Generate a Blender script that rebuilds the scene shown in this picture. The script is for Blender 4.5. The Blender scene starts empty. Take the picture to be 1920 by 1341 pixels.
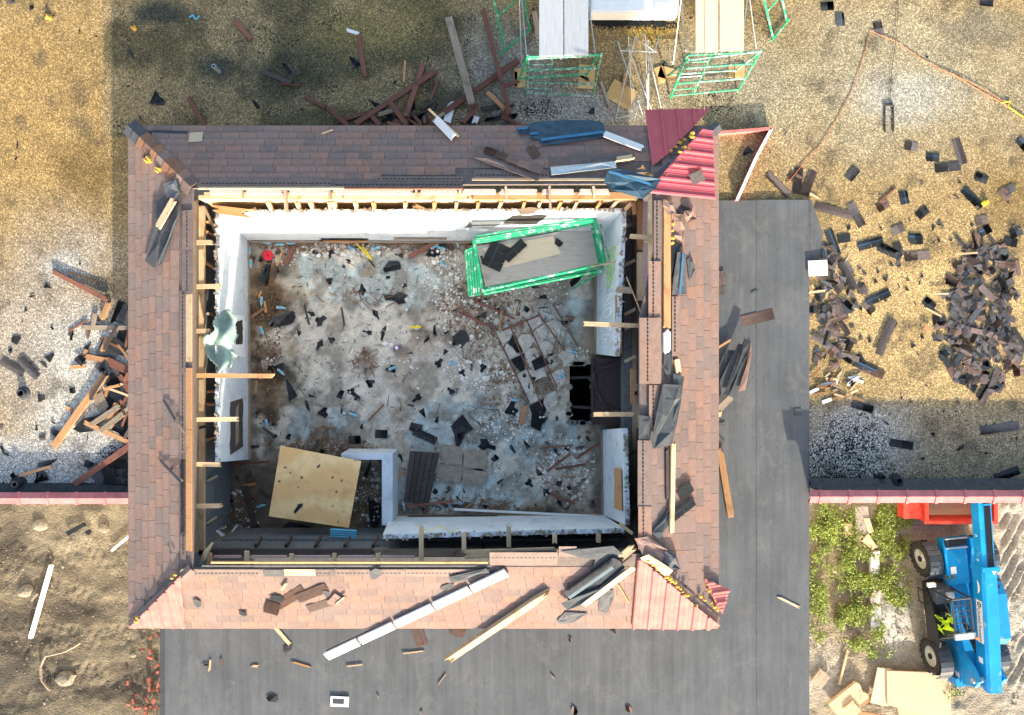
import bpy, bmesh, math, random
import numpy as np
from mathutils import Vector, Matrix, noise as mnoise
random.seed(7)
R = random.random
U = random.uniform
rad = math.radians
SC = bpy.context.scene
COL = SC.collection

# ------------------------------------------------------------------ camera, sky, sun, exposure
CAMZ, FPX = 15.4, 1310.0
cam = bpy.data.objects.new('camera', bpy.data.cameras.new('camera'))
COL.objects.link(cam)
cam.location = (0, 0, CAMZ)
cam.data.sensor_width = 36.0
cam.data.lens = FPX / 1920.0 * 36.0
cam.data.clip_end = 1500
SC.camera = cam
SUN_EL, SUN_AZ = 16.5, 12.5
W = bpy.data.worlds.new('World'); SC.world = W; W.use_nodes = True
nt = W.node_tree
sky = nt.nodes.new('ShaderNodeTexSky'); sky.sky_type = 'NISHITA'; sky.sun_disc = False
sky.sun_elevation = rad(SUN_EL); sky.sun_rotation = rad(180 - SUN_AZ)
sky.dust_density = 2.5; sky.ozone_density = 0.6; sky.air_density = 1.0
bg = nt.nodes['Background']; nt.links.new(sky.outputs[0], bg.inputs[0]); bg.inputs[1].default_value = 0.15
sl = bpy.data.lights.new('sun', 'SUN'); sl.energy = 3.5; sl.angle = rad(0.6); sl.color = (1.0, 0.93, 0.80)
so = bpy.data.objects.new('sun', sl); COL.objects.link(so)
sd = Vector((math.sin(rad(SUN_AZ)) * math.cos(rad(SUN_EL)), -math.cos(rad(SUN_AZ)) * math.cos(rad(SUN_EL)), math.sin(rad(SUN_EL))))
so.rotation_euler = sd.to_track_quat('Z', 'Y').to_euler(); so.location = (5, -20, 12)
SC.view_settings.view_transform = 'Standard'; SC.view_settings.look = 'None'
SC.view_settings.exposure = 1.9; SC.view_settings.gamma = 1.0

# ------------------------------------------------------------------ helpers
def P(x, y, z=0.0):                       # photo pixel on the level z
    d = (CAMZ - z) / FPX
    return Vector(((x - 960) * d, (670.5 - y) * d, z))

def tag(o, label=None, cat=None, group=None, kind=None):
    if label: o['label'] = label
    if cat: o['category'] = cat
    if group: o['group'] = group
    if kind: o['kind'] = kind
    return o

def empty(name, loc=(0, 0, 0), label=None, cat=None, group=None, rz=0):
    o = bpy.data.objects.new(name, None); COL.objects.link(o)
    o.location = loc; o.rotation_euler = (0, 0, rz); o.empty_display_size = .2
    return tag(o, label, cat, group)

def link(name, me, parent=None, mw=None):
    o = bpy.data.objects.new(name, me); COL.objects.link(o)
    if mw is not None: o.matrix_world = mw
    if parent is not None:
        o.parent = parent
        if mw is not None:
            pm = Matrix.Translation(parent.location) @ parent.rotation_euler.to_matrix().to_4x4()
            o.matrix_parent_inverse = pm.inverted()
    return o

class MB:
    def __init__(s): s.v = []; s.f = []; s.m = []
    def add(s, vs, fs, mi=0):
        n = len(s.v); s.v += [tuple(q) for q in vs]
        for f in fs: s.f.append([i + n for i in f]); s.m.append(mi)
    def box(s, x0, x1, y0, y1, z0, z1, mi=0, M=None):
        vs = [Vector((x, y, z)) for z in (z0, z1) for y in (y0, y1) for x in (x0, x1)]
        if M is not None: vs = [M @ q for q in vs]
        s.add(vs, [(0, 2, 3, 1), (4, 5, 7, 6), (0, 1, 5, 4), (2, 6, 7, 3), (0, 4, 6, 2), (1, 3, 7, 5)], mi)
    def tube(s, a, b, r, n=8, mi=0, r2=None):
        a = Vector(a); b = Vector(b); d = (b - a)
        if d.length < 1e-6: return
        q = d.to_track_quat('Z', 'Y'); r2 = r if r2 is None else r2
        vs = []
        for k, (c, rr) in enumerate(((a, r), (b, r2))):
            for i in range(n):
                t = 2 * math.pi * i / n
                vs.append(c + q @ Vector((rr * math.cos(t), rr * math.sin(t), 0)))
        fs = [(i, (i + 1) % n, n + (i + 1) % n, n + i) for i in range(n)]
        fs += [tuple(range(n - 1, -1, -1)), tuple(range(n, 2 * n))]
        s.add(vs, fs, mi)
    def path(s, pts, r, n=6, mi=0):
        for a, b in zip(pts[:-1], pts[1:]): s.tube(a, b, r, n, mi)
    def prism(s, pts, nrm, t, mi=0):       # polygon pts extruded by t along -nrm (pts is the top)
        pts = [Vector(q) for q in pts]; nrm = Vector(nrm).normalized(); n = len(pts)
        vs = pts + [q - nrm * t for q in pts]
        fs = [tuple(range(n)), tuple(range(2 * n - 1, n - 1, -1))] + [(i, i + n, (i + 1) % n + n, (i + 1) % n) for i in range(n)]
        s.add(vs, fs, mi)
    def mesh(s, name, mats, smooth=False):
        me = bpy.data.meshes.new(name); me.from_pydata(s.v, [], s.f)
        if not isinstance(mats, (list, tuple)): mats = [mats]
        for m in mats: me.materials.append(m)
        if len(mats) > 1: me.polygons.foreach_set('material_index', s.m)
        if smooth: me.polygons.foreach_set('use_smooth', [True] * len(me.polygons))
        bm = bmesh.new(); bm.from_mesh(me); bmesh.ops.recalc_face_normals(bm, faces=bm.faces); bm.to_mesh(me); bm.free()
        return me
    def build(s, name, mats, parent=None, smooth=False, mw=None):
        return link(name, s.mesh(name, mats, smooth), parent, mw)

# ------------------------------------------------------------------ materials
MATS = {}
def nodes(name):
    m = bpy.data.materials.new(name); m.use_nodes = True
    t = m.node_tree; b = t.nodes['Principled BSDF']; b.inputs['Specular IOR Level'].default_value = .25
    MATS[name] = m
    return m, t, b
def ramp(t, fac, stops, interp='LINEAR'):
    r = t.nodes.new('ShaderNodeValToRGB'); r.color_ramp.interpolation = interp
    e = r.color_ramp.elements
    while len(e) < len(stops): e.new(.5)
    for el, (p, c) in zip(e, stops): el.position = p; el.color = (*c, 1)
    t.links.new(fac, r.inputs[0]); return r.outputs[0]
def texco(t, scale=(1, 1, 1), out='Object'):
    tc = t.nodes.new('ShaderNodeTexCoord'); mp = t.nodes.new('ShaderNodeMapping')
    mp.inputs['Scale'].default_value = scale; t.links.new(tc.outputs[out], mp.inputs[0]); return mp.outputs[0]
def noise(t, vec, sc, det=4, rough=.6, dist=0):
    n = t.nodes.new('ShaderNodeTexNoise'); n.inputs['Scale'].default_value = sc; n.inputs['Detail'].default_value = det
    n.inputs['Roughness'].default_value = rough; n.inputs['Distortion'].default_value = dist
    t.links.new(vec, n.inputs['Vector']); return n.outputs[0]
def mixc(t, a, b, f, mode='MIX'):
    n = t.nodes.new('ShaderNodeMix'); n.data_type = 'RGBA'; n.blend_type = mode
    for v, i in ((f, 0), (a, 6), (b, 7)):
        if hasattr(v, 'is_linked') or isinstance(v, bpy.types.NodeSocket): t.links.new(v, n.inputs[i])
        else: n.inputs[i].default_value = v if i == 0 else (*v, 1)
    return n.outputs[2]
def math_(t, op, a, b=0.0):
    n = t.nodes.new('ShaderNodeMath'); n.operation = op
    for v, i in ((a, 0), (b, 1)):
        if isinstance(v, bpy.types.NodeSocket): t.links.new(v, n.inputs[i])
        else: n.inputs[i].default_value = v
    return n.outputs[0]
def bump(t, b, h, strength=.4, dist=.01):
    n = t.nodes.new('ShaderNodeBump'); n.inputs['Strength'].default_value = strength; n.inputs['Distance'].default_value = dist
    t.links.new(h, n.inputs['Height']); t.links.new(n.outputs[0], b.inputs['Normal'])
def rnd(t, lo, hi):
    oi = t.nodes.new('ShaderNodeObjectInfo'); mr = t.nodes.new('ShaderNodeMapRange')
    mr.inputs[3].default_value = lo; mr.inputs[4].default_value = hi; t.links.new(oi.outputs['Random'], mr.inputs[0]); return mr.outputs[0]
def hsv(t, c, val):
    n = t.nodes.new('ShaderNodeHueSaturation'); t.links.new(c, n.inputs['Color']); t.links.new(val, n.inputs['Value']); return n.outputs[0]

def mat_wood(name, c1, c2, dark, rough=.75, stain=.45):
    m, t, b = nodes(name)
    g = noise(t, texco(t, (2.2, 45, 45)), 1.0, 5, .65, .6)
    c = ramp(t, g, [(.3, c1), (.7, c2)])
    st = noise(t, texco(t, (1, 2, 2)), 3.1, 5, .7)
    c = mixc(t, c, dark, ramp(t, st, [(stain, (1, 1, 1)), (stain + .17, (0, 0, 0))]) if stain < 0 else math_(t, 'MULTIPLY', ramp(t, st, [(1 - stain, (0, 0, 0)), (min(1, 1.22 - stain), (1, 1, 1))]), .8))
    b.inputs['Roughness'].default_value = rough
    t.links.new(hsv(t, c, rnd(t, .72, 1.2)), b.inputs['Base Color'])
    bump(t, b, g, .3, .004)
    return m
WOOD_NEW = mat_wood('pale_lumber', (.46, .31, .175), (.62, .45, .27), (.20, .11, .05), stain=.48)
WOOD_ORG = mat_wood('orange_lumber', (.34, .165, .07), (.48, .26, .12), (.15, .06, .02), stain=.46)
WOOD_RED = mat_wood('red_painted_lumber', (.15, .058, .04), (.23, .095, .06), (.05, .03, .025), stain=.45)
WOOD_GRY = mat_wood('weathered_lumber', (.24, .18, .12), (.36, .28, .20), (.09, .06, .04), stain=.48)
WOOD_WHT = mat_wood('white_painted_lumber', (.74, .72, .68), (.84, .82, .78), (.45, .40, .33), stain=.36)
WOOD_DRK = mat_wood('dark_lumber', (.045, .035, .03), (.09, .07, .06), (.02, .015, .012))
PLANK_GRY = mat_wood('grey_plank', (.25, .265, .28), (.34, .35, .36), (.18, .17, .175), stain=.4)
PLANK_TAN = mat_wood('tan_plank', (.50, .38, .24), (.62, .49, .33), (.30, .22, .15), stain=.4)
CHIP = mat_wood('splinter_wood', (.15, .07, .035), (.32, .17, .08), (.05, .03, .02))

def mat_ply(name, c1, c2, knots=True):
    m, t, b = nodes(name)
    v = texco(t, (1, 1, 1)); n1 = noise(t, v, 1.6, 3, .5, .8)
    w = t.nodes.new('ShaderNodeTexWave'); w.wave_type = 'RINGS'; w.inputs['Scale'].default_value = 1.1
    w.inputs['Distortion'].default_value = 9; w.inputs['Detail'].default_value = 3; w.inputs['Detail Scale'].default_value = .7
    t.links.new(texco(t, (1.0, .35, 1)), w.inputs['Vector'])
    c = ramp(t, w.outputs[1], [(.2, c1), (.85, c2)])
    c = mixc(t, c, (c1[0] * .6, c1[1] * .52, c1[2] * .42), math_(t, 'MULTIPLY', ramp(t, noise(t, v, 2.3, 6, .7), [(.5, (0, 0, 0)), (.75, (1, 1, 1))]), .6))
    if knots:
        vo = t.nodes.new('ShaderNodeTexVoronoi'); vo.inputs['Scale'].default_value = 5.2
        t.links.new(v, vo.inputs['Vector'])
        k = ramp(t, vo.outputs['Distance'], [(.07, (1, 1, 1)), (.2, (0, 0, 0))])
        c = mixc(t, c, (.12, .05, .02), math_(t, 'MULTIPLY', k, ramp(t, noise(t, v, 2.9, 2), [(.46, (0, 0, 0)), (.54, (1, 1, 1))])))
    b.inputs['Roughness'].default_value = .7
    t.links.new(hsv(t, c, rnd(t, .9, 1.08)), b.inputs['Base Color'])
    return m
PLY = mat_ply('plywood_face', (.86, .50, .20), (.96, .64, .29))
PLY_OR = mat_ply('orange_plywood_face', (.55, .34, .13), (.68, .46, .20), False)

def mat_shingle(name, cols, dark=.6, lo=.8, hi=1.2, scale=260, weather=None):
    m, t, b = nodes(name)
    oi = t.nodes.new('ShaderNodeObjectInfo')
    c = ramp(t, oi.outputs['Random'], [(i / len(cols), q) for i, q in enumerate(cols)], 'CONSTANT')
    v = texco(t); g = noise(t, v, scale, 2, .8)
    c = mixc(t, c, (0, 0, 0), ramp(t, g, [(.38, (dark, dark, dark)), (.6, (0, 0, 0))]))
    g2 = noise(t, v, 9, 4, .7)
    c = hsv(t, c, ramp(t, g2, [(.3, (lo, lo, lo)), (.7, (hi, hi, hi))]))
    if weather:
        ge = t.nodes.new('ShaderNodeNewGeometry'); wv = noise(t, ge.outputs['Position'], 1.3, 7, .72, .5)
        c = mixc(t, c, weather, ramp(t, wv, [(.42, (0, 0, 0)), (.72, (.75,) * 3)]))
        c = mixc(t, c, (.10, .085, .08), ramp(t, noise(t, ge.outputs['Position'], 4.5, 6, .75), [(.58, (0, 0, 0)), (.78, (.55,) * 3)]))
    b.inputs['Roughness'].default_value = .95
    t.links.new(c, b.inputs['Base Color']); bump(t, b, g, .25, .002)
    return m
SH_COLS = [(c[0] * 1.30, c[1] * 1.22, c[2] * 1.16) for c in [(.235, .152, .122), (.205, .145, .122), (.255, .168, .135), (.19, .14, .124), (.225, .155, .13), (.27, .165, .125), (.175, .135, .122), (.24, .162, .138)]]
SHINGLE = mat_shingle('brown_shingle', SH_COLS, weather=(.20, .158, .14))
SHINGLE_D = mat_shingle('loose_brown_shingle', [(.23, .175, .155), (.18, .158, .15), (.25, .18, .152), (.165, .152, .152), (.20, .168, .158), (.30, .19, .15), (.15, .143, .148)], .5)
FELT = mat_shingle('black_shingle_back', [(.034, .038, .044), (.055, .06, .065), (.043, .047, .052), (.075, .075, .078)], .4, .7, 1.4, 120)
FELT_G = mat_shingle('grey_shingle_back', [(.075, .08, .085), (.10, .10, .10), (.06, .066, .072)], .3, .8, 1.2, 120)
NAILS = mat_shingle('dark_nail_strip', [(.19, .14, .125), (.22, .16, .135), (.165, .13, .118)], .55)

def mat_plain(name, c, rough=.6, metal=0, var=.12, nsc=6, spec=.25, bmp=0):
    m, t, b = nodes(name)
    n = noise(t, texco(t), nsc, 5, .65)
    cc = ramp(t, n, [(.3, tuple(q * (1 - var) for q in c)), (.7, tuple(min(1, q * (1 + var)) for q in c))])
    t.links.new(cc, b.inputs['Base Color']); b.inputs['Roughness'].default_value = rough; b.inputs['Metallic'].default_value = metal
    b.inputs['Specular IOR Level'].default_value = spec
    if bmp: bump(t, b, n, bmp, .01)
    return m
BLUE_TAPE = mat_plain('blue_release_tape', (.045, .15, .27), .7, spec=.1)
GREY_TAPE = mat_plain('pale_release_tape', (.10, .13, .15), .85, spec=.05)
DASH = mat_plain('tar_dash', (.012, .012, .014), .5)
FOAM = mat_plain('yellow_foam', (.52, .30, .05), .9, 0, .3, 30, bmp=.6)
RED_METAL = mat_plain('crimson_roof_metal', (.41, .075, .09), .55, 0, .14, 4, .3)
RED_FADED = mat_plain('sun_faded_red_metal', (.50, .155, .135), .75, 0, .22, 5, .08)
COPING = mat_plain('red_coping_paint', (.46, .15, .145), .65, 0, .25, 3, .15)
def mat_paint(name, c, wear, rust, wsc, amt, rough=.45, out='Object'):
    m, t, b = nodes(name); v = texco(t)
    n1 = noise(t, v, wsc, 6, .7); n2 = noise(t, v, wsc * .35, 4, .6)
    base = ramp(t, n2, [(.3, tuple(q * .78 for q in c)), (.7, tuple(min(1, q * 1.12) for q in c))])
    cc = mixc(t, base, wear, ramp(t, n1, [(1 - amt, (0, 0, 0)), (1.08 - amt, (.85,) * 3)]))
    cc = mixc(t, cc, rust, ramp(t, noise(t, v, wsc * 1.7, 5, .7), [(.66, (0, 0, 0)), (.74, (.7,) * 3)]))
    t.links.new(cc, b.inputs['Base Color']); b.inputs['Roughness'].default_value = rough; b.inputs['Specular IOR Level'].default_value = .35
    return m
GREEN = mat_paint('green_scaffold_paint', (.01, .30, .13), (.42, .55, .46), (.16, .10, .06), 7, .47)
GREEN_W = mat_paint('worn_green_paint', (.05, .24, .14), (.42, .50, .44), (.16, .10, .06), 9, .52)
GALV = mat_plain('galvanised_steel', (.42, .45, .45), .45, .55, .2, 20)
WHITE_M = mat_plain('white_enamel', (.80, .80, .78), .5, 0, .05)
BLK = mat_plain('black_paint', (.018, .018, .02), .45, 0, .3)
BLACKHOLE = mat_plain('opening_dark', (.03, .026, .022), .9, 0, .5, 6)  # near-black that paints the darkness inside openings
BLUE = mat_paint('bright_blue_paint', (.004, .235, .54), (.20, .32, .40), (.22, .19, .14), 2.6, .40, .42)
RUBBER = mat_plain('tyre_rubber', (.035, .030, .026), .9, 0, .4, 20, bmp=.3)
RIM = mat_plain('cream_rim', (.48, .45, .36), .55, 0, .15)
FENDER = mat_plain('fender_plastic', (.045, .055, .068), .35, 0, .2)
GLASSY = mat_plain('dark_glass', (.03, .05, .06), .08, 0, .1, 3, .6)
VEST = mat_plain('hi_vis_cloth', (.60, .80, .03), .8, 0, .15)
SEATM = mat_plain('seat_vinyl', (.015, .03, .02), .5)
LABELW = mat_plain('white_decal', (.78, .78, .80), .5, 0, .03)
LABELK = mat_plain('decal_print', (.02, .05, .14), .5)
ORANGE_C = mat_plain('orange_cord_jacket', (.46, .17, .08), .5)
YELLOW = mat_plain('yellow_plastic', (.75, .55, .03), .5)
PINK_INS = mat_plain('pink_insulation', (.62, .42, .36), .95, 0, .45, 40, bmp=.6)
CMU = mat_plain('grey_block', (.125, .13, .132), .9, 0, .4, 22, bmp=.5)
REDP = mat_plain('red_plastic', (.60, .02, .04), .4)
CHALKG = mat_plain('green_chalk', (.42, .68, .16), .9)
CHALKW = mat_plain('white_chalk', (.80, .86, .90), .9)
BRICKM = mat_plain('broken_red_brick', (.27, .085, .055), .9, 0, .35, 20)
STONE = mat_plain('pale_stone', (.25, .215, .165), .9, 0, .25, 9, bmp=.4)
LABELB = mat_plain('water_label', (.08, .42, .60), .4)
DUMPRED = mat_plain('dumpster_red', (.52, .05, .03), .5, 0, .25, 6)
TARP = mat_plain('pale_green_film', (.24, .33, .28), .25, 0, .25, 6)
CORRUG = mat_plain('blue_corrugated_plastic', (.11, .34, .45), .4, 0, .1)
WIREM = mat_plain('dark_wire', (.05, .045, .04), .6)
MESHBR = mat_plain('brown_screen', (.05, .03, .03), .6, 0, .3, 12)
PURPLE = mat_plain('purple_label', (.25, .08, .30), .4)
LEAFM = mat_plain('weed_leaf', (.15, .185, .028), .6, 0, .55, 2.2)

FELT_SKY = mat_plain('sky_tinted_felt', (.026, .058, .085), .6, 0, .3, 8)  # black felt with the sky's blue reflection put into its colour
def mat_bottle():
    m, t, b = nodes('clear_plastic_bottle')
    b.inputs['Base Color'].default_value = (.70, .82, .86, 1); b.inputs['Roughness'].default_value = .15
    b.inputs['Transmission Weight'].default_value = .55; b.inputs['IOR'].default_value = 1.25
    return m
BOTTLE = mat_bottle()

def mat_stucco():
    m, t, b = nodes('painted_stucco')
    v = texco(t)
    c = ramp(t, noise(t, v, 1.7, 5, .65), [(.3, (.50, .545, .575)), (.7, (.63, .67, .69))])
    st = ramp(t, noise(t, texco(t, (1, 1, .5)), 3.3, 8, .75), [(.52, (0, 0, 0)), (.70, (1, 1, 1))])
    c = mixc(t, c, (.30, .30, .29), math_(t, 'MULTIPLY', st, .7))
    b.inputs['Roughness'].default_value = .7; t.links.new(c, b.inputs['Base Color'])
    bump(t, b, noise(t, v, 60, 3), .15, .005)
    return m
STUCCO = mat_stucco()

def mat_attr(name, speck, scale, rough=.95, lo=.45, hi=1.4, bstr=.6, bdist=.02, tar=(.012, .013, .014), spec=.2):
    """ground colour from the mesh attribute Col (albedo of the place), stones from a Voronoi pattern; attribute Dens = how much stone covers the tar"""
    m, t, b = nodes(name)
    a = t.nodes.new('ShaderNodeAttribute'); a.attribute_name = 'Col'
    v = texco(t)
    b.inputs['Roughness'].default_value = rough; b.inputs['Specular IOR Level'].default_value = spec
    vo = t.nodes.new('ShaderNodeTexVoronoi'); vo.inputs['Scale'].default_value = scale; t.links.new(v, vo.inputs['Vector'])
    sp = t.nodes.new('ShaderNodeSeparateColor'); t.links.new(vo.outputs['Color'], sp.inputs[0])
    val = ramp(t, sp.outputs[0], [(0, (lo,) * 3), (.75, (1, 1, 1)), (1, (hi,) * 3)])
    c = mixc(t, a.outputs['Color'], val, 1.0, 'MULTIPLY')
    c = mixc(t, a.outputs['Color'], c, speck)
    d = t.nodes.new('ShaderNodeAttribute'); d.attribute_name = 'Dens'
    n2 = noise(t, v, scale * .12, 4, .7)
    k = math_(t, 'ADD', math_(t, 'MULTIPLY', sp.outputs[1], .6), math_(t, 'MULTIPLY', n2, .4))
    gt = math_(t, 'GREATER_THAN', k, d.outputs['Fac'])
    c = mixc(t, c, tar, gt)
    t.links.new(c, b.inputs['Base Color'])
    h = math_(t, 'SUBTRACT', math_(t, 'MULTIPLY', vo.outputs['Distance'], -1.0), math_(t, 'MULTIPLY', gt, .6))
    bump(t, b, h, bstr, bdist)
    return m
GRAVEL = mat_attr('roof_gravel', 1.0, 44, lo=.42, hi=1.75, bstr=.42, bdist=.012)
CONC = mat_attr('dirty_concrete', .42, 62, lo=.45, hi=1.25, bstr=.25, bdist=.006)
DIRT = mat_attr('sandy_dirt', .55, 15, lo=.6, hi=1.25, bstr=.45, bdist=.04)

def mat_membrane():
    m, t, b = nodes('asphalt_membrane')
    v = texco(t)
    s = noise(t, texco(t, (6, .35, 1)), 1, 5, .7); c = ramp(t, s, [(.3, (.072, .075, .078)), (.7, (.108, .111, .113))])
    g = noise(t, v, 150, 2, .8); c = mixc(t, c, (.165, .168, .17), ramp(t, g, [(.58, (0, 0, 0)), (.75, (.7, .7, .7))]))
    bl = noise(t, v, .8, 5, .7); c = hsv(t, c, ramp(t, bl, [(.3, (.82,) * 3), (.7, (1.16,) * 3)]))
    du = noise(t, texco(t, (1, .7, 1)), 1.7, 8, .75, .8); c = mixc(t, c, (.20, .185, .16), ramp(t, du, [(.52, (0, 0, 0)), (.78, (.55,) * 3)]))
    sp = noise(t, v, 14, 3, .6); c = mixc(t, c, (.03, .03, .032), ramp(t, sp, [(.62, (0, 0, 0)), (.75, (.5,) * 3)]))
    sc = noise(t, texco(t, (.5, .6, 1)), 2.0, 3, .6, 3.5)
    c = mixc(t, c, (.12, .12, .12), ramp(t, sc, [(.497, (0, 0, 0)), (.5, (.35,) * 3), (.503, (0, 0, 0))]))
    b.inputs['Roughness'].default_value = .85; t.links.new(c, b.inputs['Base Color']); bump(t, b, g, .25, .003)
    return m
MEMBRANE = mat_membrane()

# ------------------------------------------------------------------ setting: numeric noise and attribute grids
def vnoise(x, y, seed=0):
    xi = np.floor(x).astype(np.int64); yi = np.floor(y).astype(np.int64); fx = x - xi; fy = y - yi
    fx = fx * fx * (3 - 2 * fx); fy = fy * fy * (3 - 2 * fy)
    def h(a, b):
        n = (a * 374761393 + b * 668265263 + seed * 974711) & 0x7fffffff
        n = ((n ^ (n >> 13)) * 1274126177) & 0x7fffffff
        return ((n ^ (n >> 16)) & 0xffff) / 65535.0
    return (h(xi, yi) * (1 - fx) + h(xi + 1, yi) * fx) * (1 - fy) + (h(xi, yi + 1) * (1 - fx) + h(xi + 1, yi + 1) * fx) * fy
def fbm(x, y, seed=0, o=4):
    s = 0; a = .5
    for k in range(o): s = s + a * vnoise(x * 2 ** k, y * 2 ** k, seed + k * 17); a *= .5
    return s / (1 - .5 ** o)
def sstep(a, b, x):
    t = np.clip((x - a) / (b - a), 0, 1); return t * t * (3 - 2 * t)
def blob(px, py, cx, cy, rx, ry, n, soft=.5, amp=.7):
    d = np.sqrt(((px - cx) / rx) ** 2 + ((py - cy) / ry) ** 2) + (n - .5) * amp
    return 1 - sstep(1 - soft, 1 + soft * .4, d)
def mixa(c, col, f): return c * (1 - f[:, None]) + np.array(col)[None, :] * f[:, None]

def agrid(name, rect, z, step, fn, mat, hole=None, parent=None):
    (x0, y0, x1, y1) = rect; a = P(x0, y1, z); b = P(x1, y0, z)
    nx = int((b.x - a.x) / step) + 1; ny = int((b.y - a.y) / step) + 1
    X, Y = np.meshgrid(np.linspace(a.x, b.x, nx), np.linspace(a.y, b.y, ny)); X = X.ravel(); Y = Y.ravel()
    d = (CAMZ - z) / FPX; px = 960 + X / d; py = 670.5 - Y / d
    col, dens, h = fn(px, py)
    V = np.stack([X, Y, z + h], 1)
    i = np.arange(nx * ny).reshape(ny, nx)
    F = np.stack([i[:-1, :-1], i[:-1, 1:], i[1:, 1:], i[1:, :-1]], -1).reshape(-1, 4)
    if hole is not None:
        cx = px[F].mean(1); cy = py[F].mean(1); F = F[~hole(cx, cy)]
    me = bpy.data.meshes.new(name); me.from_pydata(V.tolist(), [], F.tolist()); me.materials.append(mat)
    at = me.attributes.new('Col', 'FLOAT_COLOR', 'POINT')
    at.data.foreach_set('color', np.concatenate([np.clip(col, 0, 1), np.ones((len(col), 1))], 1).astype(np.float32).ravel())
    at = me.attributes.new('Dens', 'FLOAT', 'POINT'); at.data.foreach_set('value', dens.astype(np.float32))
    me.polygons.foreach_set('use_smooth', [True] * len(me.polygons))
    return tag(link(name, me, parent), kind='structure')

def gravel_fn(px, py):
    n1 = fbm(px / 90, py / 90, 1); n2 = fbm(px / 26, py / 26, 5); n3 = fbm(px / 240, py / 240, 9)
    c = np.tile(np.array([.52, .37, .18]), (len(px), 1))
    c = mixa(c, (.36, .25, .10), sstep(.5, .75, n1) * .7)
    right = sstep(1380, 1470, px)
    c = mixa(c, (.76, .54, .26), blob(px, py, 1720, 580, 330, 200, n1, .6) * .9)
    c = mixa(c, (.56, .48, .32), blob(px, py, 1640, 150, 420, 170, n1, .7) * .85)
    c = mixa(c, (.66, .62, .52), blob(px, py, 1690, 180, 110, 60, n2, .7) * .8)
    c = mixa(c, (.30, .27, .19), blob(px, py, 1840, 50, 90, 50, n2, .7, 1.2) * .7)
    # left side
    c = mixa(c, (.56, .375, .155), blob(px, py, 90, 200, 190, 230, n1, .6) * .8)
    c = mixa(c, (.33, .22, .09), blob(px, py, 160, 320, 70, 60, n2, .8) * .8)
    c = mixa(c, (.58, .50, .40), blob(px, py, 100, 640, 190, 240, n1, .6) * .9)
    c = mixa(c, (.76, .71, .62), blob(px, py, 165, 720, 110, 170, n1, .6) * .9)
    c = mixa(c, (.72, .68, .60), blob(px, py, 120, 500, 50, 30, n2, .7) * .8)
    c = mixa(c, (.60, .58, .54), sstep(800, 845, py) * (px < 260))
    # north side behind the tower: browner, with dark olive patches
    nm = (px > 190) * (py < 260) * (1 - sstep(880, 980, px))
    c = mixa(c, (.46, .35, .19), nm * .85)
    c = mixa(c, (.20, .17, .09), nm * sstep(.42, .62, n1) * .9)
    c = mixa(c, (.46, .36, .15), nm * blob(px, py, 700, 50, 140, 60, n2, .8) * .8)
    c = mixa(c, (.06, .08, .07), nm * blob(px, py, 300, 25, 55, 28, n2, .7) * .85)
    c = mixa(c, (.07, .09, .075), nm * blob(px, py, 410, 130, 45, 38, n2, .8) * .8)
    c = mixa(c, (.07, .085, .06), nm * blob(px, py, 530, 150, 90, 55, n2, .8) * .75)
    c = mixa(c, (.54, .50, .42), blob(px, py, 960, 140, 130, 110, n1, .8) * .8)
    c = mixa(c, (.62, .60, .55), blob(px, py, 1080, 210, 160, 50, n2, .8) * .8)
    c = mixa(c, (.52, .46, .33), blob(px, py, 1340, 160, 140, 90, n1, .8) * .7)
    c = mixa(c, (.42, .28, .06), blob(px, py, 1215, 55, 60, 28, n2, .8) * .85)
    # lower right
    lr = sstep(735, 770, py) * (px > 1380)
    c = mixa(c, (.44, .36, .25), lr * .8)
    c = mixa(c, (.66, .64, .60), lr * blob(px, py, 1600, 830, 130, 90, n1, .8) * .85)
    c = mixa(c, (.13, .11, .08), sstep(.60, .80, fbm(px / 38, py / 38, 91, 5)) * .55)
    c = c ** 1.12 * (.40 + .30 * n2 + .10 * fbm(px / 5, py / 5, 93, 2))[:, None]
    d = np.full(len(px), .95) - .25 * sstep(.55, .8, n2) * .6
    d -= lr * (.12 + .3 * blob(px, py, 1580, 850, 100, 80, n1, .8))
    d -= .30 * blob(px, py, 1180, 30, 130, 32, n2, .6) + .75 * blob(px, py, 1185, 36, 90, 20, n2, .5, 1.1)
    d -= .38 * blob(px, py, 1010, 205, 60, 25, n2, .8) + .25 * blob(px, py, 1340, 190, 60, 50, n2, .8)
    d -= .32 * blob(px, py, 1005, 40, 30, 45, n2, .8) + .22 * blob(px, py, 1420, 40, 40, 40, n2, .8)
    d -= (px < 260) * sstep(815, 840, py) * (.05 + .35 * blob(px, py, 215, 860, 40, 40, n2, .7)) + .4 * blob(px, py, 45, 735, 12, 12, n2, .4, .2)
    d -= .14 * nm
    d -= .4 * blob(px, py, 1540, 905, 500, 14, n2, .8) * (px > 1480)
    d -= .35 * (blob(px, py, 1659, 225, 5, 26, n2, .6) + blob(px, py, 1675, 225, 5, 26, n2, .6) + blob(px, py, 1667, 195, 12, 7, n2, .6))
    h = (fbm(px / 14, py / 14, 3, 3) - .5) * .012
    return c, d, h
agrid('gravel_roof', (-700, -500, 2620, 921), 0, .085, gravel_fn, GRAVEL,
      hole=lambda px, py: ((px > 385) & (px < 1215) & (py > 372) & (py < 1045)))

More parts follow.
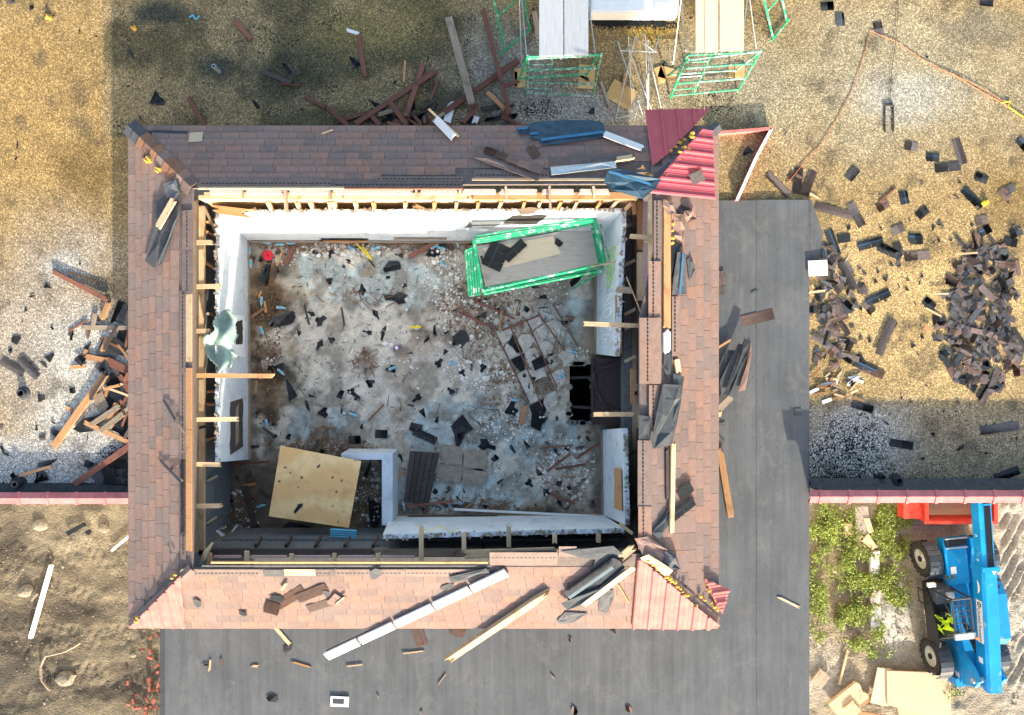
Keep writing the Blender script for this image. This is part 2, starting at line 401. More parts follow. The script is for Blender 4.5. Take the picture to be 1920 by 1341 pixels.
HOLE = (1068, 683, 1110, 792)
def floor_fn(px, py):
    n1 = fbm(px / 70, py / 70, 21); n2 = fbm(px / 22, py / 22, 25, 5); n3 = fbm(px / 150, py / 150, 29)
    c = np.tile(np.array([.56, .53, .48]), (len(px), 1))
    c = mixa(c, (.62, .58, .51), sstep(.45, .65, n1) * .8)
    bl = np.maximum.reduce([blob(px, py, 720, 530, 190, 50, n2, .5, 1.1), blob(px, py, 860, 800, 120, 60, n2, .4, 1.1), blob(px, py, 1060, 600, 60, 80, n2, .4, 1.0),
                            blob(px, py, 900, 930, 230, 45, n2, .4, 1.2), blob(px, py, 560, 500, 40, 40, n2, .5), blob(px, py, 600, 800, 70, 40, n2, .5, 1.2), blob(px, py, 1010, 830, 90, 50, n2, .5, 1.4)])
    bl = sstep(.25, .7, bl + (fbm(px / 9, py / 9, 81, 4) - .5) * .8)
    c = mixa(c, (.40, .46, .475), bl * .9)
    c = mixa(c, (.45, .58, .62), bl * sstep(.5, .62, n2) * .6)
    br = np.maximum(blob(px, py, 495, 560, 45, 80, n2, .4, .9), blob(px, py, 505, 730, 35, 70, n2, .5, .9))
    c = mixa(c, (.17, .095, .04), br * .95)
    c = mixa(c, (.05, .04, .03), np.maximum(blob(px, py, 520, 700, 40, 60, n2, .6, 1.1), blob(px, py, 525, 560, 24, 30, n2, .6, 1)) * .7)
    c = mixa(c, (.30, .24, .17), blob(px, py, 870, 560, 70, 90, n2, .8, 1.2) * .7)
    c = mixa(c, (.42, .37, .30), blob(px, py, 980, 660, 90, 90, n2, .7, .9) * .7)
    c = mixa(c, (.22, .19, .15), blob(px, py, 1010, 730, 55, 40, n2, .7, 1) * .7)
    c = mixa(c, (.36, .31, .26), blob(px, py, 1050, 930, 70, 50, n2, .7, 1) * .8)
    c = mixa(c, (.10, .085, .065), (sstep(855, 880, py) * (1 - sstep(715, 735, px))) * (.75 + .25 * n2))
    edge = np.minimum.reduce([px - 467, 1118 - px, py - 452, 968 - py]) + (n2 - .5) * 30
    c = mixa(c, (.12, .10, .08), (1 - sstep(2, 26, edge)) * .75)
    n4 = fbm(px / 6, py / 6, 77, 3)
    c = mixa(c, (.20, .17, .13), sstep(.50, .66, fbm(px / 30, py / 30, 61, 6)) * .62)
    c = mixa(c, (.09, .07, .05), np.maximum(blob(px, py, 505, 660, 60, 230, n2, .7, 1.3), blob(px, py, 560, 850, 120, 40, n2, .7, 1.3)) * sstep(.4, .6, fbm(px / 14, py / 14, 67, 5)) * .8)
    c = mixa(c, (.33, .25, .17), sstep(.55, .7, fbm(px / 50, py / 50, 83, 6)) * .5)
    c = c * np.array([1.0, .95, .86])[None, :] * (.62 + .56 * n2 + .55 * (n4 - .5))[:, None]
    d = np.full(len(px), .99) - .05 * sstep(.5, .75, n2)
    h = (n2 - .5) * .02
    return c, d, h
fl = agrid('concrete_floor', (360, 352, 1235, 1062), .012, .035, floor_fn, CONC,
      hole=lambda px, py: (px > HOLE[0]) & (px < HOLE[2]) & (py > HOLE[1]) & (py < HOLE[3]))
mb = MB(); a = P(HOLE[0] - 3, HOLE[3] + 3, 0); b = P(HOLE[2] + 3, HOLE[1] - 3, 0)
mb.add([(a.x, a.y, .0), (b.x, a.y, .0), (b.x, b.y, .0), (a.x, b.y, .0), (a.x, a.y, -2.5), (b.x, a.y, -2.5), (b.x, b.y, -2.5), (a.x, b.y, -2.5)],
       [(4, 5, 6, 7), (0, 4, 5, 1), (1, 5, 6, 2), (2, 6, 7, 3), (3, 7, 4, 0)])
tag(mb.build('floor_hatch_shaft', BLACKHOLE, fl), kind='structure')
HATCH = [(HOLE[0] - 2, HOLE[1] + 26, HOLE[2] + 2, HOLE[1] + 24), (HOLE[0] - 2, HOLE[3] - 30, HOLE[2] + 2, HOLE[3] - 27)]

GZ = -11.1
def ground_left(px, py):
    n1 = fbm(px / 80, py / 50, 31); n2 = fbm(px / 18, py / 14, 35); 
    c = np.tile(np.array([.34, .27, .175]), (len(px), 1))
    c = mixa(c, (.47, .38, .25), blob(px, py, 150, 1000, 140, 60, n1, .8, 1.2) * .9)
    c = mixa(c, (.17, .135, .095), sstep(.47, .66, n1) * .85)
    c = mixa(c, (.14, .12, .09), blob(px, py, 40, 1280, 120, 70, n2, .8, 1.2) * .6)
    c = c * (.33 + .27 * n2)[:, None]
    h = (fbm(px / 40, py / 30, 37) - .5) * .14
    for (ang, off, wd, per) in ((.12, 1030, 26, 7.5), (.22, 1110, 24, 7), (.05, 1180, 26, 7.5), (-.15, 1290, 30, 8), (.4, 1240, 22, 7)):
        y_ = py - (off + (px - 120) * ang + 14 * np.sin(px / 60 + off)); m = 1 - sstep(wd * .7, wd, abs(y_))
        h += m * (.08 * (fbm(px / 6 + off, py / 4, 71, 2) - .5) + .018 * np.sin(px / per * 2 * np.pi / 2.2 + y_ * .18 + 3 * n1) * sstep(.42, .62, n2) - .03)
    return c, np.full(len(px), 1.2), h
def ground_right(px, py):
    n1 = fbm(px / 60, py / 60, 41); n2 = fbm(px / 14, py / 14, 45)
    c = np.tile(np.array([.44, .36, .25]), (len(px), 1))
    c = mixa(c, (.30, .22, .12), blob(px, py, 1580, 1080, 110, 170, n1, .7, 1) * .7)
    c = mixa(c, (.66, .61, .52), blob(px, py, 1675, 1160, 42, 75, n2, .5, .8) * .95)
    c = mixa(c, (.56, .47, .42), blob(px, py, 1735, 1000, 60, 40, n2, .5, .7) * .9)
    c = mixa(c, (.56, .49, .39), blob(px, py, 1930, 1080, 80, 260, n1, .5, .6) * .9)
    c = mixa(c, (.60, .53, .42), blob(px, py, 1540, 1260, 60, 60, n2, .7, 1) * .6)
    c = c * (.46 + .42 * n2)[:, None]
    h = (n2 - .5) * .12
    m = sstep(1870, 1890, px)
    h += m * .10 * np.sin((px * .85 + py * .45) / 2.6) * sstep(.3, .6, n1)
    return c, np.full(len(px), 1.2), h
agrid('dirt_yard', (-60, 905, 420, 1420), GZ, .085, ground_left, DIRT)
agrid('grass_yard', (1450, 895, 1990, 1420), GZ, .085, ground_right, DIRT)
def ground_far(px, py):
    n1 = fbm(px / 300, py / 300, 51)
    return mixa(np.tile(np.array([.36, .29, .19]), (len(px), 1)), (.22, .20, .12), sstep(.4, .7, n1)), np.full(len(px), 1.2), n1 * 0
agrid('ground', (-9000, -9000, 11000, 11000), GZ - .35, 8.0, ground_far, DIRT)

# building body under the roofs (walls reach the ground)
gx0, gx1 = P(-700, 0).x, P(2620, 0).x
yS = P(0, 936, .2).y
bd = empty('building', (0, 0, GZ), 'large flat-roofed building carrying the gravel and membrane roofs', 'building')
WALLM = mat_plain('building_wall_render', (.50, .47, .42), .9)
mb = MB(); mb.box(gx0, gx1, yS, P(0, -500).y, GZ - .3, -2.7); mb.build('main_wall', WALLM, bd, mw=Matrix())
mx0, mx1, my1 = P(303, 0, .05).x, P(1517, 0, .05).x, P(0, 1500, .05).y
mb = MB(); mb.box(mx0 + .08, mx1 - .08, my1, yS - .005, GZ - .3, -.12); mb.build('wing_wall', WALLM, bd, mw=Matrix())

# membrane: rolled sheets, each lapping the next
mr = empty('membrane_roof', (0, 0, .03)); tag(mr, kind='structure')
def msheet(x0, y0, x1, y1, z, th=.02, x0b=None):
    a = P(x0, y1, .05); b = P(x1, y0, .05); m = MB(); m.box(a.x, b.x, a.y, b.y, z - th, z)
    m.build('membrane_sheet', MEMBRANE, mr, mw=Matrix())
msheet(1262, 376, 1424, 1500, .056, .03); msheet(1418, 375, 1517, 1500, .062, .03)
for k, (xa, xb) in enumerate(((303, 455), (452, 618), (615, 768), (765, 922), (919, 1076), (1073, 1266))): msheet(xa, 1030, xb, 1500, .047 + .005 * (k % 2), .12)
m = MB(); a = P(302, 1500, .05); b = P(309, 1150, .05); m.box(a.x - .02, b.x, a.y, b.y, -.14, .058); m.build('drip_edge', FELT_G, mr, mw=Matrix())
m = MB(); m.prism([P(1514, 374, .06), P(1522, 376, .08), P(1543, 440, .05), P(1536, 492, .05), P(1517, 500, .06)], (0, 0, 1), .012); m.build('loose_flap', FELT_G, mr, mw=Matrix())

# parapets with gabled red coping
def parapet(x0, x1, top, y_n, y_s, label, step, phase):
    a = P(x0, 0, top).x; b = P(x1, 0, top).x; yn = P(0, y_n, top).y; ys = P(0, y_s, top).y
    e = empty('parapet_wall', ((a + b) / 2, (yn + ys) / 2, GZ), label, 'parapet')
    m = MB(); m.box(P(1518, 0, .06).x if x0 > 1000 else a, b, ys + .04, yn - .04, -2.8, top - .06); m.build('wall', WALLM, e, mw=Matrix())
    af = P(1518, 0, .06).x if x0 > 1000 else a
    m = MB(); m.box(af, b, yn - .035, yn + .015, -.1, top - .05)
    m.add([(af, yn + .015, .16), (b, yn + .015, .16), (b, yn + .16, .012), (af, yn + .16, .012)], [(0, 1, 2, 3)]); m.build('base_flashing', FELT, e, mw=Matrix())
    ym = yn + (ys - yn) * .48
    xs = [x for x in np.arange(a - step + phase, b, step)]
    for k, x in enumerate(xs):
        xa = max(a, x + .012); xb = min(b, x + step - .012)
        if xb - xa < .03: continue
        m = MB()
        prof = [(yn, top - .085), (yn, top - .04), (ym, top), (ys, top - .055), (ys - .01, top - .16), (ys + .01, top - .16), (ym, top - .02), (yn - .02, top - .06)]
        n = len(prof); m.add([(xa, q[0], q[1]) for q in prof] + [(xb, q[0], q[1]) for q in prof],
                             [(i, (i + 1) % n, n + (i + 1) % n, n + i) for i in range(n)] + [tuple(range(n)), tuple(range(2 * n - 1, n - 1, -1))])
        m.build('coping_panel', COPING, e, mw=Matrix())
        if a + .02 < x < b - .05:
            m = MB(); r = .03
            prof2 = [(yn + .012, top - .09), (yn + .012, top - .025), (ym, top + .02), (ys - .02, top - .035), (ys - .028, top - .18), (ys + .01, top - .17), (ym, top - .03), (yn - .02, top - .07)]
            m.add([(x - r, q[0], q[1]) for q in prof2] + [(x + r, q[0], q[1]) for q in prof2],
                  [(i, (i + 1) % n, n + (i + 1) % n, n + i) for i in range(n)] + [tuple(range(n)), tuple(range(2 * n - 1, n - 1, -1))])
            m.build('joint_cover', COPING, e, mw=Matrix())
parapet(-400, 246, .29, 924, 946, 'low parapet left of the tower with pink-red metal coping', .622, .02)
parapet(1520, 2300, .61, 920, 944, 'taller parapet right of the membrane with pink-red metal coping above the blue machine', .615, .22)

# ------------------------------------------------------------------ tower: mansard skirt
ZE, ZR = 2.0, 2.55
EW, EE, EN, ES = P(242, 0, ZE).x, P(1346, 0, ZE).x, P(0, 237, ZE).y, P(0, 1177, ZE).y
RW, RE, RN, RS = P(360, 0, ZR).x, P(1217, 0, ZR).x, P(0, 352, ZR).y, P(0, 1066, ZR).y
Z3 = Vector((0, 0, 1))
class Slope:
    def __init__(s, e0, e1, r0, r1):
        s.e0, s.e1, s.r0, s.r1 = map(Vector, (e0, e1, r0, r1))
        s.u = (s.e1 - s.e0).normalized()
        w = s.r0 - s.e0; s.v = (w - s.u * w.dot(s.u)).normalized(); s.n = s.u.cross(s.v)
        if s.n.z < 0: s.n = -s.n
        s.L = (s.e1 - s.e0).length; s.H = w.dot(s.v); s.a0 = w.dot(s.u); s.a1 = (s.r1 - s.e1).dot(s.u)
    def span(s, v): t = v / s.H; return s.a0 * t, s.L + s.a1 * t
    def pt(s, u, v, h=0): return s.e0 + s.u * u + s.v * v + s.n * h
    def px(s, x, y, h=0):                  # photo pixel on the slope, h above it
        c = Vector((0, 0, CAMZ)); d = P(x, y, 0) - c; o = s.e0 + s.n * h
        return c + d * ((o - c).dot(s.n) / d.dot(s.n))
    def uv(s, q): w = q - s.e0; return w.dot(s.u), w.dot(s.v)
    def frame(s, q, ang=0):
        c, n_ = math.cos(ang), math.sin(ang)
        u = s.u * c + s.v * n_; v = s.n.cross(u)
        return Matrix(((u.x, v.x, s.n.x, q.x), (u.y, v.y, s.n.y, q.y), (u.z, v.z, s.n.z, q.z), (0, 0, 0, 1)))
SN = Slope((EE, EN, ZE), (EW, EN, ZE), (RE, RN, ZR), (RW, RN, ZR))
SS = Slope((EW, ES, ZE), (EE, ES, ZE), (RW, RS, ZR), (RE, RS, ZR))
SWs = Slope((EW, EN, ZE), (EW, ES, ZE), (RW, RN, ZR), (RW, RS, ZR))
SE_ = Slope((EE, ES, ZE), (EE, EN, ZE), (RE, RS, ZR), (RE, RN, ZR))
class Flat:
    def __init__(s, z): s.z = z; s.n = Vector((0, 0, 1)); s.u = Vector((1, 0, 0)); s.v = Vector((0, 1, 0))
    def px(s, x, y, h=0): return P(x, y, s.z + h)
    frame = Slope.frame
G0 = Flat(.008); FLR = Flat(.02); MEM = Flat(.06); GRD = Flat(GZ + .02)

def tab_mesh(w, l, name):
    m = MB(); t0, t1 = .011, .004
    m.add([(-w / 2, 0, -.004), (w / 2, 0, -.004), (w / 2, l, -.012), (-w / 2, l, -.012), (-w / 2, 0, t0), (w / 2, 0, t0), (w / 2, l, t1 - .012), (-w / 2, l, t1 - .012)],
          [(0, 3, 2, 1), (4, 5, 6, 7), (0, 1, 5, 4), (1, 2, 6, 5), (2, 3, 7, 6), (3, 0, 4, 7)])
    return m.mesh(name, SHINGLE)
def strip_boards(sl, v0, v1, u0, u1, h, th, mat, name, par, dash=False):
    m = MB(); pts = [sl.pt(u0, v0, h), sl.pt(u1, v0, h), sl.pt(u1, v1, h), sl.pt(u0, v1, h)]
    m.prism(pts, sl.n, th)
    if dash:
        u = u0 + .03; vm = v0 + (v1 - v0) * dash
        while u < u1 - .08:
            m.prism([sl.pt(u, vm, h + .002), sl.pt(u + .05, vm, h + .002), sl.pt(u + .05, vm + .022, h + .002), sl.pt(u, vm + .022, h + .002)], sl.n, .0015, 1); u += .075
    return m.build(name, [mat, DASH], par, mw=Matrix())
def mansard(sl, label, tabw, skip, missing):
    q = sl.pt(sl.L / 2, 0)
    e = empty('mansard_roof', q, label, 'roof')
    m = MB(); T = .035
    m.prism([sl.pt(0, 0, -.012), sl.pt(sl.L, 0, -.012), sl.pt(sl.L + sl.a1, sl.H, -.012), sl.pt(sl.a0, sl.H, -.012)] if not missing else
            missing, sl.n, T)
    m.build('sheathing', [NAILS], e, mw=Matrix())
    # fascia under the eave
    m = MB(); m.prism([sl.pt(.02, .02, -.05), sl.pt(sl.L - .02, .02, -.05), sl.pt(sl.L - .05, .06, -.05), sl.pt(.05, .06, -.05)], Z3, .14); m.build('fascia', WOOD_RED, e, mw=Matrix())
    m = MB(); m.prism([sl.pt(0, -.02, .004), sl.pt(sl.L, -.02, .004), sl.pt(sl.L, .05, .006), sl.pt(0, .05, .006)], sl.n, .006); m.build('starter_course', SHINGLE, e, mw=Matrix())
    NC = 9; ex = sl.H / NC; me = [tab_mesh(tabw * f - .006, ex + .03, 'shingle') for f in (1, .72, 1.28)]
    cnt = 0
    for c in range(NC):
        v = c * ex; lo, hi = sl.span(v + ex * .5); u = lo - tabw * (.5 * (c % 2) + .2 * (c % 3))
        while u < hi:
            k = random.choice((0, 0, 0, 1, 2)); w = tabw * (1, .72, 1.28)[k]; um = u + w / 2
            if lo + w * .3 < um < hi - w * .3 and not skip(um, v + ex / 2):
                M = sl.frame(sl.pt(um, v + U(-.004, .004), .004), U(-.006, .006))
                link('shingle', me[k], e, M); cnt += 1
            u += w
    return e
# slopes where shingles are gone, given in photo pixels
def inpoly(x, y, poly):
    c = False; n = len(poly)
    for i in range(n):
        x1, y1 = poly[i]; x2, y2 = poly[(i + 1) % n]
        if (y1 > y) != (y2 > y) and x < (x2 - x1) * (y - y1) / (y2 - y1) + x1: c = not c
    return c
def topx(q): d = (CAMZ - q.z) / FPX; return 960 + q.x / d, 670.5 - q.y / d
def skipper(sl, polys):
    def f(u, v):
        x, y = topx(sl.pt(u, v)); return any(inpoly(x, y, p) for p in polys)
    return f
# north: the upper strip is missing right of x=868
missN = [SN.px(x, y, -.012) for x, y in ((240, 236), (1346, 236), (1250, 322), (1150, 325), (1148, 345), (868, 346), (866, 352), (362, 353))]
mn = mansard(SN, 'north mansard slope in shade with purple-brown shingles and a torn top edge', .335,
             skipper(SN, [[(868, 318), (1230, 300), (1230, 360), (868, 360)], [(360, 334), (868, 334), (868, 360), (360, 360)], [(700, 330), (868, 330), (868, 350), (700, 350)]]), missN[::-1] if False else missN)
missS = [SS.px(x, y, -.012) for x, y in ((243, 1178), (1346, 1178), (1204, 1045), (1200, 1040), (1070, 1030), (920, 1036), (918, 1064), (340, 1067))]
ms = mansard(SS, 'sunlit south mansard slope with pale pink-brown shingles above the grey membrane', .345,
             skipper(SS, [[(350, 1058), (920, 1058), (920, 1076), (350, 1076)]]), missS)
mw_ = mansard(SWs, 'west mansard slope of brown shingles with an exposed plywood strip along its top', .315, skipper(SWs, [[(330, 300), (362, 300), (362, 1075), (330, 1075)]]), None)
missE = [SE_.px(x, y, -.012) for x, y in ((1347, 1178), (1347, 236), (1224, 350), (1226, 470), (1199, 600), (1199, 890), (1198, 1032), (1212, 1045))]
me_ = mansard(SE_, 'east mansard slope of brown shingles strewn with torn-up boards', .325, skipper(SE_, [[(1243, 370), (1262, 370), (1262, 665), (1243, 665)], [(1205, 300), (1232, 300), (1232, 700), (1205, 700)]]), missE)
def pstrip(sl, x0, y0, x1, y1, par, mat, name, h=.012, th=.006, dash=False, hw=None):
    """strip along the slope given by two opposite photo corners"""
    a = sl.uv(sl.px(x0, y0, h)); b = sl.uv(sl.px(x1, y1, h))
    return strip_boards(sl, min(a[1], b[1]), max(a[1], b[1]), min(a[0], b[0]), max(a[0], b[0]), h, th, mat, name, par, dash)
# nail strips along the tops
pstrip(SN, 372, 333, 622, 349, mn, NAILS, 'nail_strip', .014, .006, .62); pstrip(SN, 622, 337, 866, 351, mn, NAILS, 'nail_strip', .014, .006, .62)
pstrip(SN, 702, 331, 868, 338, mn, NAILS, 'nail_strip', .022, .006, .5)
pstrip(SN, 888, 318, 1030, 334, mn, NAILS, 'nail_strip', .016, .006, .6)
pstrip(SN, 885, 334, 1148, 338, mn, WOOD_NEW, 'sheathing_edge', .003, .02)
pstrip(SN, 372, 350, 645, 354, mn, WOOD_NEW, 'sheathing_edge', .020, .03); pstrip(SN, 645, 351, 868, 354, mn, WOOD_RED, 'sheathing_edge', .016, .03)
for a, b in ((395, 470), (470, 552), (545, 700), (700, 850), (850, 1000)): pstrip(SWs, 336 if a > 540 else 341, a, 348 if a > 540 else 360, b, mw_, NAILS, 'nail_strip', .014, .006, .45)
for a, b in ((545, 678), (690, 806), (804, 905), (903, 1034)): pstrip(SWs, 348, a, 359, b, mw_, WOOD_ORG if a > 600 else WOOD_NEW, 'sheathing_edge', .008, .02)
for a, b in ((860, 1005), (1000, 1050)): pstrip(SWs, 338, a, 348, b, mw_, NAILS, 'nail_strip', .014, .006, .45)
for a, b in ((360, 495), (495, 628), (628, 760), (760, 918)): pstrip(SS, a, 1068, b, 1081, ms, NAILS if (a % 2) else SHINGLE, 'nail_strip', .014, .006, .4)
pstrip(SS, 918, 1036, 1045, 1060, ms, SHINGLE, 'nail_strip', .03, .008, .55); pstrip(SS, 1048, 1025, 1080, 1044, ms, SHINGLE, 'shingle_patch', .02, .008)
pstrip(SS, 378, 1060.5, 920, 1063, ms, FELT_G, 'drip_board', .0, .025); pstrip(SS, 395, 1054, 915, 1057, ms, WOOD_ORG, 'sheathing_edge', .0, .03)
pstrip(SS, 532, 1068, 592, 1080, ms, WOOD_NEW, 'bare_sheathing', .018, .006); pstrip(SS, 494, 1069, 532, 1081, ms, FELT_G, 'bare_felt', .018, .004)

# eave felt, pale worn spots along the east and west eaves come as thin worn strips
# ------------------------------------------------------------------ hips
def hipcaps(a, b, nrm1, nrm2, n, label, mat, w=.16, t0=0, t1=1):
    e = empty('hip_ridge', a, label, 'roof hip')
    d = (b - a); L = d.length; d.normalize(); s1 = nrm1.cross(d).normalized(); s2 = nrm2.cross(d).normalized()
    if s1.dot(Vector((a.y, -a.x, 0))) == 0: pass
    out1 = s1 if s1.z < 0 else -s1; out2 = s2 if s2.z < 0 else -s2
    for k in range(n):
        f = t0 + (t1 - t0) * k / n; f2 = t0 + (t1 - t0) * (k + 1.25) / n
        q0 = a + d * L * f; q1 = a + d * L * min(f2, 1.0); up = (nrm1 + nrm2).normalized()
        h0, h1 = .05, .028
        top = [q0 + out1 * w + nrm1 * h0 * .7, q0 + up * (h0 + .01), q0 + out2 * w + nrm2 * h0 * .7, q1 + out2 * w + nrm2 * h1 * .7, q1 + up * (h1 + .01), q1 + out1 * w + nrm1 * h1 * .7]
        m = MB(); bot = [q - up * .012 for q in top]
        m.add(top + bot, [(0, 1, 4, 5), (1, 2, 3, 4), (6, 11, 10, 7), (7, 10, 9, 8), (0, 6, 7, 1), (1, 7, 8, 2), (2, 8, 9, 3), (3, 9, 10, 4), (4, 10, 11, 5), (5, 11, 6, 0)])
        m.build('hip_cap', mat if not isinstance(mat, list) else mat[k % len(mat)], e, mw=Matrix())
    return e
cNW, cNE, cSE, cSW = Vector((EW, EN, ZE)), Vector((EE, EN, ZE)), Vector((EE, ES, ZE)), Vector((EW, ES, ZE))
rNW, rNE, rSE, rSW = Vector((RW, RN, ZR)), Vector((RE, RN, ZR)), Vector((RE, RS, ZR)), Vector((RW, RS, ZR))
SH_OR = mat_shingle('orange_brown_shingle', [(.30, .15, .09), (.24, .14, .10), (.34, .17, .10), (.19, .13, .11)])
SH_GR = mat_shingle('grey_hip_shingle', [(.12, .12, .13), (.16, .16, .17), (.10, .10, .11)])
hipcaps(cNW, rNW, SN.n, SWs.n, 10, 'shingled north-west hip with a row of orange-brown caps', [SH_GR, SH_GR, SH_OR, SH_OR, SH_OR, SHINGLE, SH_OR, SH_OR, SHINGLE, SH_OR], .17)
hipcaps(cNE, rNE, SN.n, SE_.n, 9, 'grey capped hip between the two crimson metal panels', SH_GR, .11)
hipcaps(cSE, rSE, SS.n, SE_.n, 7, 'torn brown hip at the south-east corner beside pink metal', SHINGLE, .17, .05, .95)
hipcaps(cSW, rSW, SS.n, SWs.n, 6, 'brown hip strip at the south-west corner above the small pink panel', SHINGLE, .10, .05, 1)

# ------------------------------------------------------------------ ribbed metal corner panels
def clip_line(poly, q, d):
    ts = []
    n = len(poly)
    for i in range(n):
        a = poly[i]; b = poly[(i + 1) % n]; e = (b[0] - a[0], b[1] - a[1]); den = d[0] * e[1] - d[1] * e[0]
        if abs(den) < 1e-9: continue
        t = ((a[0] - q[0]) * e[1] - (a[1] - q[1]) * e[0]) / den; s = ((a[0] - q[0]) * d[1] - (a[1] - q[1]) * d[0]) / den
        if 0 <= s <= 1: ts.append(t)
    return (min(ts), max(ts)) if len(ts) >= 2 else None
def metal_panel(sl, pts, label, mat, major=.30, lift=.05):
    P3 = [sl.px(x, y, lift) for x, y in pts]; uv = [sl.uv(q) for q in P3]
    cx = sum(q[0] for q in uv) / len(uv)
    e = empty('metal_roof_panel', sl.pt(cx, min(q[1] for q in uv), lift), label, 'metal roofing')
    m = MB(); m.prism(P3, sl.n, .006); m.build('sheet', mat, e, mw=Matrix())
    u0 = min(q[0] for q in uv); u1 = max(q[0] for q in uv); k = 0; u = u0 + .03
    while u < u1:
        c = clip_line(uv, (u, 0), (0, 1))
        if c and c[1] - c[0] > .08:
            v0, v1 = c[0] + .006, c[1] - .012; big = (k % 3 == 0)
            w, hh = (.035, .034) if big else (.018, .007)
            a = []
            for v in (v0, v1):
                a += [sl.pt(u - w, v, lift + .001), sl.pt(u - w * .4, v, lift + hh), sl.pt(u + w * .4, v, lift + hh), sl.pt(u + w, v, lift + .001)]
            m = MB(); m.add(a, [(0, 1, 5, 4), (1, 2, 6, 5), (2, 3, 7, 6), (0, 3, 2, 1), (4, 5, 6, 7), (0, 4, 7, 3)])
            m.build('rib' if big else 'minor_rib', mat, e, mw=Matrix())
        u += major / 3; k += 1
    return e
metal_panel(SN, [(1209, 206), (1332, 203), (1256, 285), (1223, 312)], 'deep crimson ribbed metal panel on the shaded north-east corner', RED_METAL, .31, .06)
metal_panel(SE_, [(1318, 241), (1337, 245), (1341, 371), (1211, 361)], 'bright red ribbed metal panel facing east at the north-east corner', RED_METAL, .27, .06)
metal_panel(SS, [(1197, 1047), (1216, 1060), (1312, 1143), (1351, 1174), (1312, 1181), (1185, 1179)], 'large pale pink ribbed metal panel on the south-east corner', RED_FADED, .28, .06)
metal_panel(SE_, [(1322, 1086), (1368, 1105), (1355, 1152), (1346, 1140)], 'small pink metal fragment sticking out past the south-east eave', RED_FADED, .2, .08)
metal_panel(SS, [(338, 1080), (347, 1178), (243, 1176)], 'small pale pink triangular metal panel on the south-west corner', RED_FADED, .2, .06)

# ------------------------------------------------------------------ boards, scraps, generic pieces
def obox(L, w, t, jag=0, taper=0):
    """board along local x with optionally splintered ends"""
    m = MB(); n = 5
    if not jag:
        m.box(-L / 2, L / 2, -w / 2, w / 2, -t / 2, t / 2); return m
    for s in (-1, 1):
        pass
    ys = [-w / 2 + w * i / n for i in range(n + 1)]
    x0 = [-L / 2 + (U(0, jag) if jag else 0) for _ in ys]; x1 = [L / 2 - (U(0, jag) if jag else 0) for _ in ys]
    vs = []
    for z in (-t / 2, t / 2):
        for i, y in enumerate(ys): vs += [(x0[i] + (z > 0) * U(0, jag * .3), y, z), (x1[i] - (z > 0) * U(0, jag * .3), y, z)]
    k = 2 * (n + 1); fs = []
    for i in range(n):
        a = 2 * i; fs += [(a, a + 2, a + 3, a + 1), (k + a, k + a + 1, k + a + 3, k + a + 2), (a, k + a, k + a + 2, a + 2), (a + 1, a + 3, k + a + 3, k + a + 1)]
    fs += [(0, 1, k + 1, k), (2 * n, k + 2 * n, k + 2 * n + 1, 2 * n + 1)]
    m.add(vs, fs); return m
def along(a, b, up=Z3, roll=0):
    x = (b - a).normalized(); y = up.cross(x)
    if y.length < 1e-4: y = Vector((0, 1, 0)).cross(x)
    y.normalize(); z = x.cross(y)
    if roll:
        y, z = y * math.cos(roll) + z * math.sin(roll), z * math.cos(roll) - y * math.sin(roll)
    c = (a + b) / 2
    return Matrix(((x.x, y.x, z.x, c.x), (x.y, y.y, z.y, c.y), (x.z, y.z, z.z, c.z), (0, 0, 0, 1)))
def board(a, b, w, t, mat, label=None, name='lumber_board', cat='lumber', group=None, parent=None, jag=.05, up=Z3, roll=0):
    a = Vector(a); b = Vector(b); m = obox((b - a).length, w, t, jag)
    o = m.build(name, mat, parent, mw=along(a, b, up, roll))
    if label: tag(o, label, cat, group)
    return o
def pboard(x0, y0, x1, y1, wpx, mat, label, z0=0, z1=None, t=.045, surf=None, jag=.05, roll=0, **k):
    """board between two photo pixels; z0 and z1 are the heights of its underside ends above the surface"""
    surf = surf or G0; z1 = z0 if z1 is None else z1
    a = surf.px(x0, y0, z0 + t / 2); b = surf.px(x1, y1, z1 + t / 2)
    w = wpx * (CAMZ - (a.z + b.z) / 2) / FPX
    return board(a, b, w, t, mat, label, jag=jag, up=surf.n, roll=roll, **k)

# ------------------------------------------------------------------ tower framing: plates, joists, lookouts
PZ = 1.8
framing = {}
def frame_side(name, label, q): framing[name] = empty('wall_framing', q, label, 'framing'); return framing[name]
def fb(par, x0, y0, x1, y1, z0, z1, w, t, mat, nm, jag=.04, roll=0):
    return board(P(x0, y0, z0), P(x1, y1, z1), w, t, mat, name=nm, parent=par, jag=jag, roll=roll)
def wallbox(par, x0, y0, x1, y1, z, mat, nm, z0=.02):
    a = P(x0, y1, z); b = P(x1, y0, z); m = MB(); m.box(a.x, b.x, a.y, b.y, z0, z); return m.build(nm, mat, par, mw=Matrix())
fN = frame_side('N', 'sunlit wooden framing between the north mansard and the white wall', P(790, 368, .02))
PN = 2.3
wallbox(fN, 372, 366, 1196, 373, PN - .1, WOOD_NEW, 'stud_wall')
fb(fN, 384, 368, 640, 369, PN - .05, PN - .05, .13, .09, WOOD_NEW, 'top_plate', .02); fb(fN, 642, 369, 880, 369, PN - .05, PN - .05, .13, .09, WOOD_NEW, 'top_plate', .05); fb(fN, 884, 369, 1192, 368, PN - .05, PN - .05, .13, .09, WOOD_ORG, 'top_plate', .05)
for a, b in ((392, 455), (460, 532), (540, 616), (624, 775), (788, 858), (866, 930), (936, 1008), (1015, 1080), (1085, 1145)):
    fb(fN, a, 360, b, 360, PN + .03, PN + .03, .085, .10, PINK_INS, 'insulation_batt', .05)
